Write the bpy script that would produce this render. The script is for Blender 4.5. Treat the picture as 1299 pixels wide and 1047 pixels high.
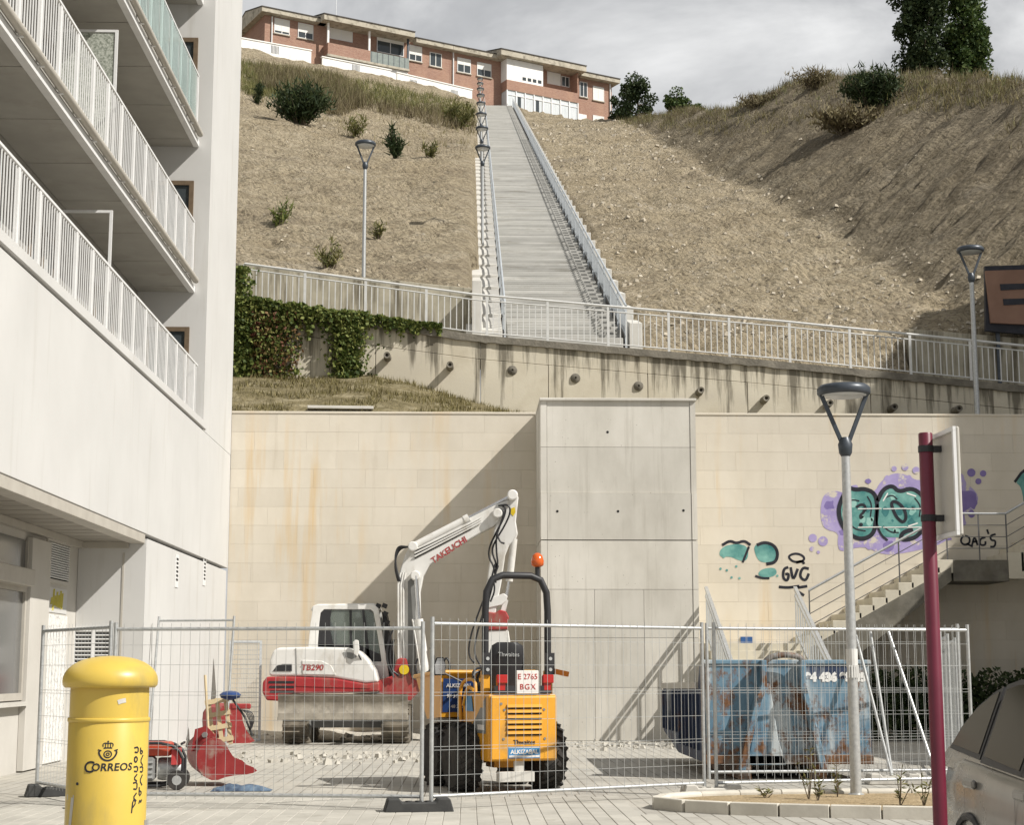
import bpy, bmesh, math, random
import numpy as np
from mathutils import Vector, Matrix, noise as mnoise
R = math.radians
random.seed(7)
for o in list(bpy.data.objects): bpy.data.objects.remove(o)
scene = bpy.context.scene
COL = scene.collection

# ---------------------------------------------------------------- camera
F_PX, W_PX, H_PX, CAM_H = 2100.0, 1299.0, 1047.0, 1.45
PITCH = math.atan((850 - 523.5) / F_PX)
YAW = math.atan((649.5 - 593) / math.hypot(F_PX, 326.5))
cam = bpy.data.objects.new('camera', bpy.data.cameras.new('camera'))
COL.objects.link(cam)
cam.location = (0, 0, CAM_H)
cam.rotation_euler = (R(90) + PITCH, 0, -YAW)
cam.data.sensor_width = 36.0
cam.data.lens = 36.0 * F_PX / W_PX
cam.data.clip_start, cam.data.clip_end = 0.1, 3000
scene.camera = cam

# ---------------------------------------------------------------- sky and sun
SUN = Vector((1.85, -1.0, 1.93)).normalized()
world = bpy.data.worlds.new('World'); scene.world = world; world.use_nodes = True
wn, wl = world.node_tree.nodes, world.node_tree.links
wn.clear()
w_out = wn.new('ShaderNodeOutputWorld'); w_bg = wn.new('ShaderNodeBackground')
w_sky = wn.new('ShaderNodeTexSky'); w_sky.sky_type = 'NISHITA'; w_sky.sun_disc = False
w_sky.sun_elevation = math.asin(SUN.z); w_sky.sun_rotation = math.atan2(SUN.x, SUN.y)
w_tc = wn.new('ShaderNodeTexCoord'); w_map = wn.new('ShaderNodeMapping'); w_map.inputs['Scale'].default_value = (1.0, 1.0, 2.2)
w_no = wn.new('ShaderNodeTexNoise'); w_no.inputs['Scale'].default_value = 3.4; w_no.inputs['Detail'].default_value = 7; w_no.inputs['Roughness'].default_value = .58; w_no.inputs['Distortion'].default_value = .35
w_map.inputs['Location'].default_value = (.265, .2, -.45)
w_rp = wn.new('ShaderNodeValToRGB')
w_rp.color_ramp.elements[0].position = .38; w_rp.color_ramp.elements[0].color = (.33, .338, .352, 1)
w_rp.color_ramp.elements[1].position = .67; w_rp.color_ramp.elements[1].color = (.78, .78, .775, 1)
w_e = w_rp.color_ramp.elements.new(.52); w_e.color = (.47, .475, .482, 1)
w_mul = wn.new('ShaderNodeVectorMath'); w_mul.operation = 'SCALE'; w_mul.inputs['Scale'].default_value = 10.0
w_mix = wn.new('ShaderNodeMixRGB'); w_mix.inputs['Fac'].default_value = .95
wl.new(w_tc.outputs['Generated'], w_map.inputs['Vector']); wl.new(w_map.outputs['Vector'], w_no.inputs['Vector'])
wl.new(w_no.outputs['Fac'], w_rp.inputs['Fac']); wl.new(w_rp.outputs['Color'], w_mul.inputs[0])
wl.new(w_sky.outputs['Color'], w_mix.inputs['Color1']); wl.new(w_mul.outputs['Vector'], w_mix.inputs['Color2'])
wl.new(w_mix.outputs['Color'], w_bg.inputs['Color']); w_bg.inputs['Strength'].default_value = .1
wl.new(w_bg.outputs['Background'], w_out.inputs['Surface'])
sun = bpy.data.objects.new('sun', bpy.data.lights.new('sun', 'SUN')); COL.objects.link(sun)
sun.data.energy = 5.0; sun.data.angle = R(.5); sun.data.color = (1.0, .958, .895)
sun.rotation_euler = SUN.to_track_quat('Z', 'Y').to_euler(); sun.location = (40, -20, 60)
vs = scene.view_settings
vs.view_transform = 'Standard'; vs.look = 'None'; vs.gamma = 1.0; vs.exposure = 0.22

# ---------------------------------------------------------------- layout helpers
_fw = Vector((math.sin(YAW) * math.cos(PITCH), math.cos(YAW) * math.cos(PITCH), math.sin(PITCH)))
_rt = Vector((math.cos(YAW), -math.sin(YAW), 0)); _up = _rt.cross(_fw)
CP = Vector((0, 0, CAM_H))
def ray(px, py): return _fw * F_PX + _rt * (px - W_PX / 2) + _up * (H_PX / 2 - py)
def PY(px, py, Y): d = ray(px, py); return CP + d * (Y / d.y)
def PX(px, py, X): d = ray(px, py); return CP + d * (X / d.x)
def PZ(px, py, z=0.0): d = ray(px, py); return CP + d * ((z - CAM_H) / d.z)
def interp(x, pts): return float(np.interp(x, [p[0] for p in pts], [p[1] for p in pts]))

# ---------------------------------------------------------------- mesh helpers
class MB:
    def __init__(s): s.v = []; s.f = []; s.m = []
    def add(s, vs_, fs_, mi=0):
        n = len(s.v); s.v.extend([tuple(p) for p in vs_]); s.f.extend([tuple(i + n for i in f) for f in fs_]); s.m.extend([mi] * len(fs_)); return s
    def box(s, x0, x1, y0, y1, z0, z1, mi=0):
        return s.add([(x0,y0,z0),(x1,y0,z0),(x1,y1,z0),(x0,y1,z0),(x0,y0,z1),(x1,y0,z1),(x1,y1,z1),(x0,y1,z1)],
            [(0,3,2,1),(4,5,6,7),(0,1,5,4),(1,2,6,5),(2,3,7,6),(3,0,4,7)], mi)
    def obox(s, c, size, M=None, mi=0):
        hx, hy, hz = [q / 2 for q in size]; M = M or Matrix.Identity(3); c = Vector(c)
        ps = [c + M @ Vector(p) for p in ((-hx,-hy,-hz),(hx,-hy,-hz),(hx,hy,-hz),(-hx,hy,-hz),(-hx,-hy,hz),(hx,-hy,hz),(hx,hy,hz),(-hx,hy,hz))]
        return s.add(ps, [(0,3,2,1),(4,5,6,7),(0,1,5,4),(1,2,6,5),(2,3,7,6),(3,0,4,7)], mi)
    def beam(s, p0, p1, w, h, mi=0, upv=(0,0,1)):
        p0, p1 = Vector(p0), Vector(p1); d = (p1 - p0); L = d.length; d.normalize(); u = Vector(upv)
        if abs(d.dot(u)) > .98: u = Vector((0,1,0))
        a = d.cross(u).normalized(); b = a.cross(d).normalized()
        return s.obox((p0 + p1) / 2, (L, w, h), Matrix((d, a, b)).transposed(), mi)
    def tube(s, pts, r, n=8, mi=0, cap=True):
        pts = [Vector(p) for p in pts]; rs = r if isinstance(r, (list, tuple)) else [r] * len(pts)
        base = len(s.v); prev = None; N = len(pts)
        for i, p in enumerate(pts):
            t = (pts[min(i+1, N-1)] - pts[max(i-1, 0)]).normalized()
            if prev is None:
                a = t.cross(Vector((0,0,1)));
                if a.length < .05: a = t.cross(Vector((0,1,0)))
            else: a = prev - t * prev.dot(t)
            a.normalize(); prev = a; b = t.cross(a)
            for k in range(n):
                th = 2 * math.pi * k / n; s.v.append(tuple(p + (a * math.cos(th) + b * math.sin(th)) * rs[i]))
        for i in range(N - 1):
            for k in range(n):
                k2 = (k + 1) % n
                s.f.append((base+i*n+k, base+i*n+k2, base+(i+1)*n+k2, base+(i+1)*n+k)); s.m.append(mi)
        if cap:
            s.f.append(tuple(base + k for k in range(n))[::-1]); s.f.append(tuple(base+(N-1)*n+k for k in range(n))); s.m += [mi, mi]
        return s
    def prism(s, poly, ax, a0, a1, mi=0):
        n = len(poly)
        mk = {'y': lambda p, a: (p[0], a, p[1]), 'x': lambda p, a: (a, p[0], p[1]), 'z': lambda p, a: (p[0], p[1], a)}[ax]
        vs_ = [mk(p, a0) for p in poly] + [mk(p, a1) for p in poly]
        fs_ = [tuple(range(n)), tuple(range(2*n-1, n-1, -1))] + [(i, i+n, (i+1) % n + n, (i+1) % n) for i in range(n)]
        return s.add(vs_, fs_, mi)
    def lathe(s, prof, n=24, c=(0,0,0), mi=0, axis='z'):
        base = len(s.v); c = Vector(c); N = len(prof)
        for r, h in prof:
            for k in range(n):
                th = 2 * math.pi * k / n; p = (r*math.cos(th), r*math.sin(th), h)
                if axis == 'y': p = (p[0], p[2], p[1])
                if axis == 'x': p = (p[2], p[0], p[1])
                s.v.append(tuple(c + Vector(p)))
        for i in range(N - 1):
            for k in range(n):
                k2 = (k + 1) % n; s.f.append((base+i*n+k, base+i*n+k2, base+(i+1)*n+k2, base+(i+1)*n+k)); s.m.append(mi)
        s.f.append(tuple(base+k for k in range(n))[::-1]); s.f.append(tuple(base+(N-1)*n+k for k in range(n))); s.m += [mi, mi]
        return s
    def loft(s, rings, closed=True, caps=True, mi=0):
        base = len(s.v); n = len(rings[0])
        for rg in rings: s.v.extend([tuple(p) for p in rg])
        for i in range(len(rings) - 1):
            for k in range(n if closed else n - 1):
                k2 = (k + 1) % n; s.f.append((base+i*n+k, base+i*n+k2, base+(i+1)*n+k2, base+(i+1)*n+k)); s.m.append(mi)
        if caps:
            s.f.append(tuple(base+k for k in range(n))[::-1]); s.f.append(tuple(base+(len(rings)-1)*n+k for k in range(n))); s.m += [mi, mi]
        return s
    def mesh(s, name, mats, bevel=0, seg=1, smooth=0, recalc=True, off=None):
        me = bpy.data.meshes.new(name)
        vv = s.v if off is None else [(p[0]-off[0], p[1]-off[1], p[2]-off[2]) for p in s.v]
        me.from_pydata(vv, [], s.f)
        for m in (mats if isinstance(mats, (list, tuple)) else [mats]): me.materials.append(m)
        if any(s.m): me.polygons.foreach_set('material_index', s.m)
        if recalc or bevel:
            bm = bmesh.new(); bm.from_mesh(me); bmesh.ops.recalc_face_normals(bm, faces=bm.faces)
            if bevel:
                es = [e for e in bm.edges if len(e.link_faces) == 2 and e.calc_face_angle(0) > R(28)]
                bmesh.ops.bevel(bm, geom=es, offset=bevel, segments=seg, profile=.5, affect='EDGES', clamp_overlap=True)
            bm.to_mesh(me); bm.free()
        if smooth:
            me.polygons.foreach_set('use_smooth', [True] * len(me.polygons)); me.set_sharp_from_angle(angle=R(smooth))
        me.update(); return me

def link(name, me, parent=None, loc=None):
    o = bpy.data.objects.new(name, me); COL.objects.link(o)
    if parent is not None: o.parent = parent
    if loc is not None: o.location = loc
    return o
def build(name, mb, mats, parent=None, loc=None, **k):
    return link(name, mb.mesh(name, mats, **k), parent, loc)
def tag(o, label=None, cat=None, group=None, kind=None):
    if label: o['label'] = label
    if cat: o['category'] = cat
    if group: o['group'] = group
    if kind: o['kind'] = kind
    return o
def thing(name, label, cat, loc=(0,0,0), rotz=0, group=None):
    o = bpy.data.objects.new(name, None); COL.objects.link(o); o.empty_display_size = .2
    o.location = loc; o.rotation_euler = (0, 0, rotz); return tag(o, label, cat, group)
def copy_tree(o, parent=None):
    c = o.copy(); COL.objects.link(c); c.parent = parent
    for ch in list(o.children): copy_tree(ch, c)
    return c
def text_mesh(name, body, size, mat, extrude=.002, align='CENTER', shear=0, bold=0, spacing=1.0):
    cu = bpy.data.curves.new(name, 'FONT'); cu.body = body; cu.size = size; cu.extrude = extrude; cu.align_x = align; cu.align_y = 'CENTER'
    cu.shear = shear; cu.offset = bold; cu.resolution_u = 3; cu.space_character = spacing
    t = bpy.data.objects.new(name, cu); COL.objects.link(t)
    dg = bpy.context.evaluated_depsgraph_get()
    me = bpy.data.meshes.new_from_object(t.evaluated_get(dg)); bpy.data.objects.remove(t); bpy.data.curves.remove(cu)
    me.materials.clear(); me.materials.append(mat); me.name = name; return me
def put_text(name, body, size, mat, parent, origin, right, up, **k):
    """flat lettering: origin = centre, right/up = directions of the writing"""
    me = text_mesh(name, body, size, mat, **k); r = Vector(right).normalized(); u = Vector(up).normalized(); n = r.cross(u)
    M = Matrix((r, u, n)).transposed().to_4x4(); M.translation = Vector(origin); me.transform(M); return link(name, me, parent)
def chaikin(pts, it=2, closed=True):
    pts = [Vector(p) for p in pts]
    for _ in range(it):
        q = []; N = len(pts); rng = range(N if closed else N - 1)
        if not closed: q.append(pts[0])
        for i in rng:
            a, b = pts[i], pts[(i + 1) % N]; q += [a * .75 + b * .25, a * .25 + b * .75]
        if not closed: q.append(pts[-1])
        pts = q
    return pts

# ---------------------------------------------------------------- material helpers
class NT:
    def __init__(s, name):
        s.mat = bpy.data.materials.new(name); s.mat.use_nodes = True; s.t = s.mat.node_tree; s.n = s.t.nodes; s.l = s.t.links
        s.b = s.n['Principled BSDF']
    def new(s, t, **k):
        n = s.n.new(t)
        for a, b in k.items(): setattr(n, a, b)
        return n
    def pos(s, scale=(1,1,1), coord='pos', rot=(0,0,0), loc=(0,0,0)):
        if coord == 'pos': o = s.new('ShaderNodeNewGeometry').outputs['Position']
        else: o = s.new('ShaderNodeTexCoord').outputs['Object']
        m = s.new('ShaderNodeMapping'); m.inputs['Scale'].default_value = scale; m.inputs['Rotation'].default_value = rot; m.inputs['Location'].default_value = loc
        s.l.new(o, m.inputs['Vector']); return m.outputs['Vector']
    def noise(s, vec, scale=5, detail=5, rough=.6, dist=0):
        n = s.new('ShaderNodeTexNoise'); n.inputs['Scale'].default_value = scale; n.inputs['Detail'].default_value = detail; n.inputs['Roughness'].default_value = rough; n.inputs['Distortion'].default_value = dist
        s.l.new(vec, n.inputs['Vector']); return n.outputs['Fac']
    def ramp(s, fac, stops):
        r = s.new('ShaderNodeValToRGB'); cr = r.color_ramp
        while len(cr.elements) < len(stops): cr.elements.new(.5)
        for e, (p, c) in zip(cr.elements, stops):
            e.position = p; e.color = (c, c, c, 1) if not hasattr(c, '__len__') else (*c, 1)
        s.l.new(fac, r.inputs['Fac']); return r.outputs['Color']
    def mix(s, fac, a, b, mode='MIX'):
        m = s.new('ShaderNodeMixRGB', blend_type=mode)
        for sock, v in ((m.inputs['Fac'], fac), (m.inputs['Color1'], a), (m.inputs['Color2'], b)):
            if hasattr(v, 'is_output'): s.l.new(v, sock)
            elif hasattr(v, '__len__'): sock.default_value = (*v, 1)
            else: sock.default_value = v if sock.name == 'Fac' or sock.identifier.startswith('Fac') else (v, v, v, 1)
        return m.outputs['Color']
    def math(s, op, a, b=0.0, clamp=False):
        m = s.new('ShaderNodeMath', operation=op, use_clamp=clamp)
        for sock, v in zip(m.inputs, (a, b)):
            if hasattr(v, 'is_output'): s.l.new(v, sock)
            else: sock.default_value = v
        return m.outputs[0]
    def bump(s, h, strength=.3, dist=.02):
        b = s.new('ShaderNodeBump'); b.inputs['Strength'].default_value = strength; b.inputs['Distance'].default_value = dist
        s.l.new(h, b.inputs['Height']); s.l.new(b.outputs['Normal'], s.b.inputs['Normal'])
    def rnd(s): return s.new('ShaderNodeObjectInfo').outputs['Random']
    def out(s, col, rough=.8, metal=0, spec=.3):
        if hasattr(col, 'is_output'): s.l.new(col, s.b.inputs['Base Color'])
        else: s.b.inputs['Base Color'].default_value = (*col, 1)
        if hasattr(rough, 'is_output'): s.l.new(rough, s.b.inputs['Roughness'])
        else: s.b.inputs['Roughness'].default_value = rough
        s.b.inputs['Metallic'].default_value = metal; s.b.inputs['Specular IOR Level'].default_value = spec; return s.mat

def surf(name, c1, c2, scale=3, rough=.8, metal=0, spec=.3, bump=0, bscale=60, bdist=.01, coord='pos', stretch=(1,1,1), rnd=0, detail=5, dirt=None):
    t = NT(name); v = t.pos(stretch, coord); f = t.noise(v, scale, detail)
    col = t.ramp(f, [(.3, c1), (.7, c2)])
    if dirt:
        dc, lo, hi, dsc, dst = dirt
        g = t.noise(t.pos(dst, coord, loc=(3.1, 1.7, 5.3)), dsc, 7, .65); col = t.mix(t.ramp(g, [(lo, 0.0), (hi, 1.0)]), col, dc)
    if rnd:
        k = t.math('ADD', t.math('MULTIPLY', t.rnd(), 2 * rnd), 1 - rnd); col = t.mix(1.0, col, k, 'MULTIPLY')
    if bump: t.bump(t.noise(t.pos((1,1,1), coord), bscale, 4), bump, bdist)
    return t.out(col, rough, metal, spec)
def flat(name, c, rough=.6, metal=0, spec=.3): return surf(name, tuple(x * .9 for x in c), tuple(min(1, x * 1.08) for x in c), 9, rough, metal, spec, coord='obj')
M = {}
M['render'] = surf('white_render', (.50, .495, .478), (.55, .545, .528), .6, .85, bump=.06, bscale=90, bdist=.003, dirt=((.42, .405, .37), .56, .85, 1.1, (2.5, 2.5, .25)))
M['render_grey'] = surf('shop_render', (.46, .44, .40), (.52, .50, .46), 1.2, .85, bump=.06, bscale=80, bdist=.003)
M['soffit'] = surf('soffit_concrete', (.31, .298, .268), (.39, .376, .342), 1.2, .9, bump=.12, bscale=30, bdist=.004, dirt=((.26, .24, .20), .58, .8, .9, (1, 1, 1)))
M['tan_metal'] = surf('tan_metal', (.38, .355, .31), (.45, .425, .375), 3, .55, 0, .4)
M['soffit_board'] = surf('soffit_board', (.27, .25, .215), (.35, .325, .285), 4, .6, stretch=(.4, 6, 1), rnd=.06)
M['white_metal'] = surf('white_metal', (.64, .64, .63), (.72, .72, .71), 5, .45, 0, .4)
M['brown_frame'] = surf('brown_frame', (.12, .085, .055), (.17, .125, .08), 9, .5, coord='obj')
M['dark'] = flat('dark_void', (.02, .02, .02), .8)
M['black'] = flat('black_plastic', (.022, .022, .024), .5, 0, .4)
M['concrete'] = surf('grey_concrete', (.42, .40, .36), (.54, .52, .47), 2.2, .9, bump=.2, bscale=50, bdist=.004, dirt=((.25, .22, .17), .62, .85, 2.5, (1,1,.5)))
M['galv'] = surf('galvanised_steel', (.40, .41, .41), (.54, .55, .54), 22, .42, .55, .5, coord='obj')
M['rail_paint'] = surf('grey_rail_paint', (.55, .55, .53), (.66, .66, .64), 6, .5, .1, .4)
M['dark_steel'] = surf('dark_lamp_paint', (.035, .045, .055), (.055, .065, .08), 8, .4, .2, .5, coord='obj')
def glass(name, c=(.05, .06, .065), rough=.06, alpha=1.0):
    t = NT(name); m = t.out(c, rough, 0, .6)
    return m
M['pane'] = glass('window_glass')
def leafmat(name, cols, tr=.25):
    t = NT(name); n = t.noise(t.pos(), 1.3, 3); r = t.new('ShaderNodeNewGeometry').outputs['Random Per Island']
    f = t.math('ADD', t.math('MULTIPLY', n, .45), t.math('MULTIPLY', r, .6)); k = len(cols)
    col = t.ramp(f, [(.2 + .6 * i / max(1, k - 1), c) for i, c in enumerate(cols)])
    d = t.new('ShaderNodeBsdfTranslucent'); t.l.new(col, d.inputs['Color']); mx = t.new('ShaderNodeMixShader'); mx.inputs[0].default_value = tr
    m = t.out(col, .65, 0, .25); t.l.new(t.b.outputs[0], mx.inputs[1]); t.l.new(d.outputs[0], mx.inputs[2]); t.l.new(mx.outputs[0], t.n['Material Output'].inputs['Surface']); return m
M['leaf'] = leafmat('tree_leaf', [(.022, .045, .014), (.05, .085, .022), (.10, .135, .035)])
M['leaf_dark'] = leafmat('dark_leaf', [(.016, .03, .012), (.035, .055, .02), (.06, .08, .03)])
M['ivy'] = leafmat('ivy_leaf', [(.035, .06, .014), (.10, .135, .03), (.26, .28, .085)])
M['ivy_red'] = leafmat('red_creeper_leaf', [(.13, .03, .03), (.20, .12, .055), (.24, .23, .08)])
M['grass'] = leafmat('dry_grass', [(.10, .085, .035), (.16, .14, .055), (.26, .215, .10)], .2)
M['scrub'] = leafmat('brown_scrub', [(.09, .07, .04), (.15, .12, .065), (.22, .19, .10)], .2)
M['green_scrub'] = leafmat('green_scrub', [(.07, .08, .025), (.14, .145, .045), (.24, .215, .09)], .2)
M['bark'] = surf('bark', (.09, .07, .05), (.16, .13, .09), 8, .9, bump=.4, bscale=30, stretch=(1,1,.3))
# ================================================================ SETTING
# ---------------- noise on numpy grids
_rs = np.random.RandomState(3); _perm = _rs.permutation(256); _tab = _rs.rand(256)
def vnoise(x, y):
    xi, yi = np.floor(x).astype(int), np.floor(y).astype(int); xf, yf = x - xi, y - yi
    u, v = xf*xf*(3-2*xf), yf*yf*(3-2*yf)
    h = lambda a, b: _tab[_perm[(_perm[a & 255] + b) & 255]]
    return (h(xi, yi)*(1-u) + h(xi+1, yi)*u)*(1-v) + (h(xi, yi+1)*(1-u) + h(xi+1, yi+1)*u)*v - .5
def fbm(x, y, o=4):
    r = 0; a = 1.0
    for i in range(o): r = r + a * vnoise(x + 17.3*i, y - 9.1*i); x, y, a = x*2.03, y*2.03, a*.5
    return r
OLD_TOP = [(-12, 11.6), (-6, 10.81), (.11, 10.01), (4.8, 9.62), (8.28, 9.33), (14.42, 8.73), (24, 7.9)]
def old_top(x): return interp(x, OLD_TOP)
WALL_Y, TOWER_Y, WALL_TOP, FACADE = 36.8, 34.6, 7.13, -5.3
ST_Y0, ST_Z0, ST_K = 45.0, 10.39, .3973
SX0, SX1 = 1.08, 4.28                      # clear width of the long stair
def stair_z(y): return ST_Z0 + ST_K * (y - ST_Y0)
def stair_dx(y): return .0053 * (y - ST_Y0)

CREST = [(55, 25.2), (74, 25.0), (83, 25.0), (91, 25.0), (98, 24.7), (107, 23.6), (114, 21.7), (120, 19.8), (132, 18.4), (146, 16.4), (200, 15.5)]
def terrain(X, Y):
    X = np.asarray(X, float); Y = np.asarray(Y, float)
    yc = np.interp(X, [4.9, 6, 11, 16], [300, 190, 160, 146])
    pl = ST_Z0 + ST_K * (np.minimum(Y, yc) - ST_Y0) + .22 * np.maximum(Y - yc, 0)
    xs = X - .0053 * (Y - 45)
    L = np.clip((1.0 - xs) / 1.2, 0, 1)
    sl = np.interp(Y, [46, 176], [.12, .245])
    left = L * 1.15 + np.maximum(-.2 - xs, 0) * sl
    xc = np.interp(Y, [p[0] for p in CREST], [p[1] for p in CREST])
    tr = .70
    bank = np.where(X < xc, tr * np.maximum(X - 14.9, 0), tr * np.maximum(xc - 14.9, 0) - .30 * (X - xc))
    bank = np.maximum(bank, -9)
    soft = .35 * np.exp(-((X - 14.9) / 1.6) ** 2)
    z = pl + left + bank + soft
    # bench cut in the left bank
    bl = Y - (118 + 1.3 * (X + 12)); z = z + np.where(X < 0, .75 / (1 + np.exp(-bl / 1.2)) - .35, 0) * np.clip((-X) / 3, 0, 1)
    # rough relief, none on the stair strip
    away = np.clip(np.maximum(-.45 - xs, xs - 5.3) / 1.2, 0, 1)
    rel = .9 * fbm(X / 9, Y / 12, 4) + .28 * fbm(X / 1.3 + 5, Y / 1.6, 3)
    onr = np.clip((X - 14.2) / 2, 0, 1); onl = np.clip((-.2 - xs) / 2, 0, 1)
    rill = onr * (.55 * fbm(X * .585 * 1.7 - Y * .81 * 1.7, (X * .81 + Y * .585) * .13, 4)) + onl * .26 * fbm(X * .89 * 1.3 + Y * .45 * 1.3, (Y * .89 - X * .45) * .12, 3)
    fine = (.40 - .20 * onr - .14 * onl) * fbm(X * 1.5, Y * 1.6, 3)
    z = z + away * (rel * np.clip((Y - 46) / 12, .12, 1) + rill + fine)
    z = np.where(X < 4.9, np.minimum(z, np.where(X < -1, 66.5, 67.7) + .15 * fbm(X, Y, 2)), z)
    return z
tcol = NT('hillside_soil')
def hillside_mat():
    t = tcol; v = t.pos()
    big = t.noise(v, .09, 6, .6); med = t.noise(t.pos((1, .7, 1)), .9, 7, .7); grit = t.noise(v, 6, 5, .75)
    m2 = t.new('ShaderNodeMapping'); m2.inputs['Scale'].default_value = (.30, 2.6, .06); t.l.new(t.pos(rot=(0, 0, R(-35.8))), m2.inputs['Vector']); streak = t.noise(m2.outputs['Vector'], 1.9, 6, .7)
    m3 = t.new('ShaderNodeMapping'); m3.inputs['Scale'].default_value = (.30, 2.6, .06); t.l.new(t.pos(rot=(0, 0, R(63))), m3.inputs['Vector']); streak_l = t.noise(m3.outputs['Vector'], 1.9, 6, .7)
    col = t.ramp(med, [(.28, (.27, .222, .148)), (.5, (.445, .375, .26)), (.74, (.57, .49, .36))])
    col = t.mix(t.ramp(big, [(.48, 0.0), (.66, .5)]), col, (.40, .325, .21))
    col = t.mix(t.ramp(t.noise(t.pos((1, .6, 1), loc=(9, 3, 1)), .22, 6, .65), [(.50, 0.0), (.66, .5)]), col, (.26, .215, .155))
    col = t.mix(t.ramp(t.noise(t.pos((1, 1.4, 1), loc=(2, 7, 1)), .5, 6, .7), [(.56, 0.0), (.70, .5)]), col, (.47, .425, .345))
    col = t.mix(t.ramp(streak_l, [(.53, 0.0), (.64, .55)]), col, (.215, .175, .118))
    # darker, greyer colour on the right-hand cutting
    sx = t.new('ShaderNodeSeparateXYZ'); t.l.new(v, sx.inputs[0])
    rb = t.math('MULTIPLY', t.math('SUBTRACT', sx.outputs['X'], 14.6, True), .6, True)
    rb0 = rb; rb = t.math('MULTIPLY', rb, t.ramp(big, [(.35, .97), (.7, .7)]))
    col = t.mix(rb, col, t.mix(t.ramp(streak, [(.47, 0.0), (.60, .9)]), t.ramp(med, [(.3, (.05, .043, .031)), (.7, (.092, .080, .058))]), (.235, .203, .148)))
    vc = t.new('ShaderNodeTexVoronoi', feature='SMOOTH_F1'); vc.inputs['Scale'].default_value = 1.7; vc.inputs['Randomness'].default_value = 1; t.l.new(t.mix(.22, v, t.new('ShaderNodeTexNoise').outputs['Color']), vc.inputs['Vector']); vc2 = t.new('ShaderNodeTexVoronoi', feature='F1'); vc2.inputs['Scale'].default_value = 4.6; t.l.new(v, vc2.inputs['Vector'])
    vo = t.new('ShaderNodeTexVoronoi', feature='F1'); vo.inputs['Scale'].default_value = 4.2; t.l.new(v, vo.inputs['Vector'])
    chips = t.ramp(vo.outputs['Distance'], [(.06, .8), (.16, 0.0)]); sel = t.ramp(t.noise(v, 1.1, 3), [(.5, 0.0), (.62, 1.0)])
    col = t.mix(t.math('MULTIPLY', chips, sel), col, (.56, .49, .38))
    col = t.mix(t.ramp(grit, [(.36, .75), (.50, 0.0)]), col, (.10, .08, .052))
    clod = t.math('ADD', t.math('MULTIPLY', vc.outputs['Distance'], -.55), t.math('MULTIPLY', vc2.outputs['Distance'], -.3)); h = t.math('ADD', t.math('ADD', t.math('MULTIPLY', grit, .35), clod), t.math('ADD', t.math('MULTIPLY', t.mix(rb0, t.math('MULTIPLY', streak_l, .6), t.math('MULTIPLY', streak, 2.0)), .8), t.math('MULTIPLY', med, .7)))
    t.bump(h, 1.0, .7)
    return t.out(col, .95, 0, .1)
def axis(segs):
    out = []
    for a, b, d in segs: out += list(np.arange(a, b, d))
    return np.array(out)
gx = axis([(-90, -30, 3), (-30, -10, .6), (-10, 34, .27), (34, 60, 1.2), (60, 120, 4)]); gy = axis([(44.35, 46.0, .4), (46.1, 46.22, .1), (46.3, 80, .3), (80, 130, .5), (130, 200, .9), (200, 330, 5)])
GX, GY = np.meshgrid(gx, gy); GZ = terrain(GX, GY)
base = np.interp(GX, [p[0] for p in OLD_TOP], [p[1] for p in OLD_TOP]) - .10
walled = (GX < .35) | (GX > 12.45)
w1 = np.clip((GY - 44.35) / 2.4, 0, 1); w1 = w1*w1*(3-2*w1)
front = base + (GZ - base) * w1
GZ = np.where(walled, np.where(GY < 46.15, base, GZ), np.where(GY < 47, front, GZ))
inst = (GX - .0053*(GY-45) > .2) & (GX - .0053*(GY-45) < 5.0); GZ = np.where(inst, np.minimum(GZ, stair_z(GY) - .55), GZ)   # bed under the stair
nx, ny = len(gx), len(gy)
hv = np.stack([GX.ravel(), GY.ravel(), GZ.ravel()], 1)
ii = (np.arange(ny-1)[:, None]*nx + np.arange(nx-1)[None]).ravel(); hf = np.stack([ii, ii+1, ii+nx+1, ii+nx], 1)
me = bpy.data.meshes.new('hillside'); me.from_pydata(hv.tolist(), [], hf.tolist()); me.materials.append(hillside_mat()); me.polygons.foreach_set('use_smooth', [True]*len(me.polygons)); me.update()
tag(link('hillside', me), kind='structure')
def ter(x, y):
    i = int(np.clip(np.searchsorted(gx, x) - 1, 0, nx-2)); j = int(np.clip(np.searchsorted(gy, y) - 1, 0, ny-2))
    a = (x-gx[i])/(gx[i+1]-gx[i]); b = (y-gy[j])/(gy[j+1]-gy[j])
    return float((GZ[j,i]*(1-a)+GZ[j,i+1]*a)*(1-b) + (GZ[j+1,i]*(1-a)+GZ[j+1,i+1]*a)*b)

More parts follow.
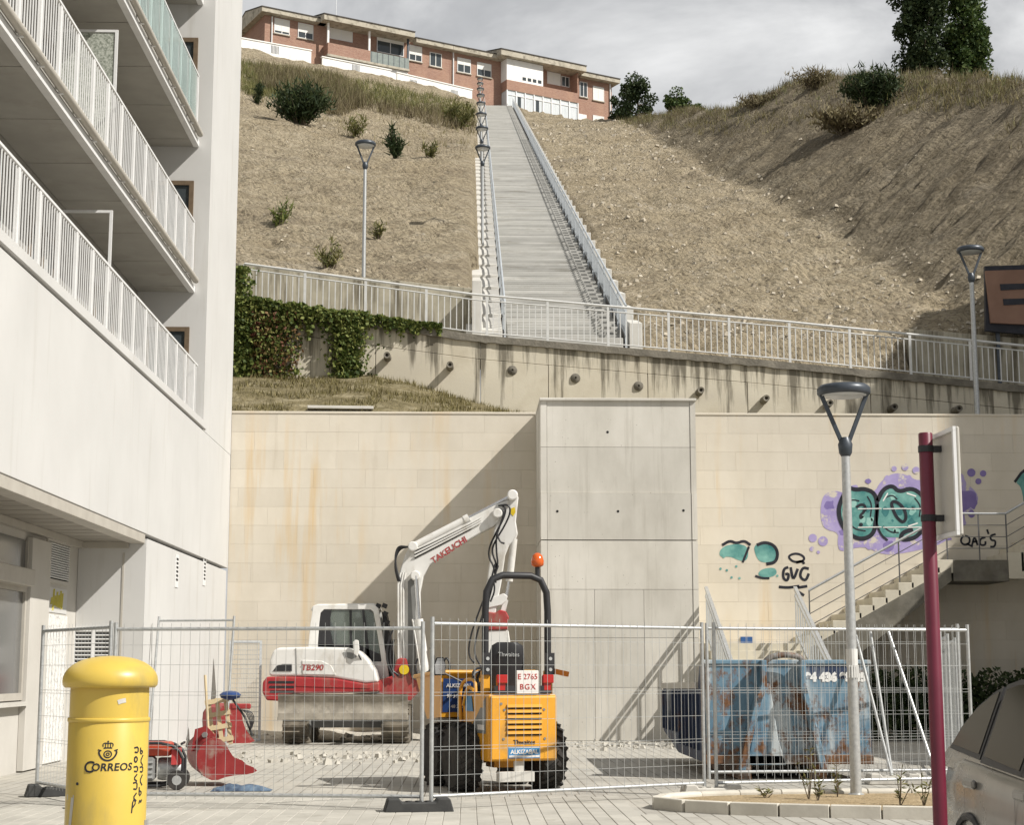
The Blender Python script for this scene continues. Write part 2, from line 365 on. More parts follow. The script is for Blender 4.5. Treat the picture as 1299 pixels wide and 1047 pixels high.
# ---------------- ground paving
def paving_mat():
    t = NT('paving_tiles'); v = t.pos(rot=(0, 0, R(90)))
    br = t.new('ShaderNodeTexBrick'); t.l.new(v, br.inputs['Vector'])
    br.inputs['Scale'].default_value = 1.0; br.inputs['Brick Width'].default_value = .6; br.inputs['Row Height'].default_value = .165; br.inputs['Mortar Size'].default_value = .009; br.inputs['Mortar Smooth'].default_value = .3; br.offset = .5
    br.inputs['Color1'].default_value = (.34, .325, .29, 1); br.inputs['Color2'].default_value = (.40, .385, .345, 1); br.inputs['Mortar'].default_value = (.16, .145, .12, 1)
    n1 = t.noise(t.pos(), .45, 7, .65); n2 = t.noise(t.pos(), 5, 6, .7)
    dust = t.ramp(n1, [(.44, 0.0), (.60, 1.0)])
    col = t.mix(t.math('MULTIPLY', dust, .75), br.outputs['Color'], (.44, .415, .36))
    col = t.mix(t.ramp(n2, [(.30, .6), (.46, 0.0)]), col, (.22, .20, .165))
    sp = t.ramp(t.noise(t.pos(), 1.7, 5, .7), [(.62, 0.0), (.72, .5)]); col = t.mix(sp, col, (.17, .155, .13))
    h = t.math('SUBTRACT', t.math('MULTIPLY', n2, .5), t.math('MULTIPLY', br.outputs['Fac'], .8)); t.bump(h, .5, .012)
    return t.out(col, .9, 0, .2)
mb = MB(); mb.add([(-200,-60,0),(200,-60,0),(200,42,0),(-200,42,0)], [(0,1,2,3)])
ground = tag(build('ground', mb, paving_mat()), kind='structure')
M['paver'] = surf('paver_concrete', (.36, .345, .305), (.46, .44, .39), 1.3, .9, 0, .2, bump=.25, bscale=45, bdist=.005, rnd=.07, detail=8, dirt=((.26, .24, .20), .56, .74, 2.4, (1,1,1)))
b = MB(); b.box(-.0802, .0802, -.2975, .2975, 0, .012); paver_me = b.mesh('paver', M['paver'], bevel=.004); rp_ = random.Random(8)
for i in range(43):
    for j in range(7):
        x, y = -5.1 + i * .165, 15.55 + j * .6 + (.3 if i % 2 else 0)
        if x > 1.75 and y > 16.9 or x < -4.9: continue
        o = link('paver', paver_me, ground, (x, y, -.004 - .002 * rp_.random())); o.rotation_euler = (rp_.gauss(0, .002), rp_.gauss(0, .006), 0)

# ---------------- grass bank between the two retaining walls
def bank_z(x, y):
    t_ = (y - (WALL_Y + .3)) / (42 - WALL_Y - .3)
    end = interp(x, [(-9, 9.1), (-4, 8.85), (-2.6, 8.95), (-1.5, 8.75), (0, 8.25), (1.7, 7.75), (4, 7.05), (30, 6.9)])
    return 7.02 + (end - 7.02) * max(0, min(1, t_)) ** .8
xs = np.arange(-12, 24.1, .25); ys = np.linspace(WALL_Y + .28, 42.1, 24); vs_ = []; fs_ = []
for y in ys:
    for x in xs: vs_.append((x, y, bank_z(x, y) + .10 * mnoise.noise((x*1.4, y*1.4, 0)) * (1 if y > WALL_Y + .4 else 0) - (0.05 if y < WALL_Y + .4 else 0)))
n = len(xs)
for j in range(len(ys)-1):
    for i in range(n-1): fs_.append((j*n+i, j*n+i+1, (j+1)*n+i+1, (j+1)*n+i))
mb = MB(); mb.add(vs_, fs_)
M['bank'] = surf('dry_grass_soil', (.10, .085, .045), (.22, .185, .105), 2.5, .95, 0, .1, bump=.8, bscale=9, bdist=.12, detail=8, dirt=((.30, .26, .17), .5, .7, 2.2, (1,1,1)))
tag(build('grass_bank', mb, M['bank'], smooth=80), kind='structure')
# walkway above the old wall
mb = MB(); px_ = [p[0] for p in OLD_TOP]
for a, b in zip(OLD_TOP[:-1], OLD_TOP[1:]):
    mb.add([(a[0],42.3,a[1]-.06),(b[0],42.3,b[1]-.06),(b[0],46.3,b[1]-.06),(a[0],46.3,a[1]-.06)], [(0,1,2,3)])
tag(build('walkway', mb, M['concrete']), kind='structure')

# ================================================================ front retaining wall of blocks
def block_mat():
    t = NT('cream_blocks'); v = t.pos()
    a = t.noise(t.pos((1,1,.6)), 1.1, 6, .6)
    col = t.ramp(a, [(.3, (.565, .515, .425)), (.7, (.65, .60, .51))])
    st = t.noise(t.pos((2.6, 1, .16)), 1.0, 6, .6); msk = t.ramp(t.noise(t.pos((.35, 1, .22)), 1.0, 3), [(.44, 0.0), (.62, .75)])
    col = t.mix(t.math('MULTIPLY', t.ramp(st, [(.52, 0.0), (.68, 1.0)]), msk), col, (.60, .43, .22))
    col = t.mix(t.ramp(t.noise(t.pos((4, 1, .25), loc=(7, 0, 2)), 1.2, 6, .7), [(.60, 0.0), (.8, .5)]), col, (.44, .38, .29))
    k = t.math('ADD', t.math('MULTIPLY', t.rnd(), .08), .95); col = t.mix(1.0, col, k, 'MULTIPLY')
    t.bump(t.noise(v, 25, 5, .7), .15, .006)
    return t.out(col, .9, 0, .15)
M['block'] = block_mat()
M['mortar'] = surf('mortar', (.52, .47, .39), (.58, .53, .44), 4, .95)
rw = thing('retaining_wall', 'tall cream concrete block retaining wall stained with ochre streaks behind the excavator', 'wall', (3.7, WALL_Y, 0))
def wpart(name, mb, mat, parent, **k):           # world-coordinate mesh under an unrotated thing
    return build(name, mb, mat, parent, off=tuple(parent.location) if parent.parent is None else tuple(parent.parent.location), **k)
mb = MB(); mb.box(-5.3, 1.6, WALL_Y + .06, WALL_Y + .30, 0, WALL_TOP - .01); mb.box(4.75, 24, WALL_Y + .06, WALL_Y + .30, 0, WALL_TOP - .01); mb.box(1.6, 4.75, WALL_Y + .06, WALL_Y + .30, 0, WALL_TOP - .01)
wpart('wall_core', mb, M['mortar'], rw)
rows = 17; rh = WALL_TOP / rows; bw = 1.16; cache = {}
def block_mesh(w):
    k = round(w, 2)
    if k not in cache:
        b = MB(); b.box(-w/2 + .001, w/2 - .001, 0, .09, .001, rh - .001); cache[k] = b.mesh('block', M['block'], bevel=.0015)
    return cache[k]
rb_ = random.Random(5)
for r_ in range(rows):
    for (xa, xb) in ((-5.3, 1.62), (4.83, 24)):
        x = xa; off = (r_ * .43) % 1.0 * bw
        cuts = [xa] + [c for c in np.arange(xa - bw + off, xb, bw) if c > xa + .12 and c < xb - .12] + [xb]
        for c0, c1 in zip(cuts[:-1], cuts[1:]):
            if c0 > 13.4: continue
            o = link('block', block_mesh(c1 - c0), rw, ((c0 + c1) / 2 - 3.7, -rb_.random() * .002, r_ * rh))
mb = MB(); mb.box(13.0, 24, WALL_Y + .004, WALL_Y + .06, 0, WALL_TOP - .01); wpart('far_block_face', mb, M['block'], rw)
mb = MB(); mb.box(-5.3, 1.62, WALL_Y - .02, WALL_Y + .31, WALL_TOP, WALL_TOP + .05); mb.box(4.83, 24, WALL_Y - .02, WALL_Y + .31, WALL_TOP, WALL_TOP + .05)
wpart('coping', mb, M['block'], rw, bevel=.006)

# ================================================================ concrete pier
def pier_mat():
    t = NT('shuttered_concrete'); v = t.pos()
    a = t.noise(t.pos((1,1,.5)), .9, 7, .6); col = t.ramp(a, [(.3, (.46, .437, .385)), (.5, (.565, .542, .485)), (.7, (.64, .615, .56))])
    col = t.mix(t.ramp(t.noise(t.pos((5, 1, .25)), 1.1, 6, .7), [(.54, 0.0), (.76, .6)]), col, (.34, .315, .265))
    pits = t.new('ShaderNodeTexVoronoi'); pits.inputs['Scale'].default_value = 9; t.l.new(v, pits.inputs['Vector'])
    sel = t.ramp(t.noise(v, 2.3, 3), [(.52, 0.0), (.6, 1.0)])
    col = t.mix(t.math('MULTIPLY', t.ramp(pits.outputs['Distance'], [(.05, .85), (.10, 0.0)]), sel), col, (.20, .18, .15))
    k = t.math('ADD', t.math('MULTIPLY', t.rnd(), .13), .92); col = t.mix(1.0, col, k, 'MULTIPLY')
    t.bump(t.noise(v, 30, 5), .12, .005); return t.out(col, .9, 0, .15)
M['pier'] = pier_mat(); M['pier_joint'] = surf('dark_joint', (.16, .145, .12), (.26, .24, .20), 6, .95)  # dark core colour that shows in the form joints
tx0, tx1, tzt = 1.52, 4.82, 7.09
pier = thing('concrete_pier', 'square grey shuttered concrete pier with form joints standing against the block wall', 'pier', ((tx0+tx1)/2, 35.7, 0))
mb = MB(); mb.box(tx0 + .03, tx1 - .03, TOWER_Y + .08, WALL_Y + .05, 0, tzt - .02); wpart('core', mb, M['pier_joint'], pier)
lev = [0, 1.08, 2.10, 3.10, 4.12, 5.12, 6.10, tzt]
for i, (a, b) in enumerate(zip(lev[:-1], lev[1:])):
    g = .022 if i == 4 else .007
    up = i >= 5; ins = .045 if up else 0
    if i in (0, 1, 2): xsplit = [tx0, tx0 + .14, tx0 + 1.12, tx0 + 2.15, tx1 - .12, tx1]
    else: xsplit = [tx0, tx0 + .14, tx1 - .12, tx1]
    for c0, c1 in zip(xsplit[:-1], xsplit[1:]):
        narrow = c1 - c0 < .2
        m_ = MB(); m_.box(c0 + .0035, c1 - .0035, TOWER_Y - (.012 if narrow else 0) + ins, TOWER_Y + .09, a + g, b); wpart('panel', m_, M['pier'], pier)
    for sx_, a0, a1 in ((-1, tx0, tx0 + .05), (1, tx1 - .05, tx1)):
        m_ = MB(); m_.box(a0, a1, TOWER_Y + .095, WALL_Y - .01, a + g, b); wpart('side_panel', m_, M['pier'], pier)
m_ = MB(); m_.box(tx0 - .015, tx1 + .015, TOWER_Y - .02, WALL_Y + .05, tzt + .001, tzt + .06); wpart('coping', m_, M['pier'], pier, bevel=.01)
for px, py in ((707, 649), (784, 649), (867, 648), (771, 548)):
    p = PY(px, py, TOWER_Y); m_ = MB(); m_.lathe([(.028, 0), (.028, .02)], 10, (p.x, TOWER_Y - .004 + (.045 if p.z > 5.12 else 0), p.z), axis='y'); wpart('tie_hole', m_, M['dark'], pier)

# ================================================================ old retaining wall with drain stubs
OW = 42.0
def oldwall_mat():
    t = NT('old_stained_concrete'); v = t.pos(); sx = t.new('ShaderNodeSeparateXYZ'); t.l.new(v, sx.inputs[0])
    top = t.math('SUBTRACT', 10.0, t.math('MULTIPLY', sx.outputs['X'], .088)); d = t.math('SUBTRACT', top, sx.outputs['Z'])   # depth below the top
    a = t.noise(v, 1.0, 7, .65); col = t.ramp(a, [(.3, (.50, .45, .35)), (.55, (.60, .555, .45)), (.75, (.67, .625, .52))])
    col = t.mix(t.ramp(t.noise(v, .5, 4), [(.5, 0.0), (.66, .5)]), col, (.40, .36, .29))
    s = t.noise(t.pos((3.2, 1, .22)), 1.3, 6, .65)
    fade = t.ramp(d, [(0.0, 1.0), (.45, .9), (1.0, .35)])
    fade2 = t.math('SUBTRACT', 1.0, t.math('MULTIPLY', d, .75), True)
    k = t.math('ADD', s, t.math('MULTIPLY', fade2, .17)); col = t.mix(t.ramp(k, [(.575, 0.0), (.70, .8)]), col, (.10, .088, .065))
    t.bump(t.noise(v, 22, 6, .7), .3, .012); return t.out(col, .95, 0, .1)
M['old'] = oldwall_mat(); M['coping'] = surf('dark_weathered_coping', (.12, .11, .09), (.24, .22, .18), 3, .95, bump=.5, bscale=14, bdist=.03, detail=8)
ow = thing('old_retaining_wall', 'old stained concrete retaining wall with sloping top and drain stubs', 'wall', (4, OW, 0))
cuts = [-12, -8.8, -5.6, -2.4, .3, 2.05, 4.62, 7.2, 10.4, 13.6, 17, 20, 24]
for c0, c1 in zip(cuts[:-1], cuts[1:]):
    z0, z1 = old_top(c0), old_top(c1); xm = (c0 + c1) / 2
    m_ = MB(); m_.prism([(c0+.008, 6.0), (c1-.008, 6.0), (c1-.008, z1-.63), (c0+.008, z0-.63)], 'y', OW, OW+.35); wpart('wall_panel', m_, M['old'], ow, bevel=.008)
    m_ = MB(); m_.prism([(c0+.004, z0-.617), (c1-.004, z1-.617), (c1-.004, z1-.16), (c0+.004, z0-.16)], 'y', OW+.012, OW+.35); wpart('upper_panel', m_, M['old'], ow, bevel=.006)
    # broken coping, wobbling underside
    N = 14; pts = [(c0 + (c1-c0)*i/N, z0 + (z1-z0)*i/N - .17 - .06*abs(mnoise.noise((c0*3 + i*.7, 0, 0)))) for i in range(N+1)]
    m_ = MB(); m_.prism(pts + [(c1, z1), (c0, z0)], 'y', OW - .06, OW + .42); wpart('coping', m_, M['coping'], ow)
m_ = MB(); m_.box(-12, 24, OW + .351, OW + .40, 6.0, 7.6); wpart('wall_core', m_, M['coping'], ow)
def stub_pts():
    return [(492,455,1),(571,467,1),(650,470,0),(730,480,0),(810,490,0),(886,499,1),(968,509,1),(1048,515,1),(1129,520,1),(1210,522,1)]
for i, (px, py, lng) in enumerate(stub_pts()):
    p = PY(px, py, OW); L = .5 if lng else .07; m_ = MB()
    if lng:
        m_.lathe([(.075, 0), (.10, -.05), (.085, -L), (.045, -L + .01), (.04, -L + .12)], 12, (p.x, OW, p.z), axis='y')
    else: m_.lathe([(.13, 0), (.12, -.03), (.05, -L), (.03, -L), (.03, -.02)], 12, (p.x, OW, p.z), axis='y')
    wpart('drain_stub', m_, M['coping'], ow, smooth=40)

# ---------------- walkway railing
rail = thing('walkway_railing', 'grey steel railing with thin upright bars running along the sloping walkway', 'railing', (4, OW + .2, 0))
RX0, RX1 = -5.85, 19.0
def rail_line(h, r, name):
    m_ = MB(); pts = [(RX0, old_top(RX0))] + [p for p in OLD_TOP if RX0 < p[0] < RX1] + [(RX1, old_top(RX1))]
    m_.tube([(x, OW + .2, z + h) for x, z in pts], r, 8); wpart(name, m_, M['rail_paint'], rail, smooth=40)
rail_line(1.12, .033, 'top_rail'); rail_line(.98, .018, 'upper_rail'); rail_line(.12, .018, 'bottom_rail')
b = MB(); b.box(-.032, .032, -.02, .02, -.05, 1.11); post_me = b.mesh('post', M['rail_paint']); b = MB(); b.box(-.0125, .0125, -.008, .008, .11, .985); bar_me = b.mesh('bar', M['rail_paint'])
i = 0; x = RX0
while x < RX1:
    link('post' if i % 10 == 0 else 'bar', post_me if i % 10 == 0 else bar_me, rail, (x - 4, 0, old_top(x))); i += 1; x += .158

# ---------------- walls behind the walkway
M['old2'] = surf('mossy_concrete', (.27, .25, .19), (.42, .385, .30), 1.3, .95, bump=.25, bscale=20, bdist=.01, detail=7, dirt=((.12, .105, .075), .46, .66, 1.4, (3.2, 1, .3)))
lw = thing('hill_toe_wall', 'mossy grey concrete wall holding the slope left of the long stair', 'wall', (-5, 46, 0))
pts = [(-12.0, 13.55), (-6.38, 12.84), (-3, 12.47), (.08, 12.17)]
for (xa, za), (xb, zb) in zip(pts[:-1], pts[1:]):
    m_ = MB(); m_.prism([(xa+.006, old_top(xa)-.3), (xb-.006, old_top(xb)-.3), (xb-.006, zb), (xa+.006, za)], 'y', 45.95, 46.32); wpart('wall_panel', m_, M['old2'], lw, bevel=.015)
M['pale'] = surf('pale_new_concrete', (.47, .455, .415), (.57, .555, .515), 2, .85, bump=.1, bscale=40, bdist=.004, dirt=((.5, .46, .38), .6, .8, 2, (3,1,.3)))
m_ = MB(); m_.box(.085, .36, 44.9, 46.32, 9.9, 12.15); wpart('wall_end', m_, M['pale'], lw, bevel=.01)
rw2 = thing('ramp_wall', 'weathered concrete wall under the orange board behind the walkway railing', 'wall', (16, 46, 0))
for xa, xb in ((12.5, 14.3), (14.3, 16.4), (16.4, 18.6), (18.6, 22)):
    za, zb = 11.05 - .075*(xa-12.44), 11.05 - .075*(xb-12.44)
    m_ = MB(); m_.prism([(xa+.008, 7.9), (xb-.008, 7.9), (xb-.008, zb), (xa+.008, za)], 'y', 45.9, 46.3); wpart('wall_panel', m_, M['old2'], rw2, bevel=.015)

# ================================================================ long hillside stair
M['step'] = surf('stair_concrete', (.33, .325, .30), (.45, .44, .41), 1.6, .9, bump=.2, bscale=25, bdist=.006, rnd=.17, stretch=(.4, 1, 1), dirt=((.24, .225, .19), .55, .75, 1.1, (.5, 1, 1)))
stair = thing('hillside_stair', 'very long straight concrete stair climbing the bare hillside to the brick houses', 'stairs', (2.7, 45, ST_Z0))
TR = .42; RI = TR * ST_K; nst = int((191.5 - ST_Y0) / TR)
b = MB(); b.box(SX0 - 2.7, SX1 - 2.7, -.02, TR + .05, -.30, RI); b2 = MB(); b2.box(SX0 - 2.7 - .03, SX1 - 2.7 + .03, -.02, TR * 1.02, -.30, RI)
step_me = b.mesh('step', M['step'], bevel=.012)
for i in range(min(nst, 300)): link('step', step_me, stair, (stair_dx(ST_Y0 + i*TR), i * TR, i * RI))
m_ = MB()
for i in range(300, nst):
    dx = stair_dx(ST_Y0 + i*TR); m_.box(SX0 - 2.7 + dx, SX1 - 2.7 + dx, i*TR - .02, i*TR + TR + .05, i*RI - .3, i*RI + RI)
if nst > 300: tag(build('upper_steps', m_, M['step'], stair), kind='stuff')
m_ = MB(); yy = [0, nst * TR]
m_.add([(SX0-2.7, 0, -.32), (SX1-2.7, 0, -.32), (SX1-2.7+stair_dx(45+yy[1]), yy[1], yy[1]*ST_K-.32), (SX0-2.7+stair_dx(45+yy[1]), yy[1], yy[1]*ST_K-.32)], [(0,1,2,3)])
build('stair_slab', m_, M['concrete'], stair)
# stepped side kerbs (channel on the left, parapet blocks on the right)
SEG = 2.52; nseg = int(nst * TR / SEG)
def kerb_mesh(x0, x1, h, name, lip=0):
    b = MB(); b.prism([(0, -.75), (SEG + .01, SEG*ST_K - .75), (SEG + .01, SEG*ST_K + h - .10 - lip), (SEG*.5, SEG*ST_K*.5 + h - .02 - lip*.5), (0, h)], 'x', x0 - 2.7, x1 - 2.7); return b.mesh(name, M['pale'], bevel=.015)
chan = kerb_mesh(-.08, .93, .38, 'kerb_block'); par = kerb_mesh(4.46, 4.82, .60, 'parapet_block', .28)
for i in range(nseg):
    link('kerb_block', chan, stair, (stair_dx(45 + i*SEG), i*SEG, i*SEG*ST_K)); link('parapet_block', par, stair, (stair_dx(45 + i*SEG), i*SEG, i*SEG*ST_K))
# two railings
M['blue_rail'] = surf('galvanised_handrail', (.42, .455, .48), (.55, .58, .60), 3, .45, .35, .5)
def stair_rail(x, label, base):
    th = thing('stair_railing', label, 'railing', (x, 45, ST_Z0), 0, 'railings of the long stair')
    Lg = nst * TR
    for h, r_, nm in ((1.08, .035, 'top_rail'), (.86, .02, 'middle_rail'), (base + .08, .02, 'bottom_rail')):
        m_ = MB(); m_.tube([(0, 0, h), (stair_dx(45+Lg), Lg, Lg*ST_K + h)], r_, 8); build(nm, m_, M['blue_rail'], th)
    b = MB(); b.box(-.03, .03, -.03, .03, base - .35, 1.06); pm = b.mesh('post', M['blue_rail']); b = MB(); b.box(-.012, .012, -.05, .05, base + .05, .90); bm_ = b.mesh('bar', M['blue_rail'])
    y = .05; i = 0; far = MB()
    while y < Lg:
        z = y * ST_K; dx = stair_dx(45 + y)
        if i < 300: link('post' if i % 9 == 0 else 'bar', pm if i % 9 == 0 else bm_, th, (dx, y, z))
        else: far.box(dx-.014, dx+.014, y-.014, y+.014, z + base + .05, z + .88)
        y += .28; i += 1
    if far.v: tag(build('far_bars', far, M['blue_rail'], th), kind='stuff')
stair_rail(1.0, 'grey steel railing on the lamp side of the long hillside stair', .25)
stair_rail(4.37, 'grey steel railing casting barred shadows across the long hillside stair', .15)
# ================================================================ white apartment building (left)
BY0, BY1, BT = 6.0, 36.78, 19.5
apt = thing('apartment_building', 'white rendered apartment building with long balconies beside the work site', 'building', (-8, 22, 0))
def ap(name, mb, mat, parent=None, **k): return build(name, mb, mat, parent or apt, off=(-8, 22, 0), **k)
RB, RG, REC_Y, G_Y = -6.7, -6.4, 32.9, 27.4      # recess planes
m_ = MB(); m_.box(-16, RB - .25, BY0, BY1, 0, BT); ap('core', m_, M['render_grey'])
m_ = MB(); m_.box(-5.6, FACADE, BY0, BY1, 3.66, 6.18); ap('facade_band', m_, M['render'], bevel=.008)
m_ = MB(); m_.box(-6.99, FACADE, REC_Y, BY1, 6.1825, BT); m_.v = m_.v; ap('end_pier', m_, M['render'])
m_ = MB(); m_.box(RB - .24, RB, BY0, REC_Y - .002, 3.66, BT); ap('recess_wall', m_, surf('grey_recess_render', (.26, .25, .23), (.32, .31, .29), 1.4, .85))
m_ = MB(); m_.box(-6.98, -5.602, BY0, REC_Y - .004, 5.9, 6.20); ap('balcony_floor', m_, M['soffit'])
m_ = MB(); m_.box(-5.62, FACADE + .03, BY0, REC_Y + .2, 6.215, 6.37); ap('band_coping', m_, M['render'], bevel=.01)
# balconies
b = MB(); b.box(-.007, .007, -.008, .008, 0, 1.06); bbar = b.mesh('bar', M['white_metal']); b = MB(); b.box(-.014, .014, -.045, .045, -.05, 1.08); bpost = b.mesh('post', M['white_metal'])
gl = NT('balustrade_glass'); M['bal_glass'] = gl.out((.52, .60, .59), .08, 0, .5); _tr = gl.new('ShaderNodeBsdfTransparent'); _tr.inputs[0].default_value = (.90, .95, .94, 1); _mx = gl.new('ShaderNodeMixShader'); _mx.inputs[0].default_value = .86; gl.l.new(gl.b.outputs[0], _mx.inputs[1]); gl.l.new(_tr.outputs[0], _mx.inputs[2]); gl.l.new(_mx.outputs[0], gl.n['Material Output'].inputs['Surface'])
def railing(parent, x, y0, y1, z, pz=(0, 0, 0)):
    y = y0; i = 0
    while y < y1:
        o = link('post' if i % 8 == 0 else 'bar', bpost if i % 8 == 0 else bbar, parent, (x + 8, y - 22, z)); y += .125; i += 1
    m_ = MB(); m_.box(x - .02, x + .02, y0 - .05, y1, z + 1.07, z + 1.105); ap('hand_rail', m_, M['white_metal'], parent)
    m_ = MB(); m_.box(x - .014, x + .014, y0 - .05, y1, z + .03, z + .055); ap('bottom_rail', m_, M['white_metal'], parent)
vis_y0 = 14.5
m_ = MB(); m_.box(-5.50, -5.40, BY0, REC_Y - .01, 6.372, 6.40); bal = ap('balcony', m_, M['white_metal']); railing(bal, -5.45, vis_y0, REC_Y - .05, 6.40)
for fl, zb in enumerate((9.02, 12.08, 15.15, 18.2)):
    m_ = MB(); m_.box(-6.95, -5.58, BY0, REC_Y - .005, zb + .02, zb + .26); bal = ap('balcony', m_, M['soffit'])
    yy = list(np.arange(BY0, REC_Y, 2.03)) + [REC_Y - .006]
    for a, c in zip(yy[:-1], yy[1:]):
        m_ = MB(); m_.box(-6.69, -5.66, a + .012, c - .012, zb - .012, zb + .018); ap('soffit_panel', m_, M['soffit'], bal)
    m_ = MB(); m_.box(-5.66, -5.545, BY0, REC_Y - .012, zb - .03, zb + .10); ap('drip_edge', m_, M['white_metal'], bal, bevel=.004)
    m_ = MB(); m_.tube([(-5.49, BY0, zb + .17), (-5.49, REC_Y - .25, zb + .17)], .062, 10); ap('gutter', m_, M['tan_metal'], bal, smooth=40)
    bk = MB(); bk.box(-.012, .07, -.02, .02, 0, .03); bkm = bk.mesh('gutter_bracket', M['white_metal'])
    for y in np.arange(14.4, REC_Y - .3, 1.02): link('gutter_bracket', bkm, bal, (-5.545 + 8, y - 22, zb + .10))
    if fl < 2: railing(bal, -5.545, vis_y0, REC_Y - .35, zb + .27)
    if fl == 1:                                             # glazed balustrade panels on the upper balcony
        for y in np.arange(20.0, REC_Y - 1.2, 1.02):
            m_ = MB(); m_.box(-5.527, -5.517, y + .06, y + .98, zb + .33, zb + 1.32); ap('glass_panel', m_, M['bal_glass'], bal)
# balcony dividers
dv = NT('pebbled_glass'); n_ = dv.noise(dv.pos(), 28, 4, .7); M['pebble'] = dv.out(dv.ramp(n_, [(.4, (.20, .22, .18)), (.6, (.48, .50, .44))]), .35, 0, .4)
def divider(px, py, zfloor, filled):
    p = PX(px, py, -5.66); d = MB(); y = p.y
    for x0, x1, z0, z1 in ((-5.69, -5.645, zfloor, p.z), (-6.69, -5.691, p.z - .04, p.z), (-6.69, -6.65, zfloor, p.z - .041)): d.box(x0, x1, y - .02, y + .02, z0, z1)
    f = ap('divider', d, M['white_metal'])
    if filled: q = MB(); q.box(-6.645, -5.70, y - .006, y + .006, zfloor + .05, p.z - .045); ap('divider_pane', q, M['pebble'], f)
divider(149, 38, 9.27, True); divider(142, 267, 6.2, False)
# windows in the recess end wall and doors along the recess
for z0, z1 in ((6.22, 8.28), (9.3, 11.33), (12.35, 14.40)):
    y = REC_Y; f = MB()
    for a in ((-6.5, -6.42, z0, z1), (-5.72, -5.63, z0, z1), (-6.42, -5.72, z1 - .09, z1), (-6.42, -5.72, z0, z0 + .08)): f.box(a[0], a[1], y - .05, y + .02, a[2], a[3])
    fo = ap('window', f, M['brown_frame']); q = MB(); q.box(-6.42, -5.72, y - .012, y - .004, z0 + .08, z1 - .09); ap('pane', q, M['pane'], fo)
    for yd in (29.0, 24.6, 20.4):
        f = MB()
        for a in ((yd, yd + .08, z0, z1), (yd + 1.5, yd + 1.58, z0, z1), (yd + .08, yd + 1.5, z1 - .08, z1), (yd + .75, yd + .81, z0, z1 - .08)): f.box(RB - .02, RB + .05, a[0], a[1], a[2], a[3])
        fo = ap('balcony_door', f, M['brown_frame']); q = MB(); q.box(RB + .004, RB + .012, yd + .081, yd + 1.499, z0, z1 - .081); ap('pane', q, M['pane'], fo)
# ground floor recess
m_ = MB(); m_.box(RB - .23, RG, BY0, G_Y + .2, 0, 3.64); ap('shop_wall', m_, M['render_grey'])
m_ = MB(); m_.box(-6.395, FACADE + .012, G_Y, G_Y + .25, 0, 3.55); ap('cross_wall', m_, M['render'])
m_ = MB(); m_.box(-6.69, FACADE - .025, G_Y + .252, BY1, 0, 3.60); ap('base_wall', m_, M['render'])
m_ = MB(); m_.box(-5.56, FACADE - .012, BY0, G_Y - .004, 3.50, 3.655); ap('edge_beam', m_, M['tan_metal'], bevel=.006)
m_ = MB(); m_.box(-6.39, -5.57, G_Y - .10, G_Y - .004, 3.42, 3.525); ap('edge_trim', m_, M['tan_metal']); m_ = MB(); m_.box(-6.39, -6.30, BY0, G_Y - .101, 3.42, 3.525); ap('edge_trim', m_, M['tan_metal'])
for y in np.arange(12, G_Y - .4, .62):
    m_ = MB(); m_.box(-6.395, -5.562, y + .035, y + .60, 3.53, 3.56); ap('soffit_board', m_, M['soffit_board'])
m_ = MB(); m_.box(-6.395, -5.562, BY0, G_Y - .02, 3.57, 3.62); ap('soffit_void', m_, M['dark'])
for xx, w in ((PY(155, 760, G_Y).x, .03), (PY(96, 760, G_Y).x, .02)):
    m_ = MB(); m_.box(xx - w/2, xx + w/2, G_Y - .012, G_Y + .004, .02, 3.35); ap('wall_joint', m_, M['tan_metal'])
def on_shop(px0, px1, z0, z1): a, c = PX(px0, 800, RG).y, PX(px1, 800, RG).y; return a, c, z0, z1
def louvre(par_name, y0, y1, z0, z1, n, plane):
    f = MB()
    if plane == 'x':
        for a in ((y0, y0+.05, z0, z1), (y1-.05, y1, z0, z1), (y0+.05, y1-.05, z0, z0+.06), (y0+.05, y1-.05, z1-.06, z1)): f.box(RG - .03, RG + .03, *a)
        fo = ap(par_name, f, M['render_grey']); q = MB(); q.box(RG + .002, RG + .006, y0 + .05, y1 - .05, z0 + .06, z1 - .06); ap('void', q, M['dark'], fo)
        for k in range(n):
            z = z0 + .10 + (z1 - z0 - .18) * k / (n - 1); s = MB(); s.obox((RG + .022, (y0+y1)/2, z), (.045, y1-y0-.11, .012), Matrix.Rotation(R(38), 3, 'Y')); ap('slat', s, M['white_metal'], fo)
    else:
        for a in ((y0, y0+.05, z0, z1), (y1-.05, y1, z0, z1), ((y0+y1)/2-.03, (y0+y1)/2+.03, z0+.05, z1-.05), (y0+.05, y1-.05, z0, z0+.05), (y0+.05, y1-.05, z1-.05, z1)): f.box(a[0], a[1], G_Y - .04, G_Y + .02, a[2], a[3])
        fo = ap(par_name, f, M['white_metal']); q = MB(); q.box(y0 + .05, y1 - .05, G_Y - .010, G_Y - .004, z0 + .05, z1 - .05); ap('void', q, M['dark'], fo)
        for k in range(n):
            z = z0 + .09 + (z1 - z0 - .16) * k / (n - 1)
            for s0, s1 in ((y0 + .055, (y0+y1)/2 - .035), ((y0+y1)/2 + .035, y1 - .055)):
                s = MB(); s.obox(((s0+s1)/2, G_Y - .024, z), (s1 - s0, .04, .012), Matrix.Rotation(R(-35), 3, 'X')); ap('slat', s, M['white_metal'], fo)
ya, yb = PX(57, 720, RG).y, PX(86, 720, RG).y
louvre('louvre', ya, yb, PX(70, 741, RG).z, PX(70, 684, RG).z, 15, 'x')
xa, xb = PY(92, 820, G_Y).x, PY(145, 820, G_Y).x
louvre('louvre_door', xa, xb, .75, PY(120, 796, G_Y).z, 20, 'y')
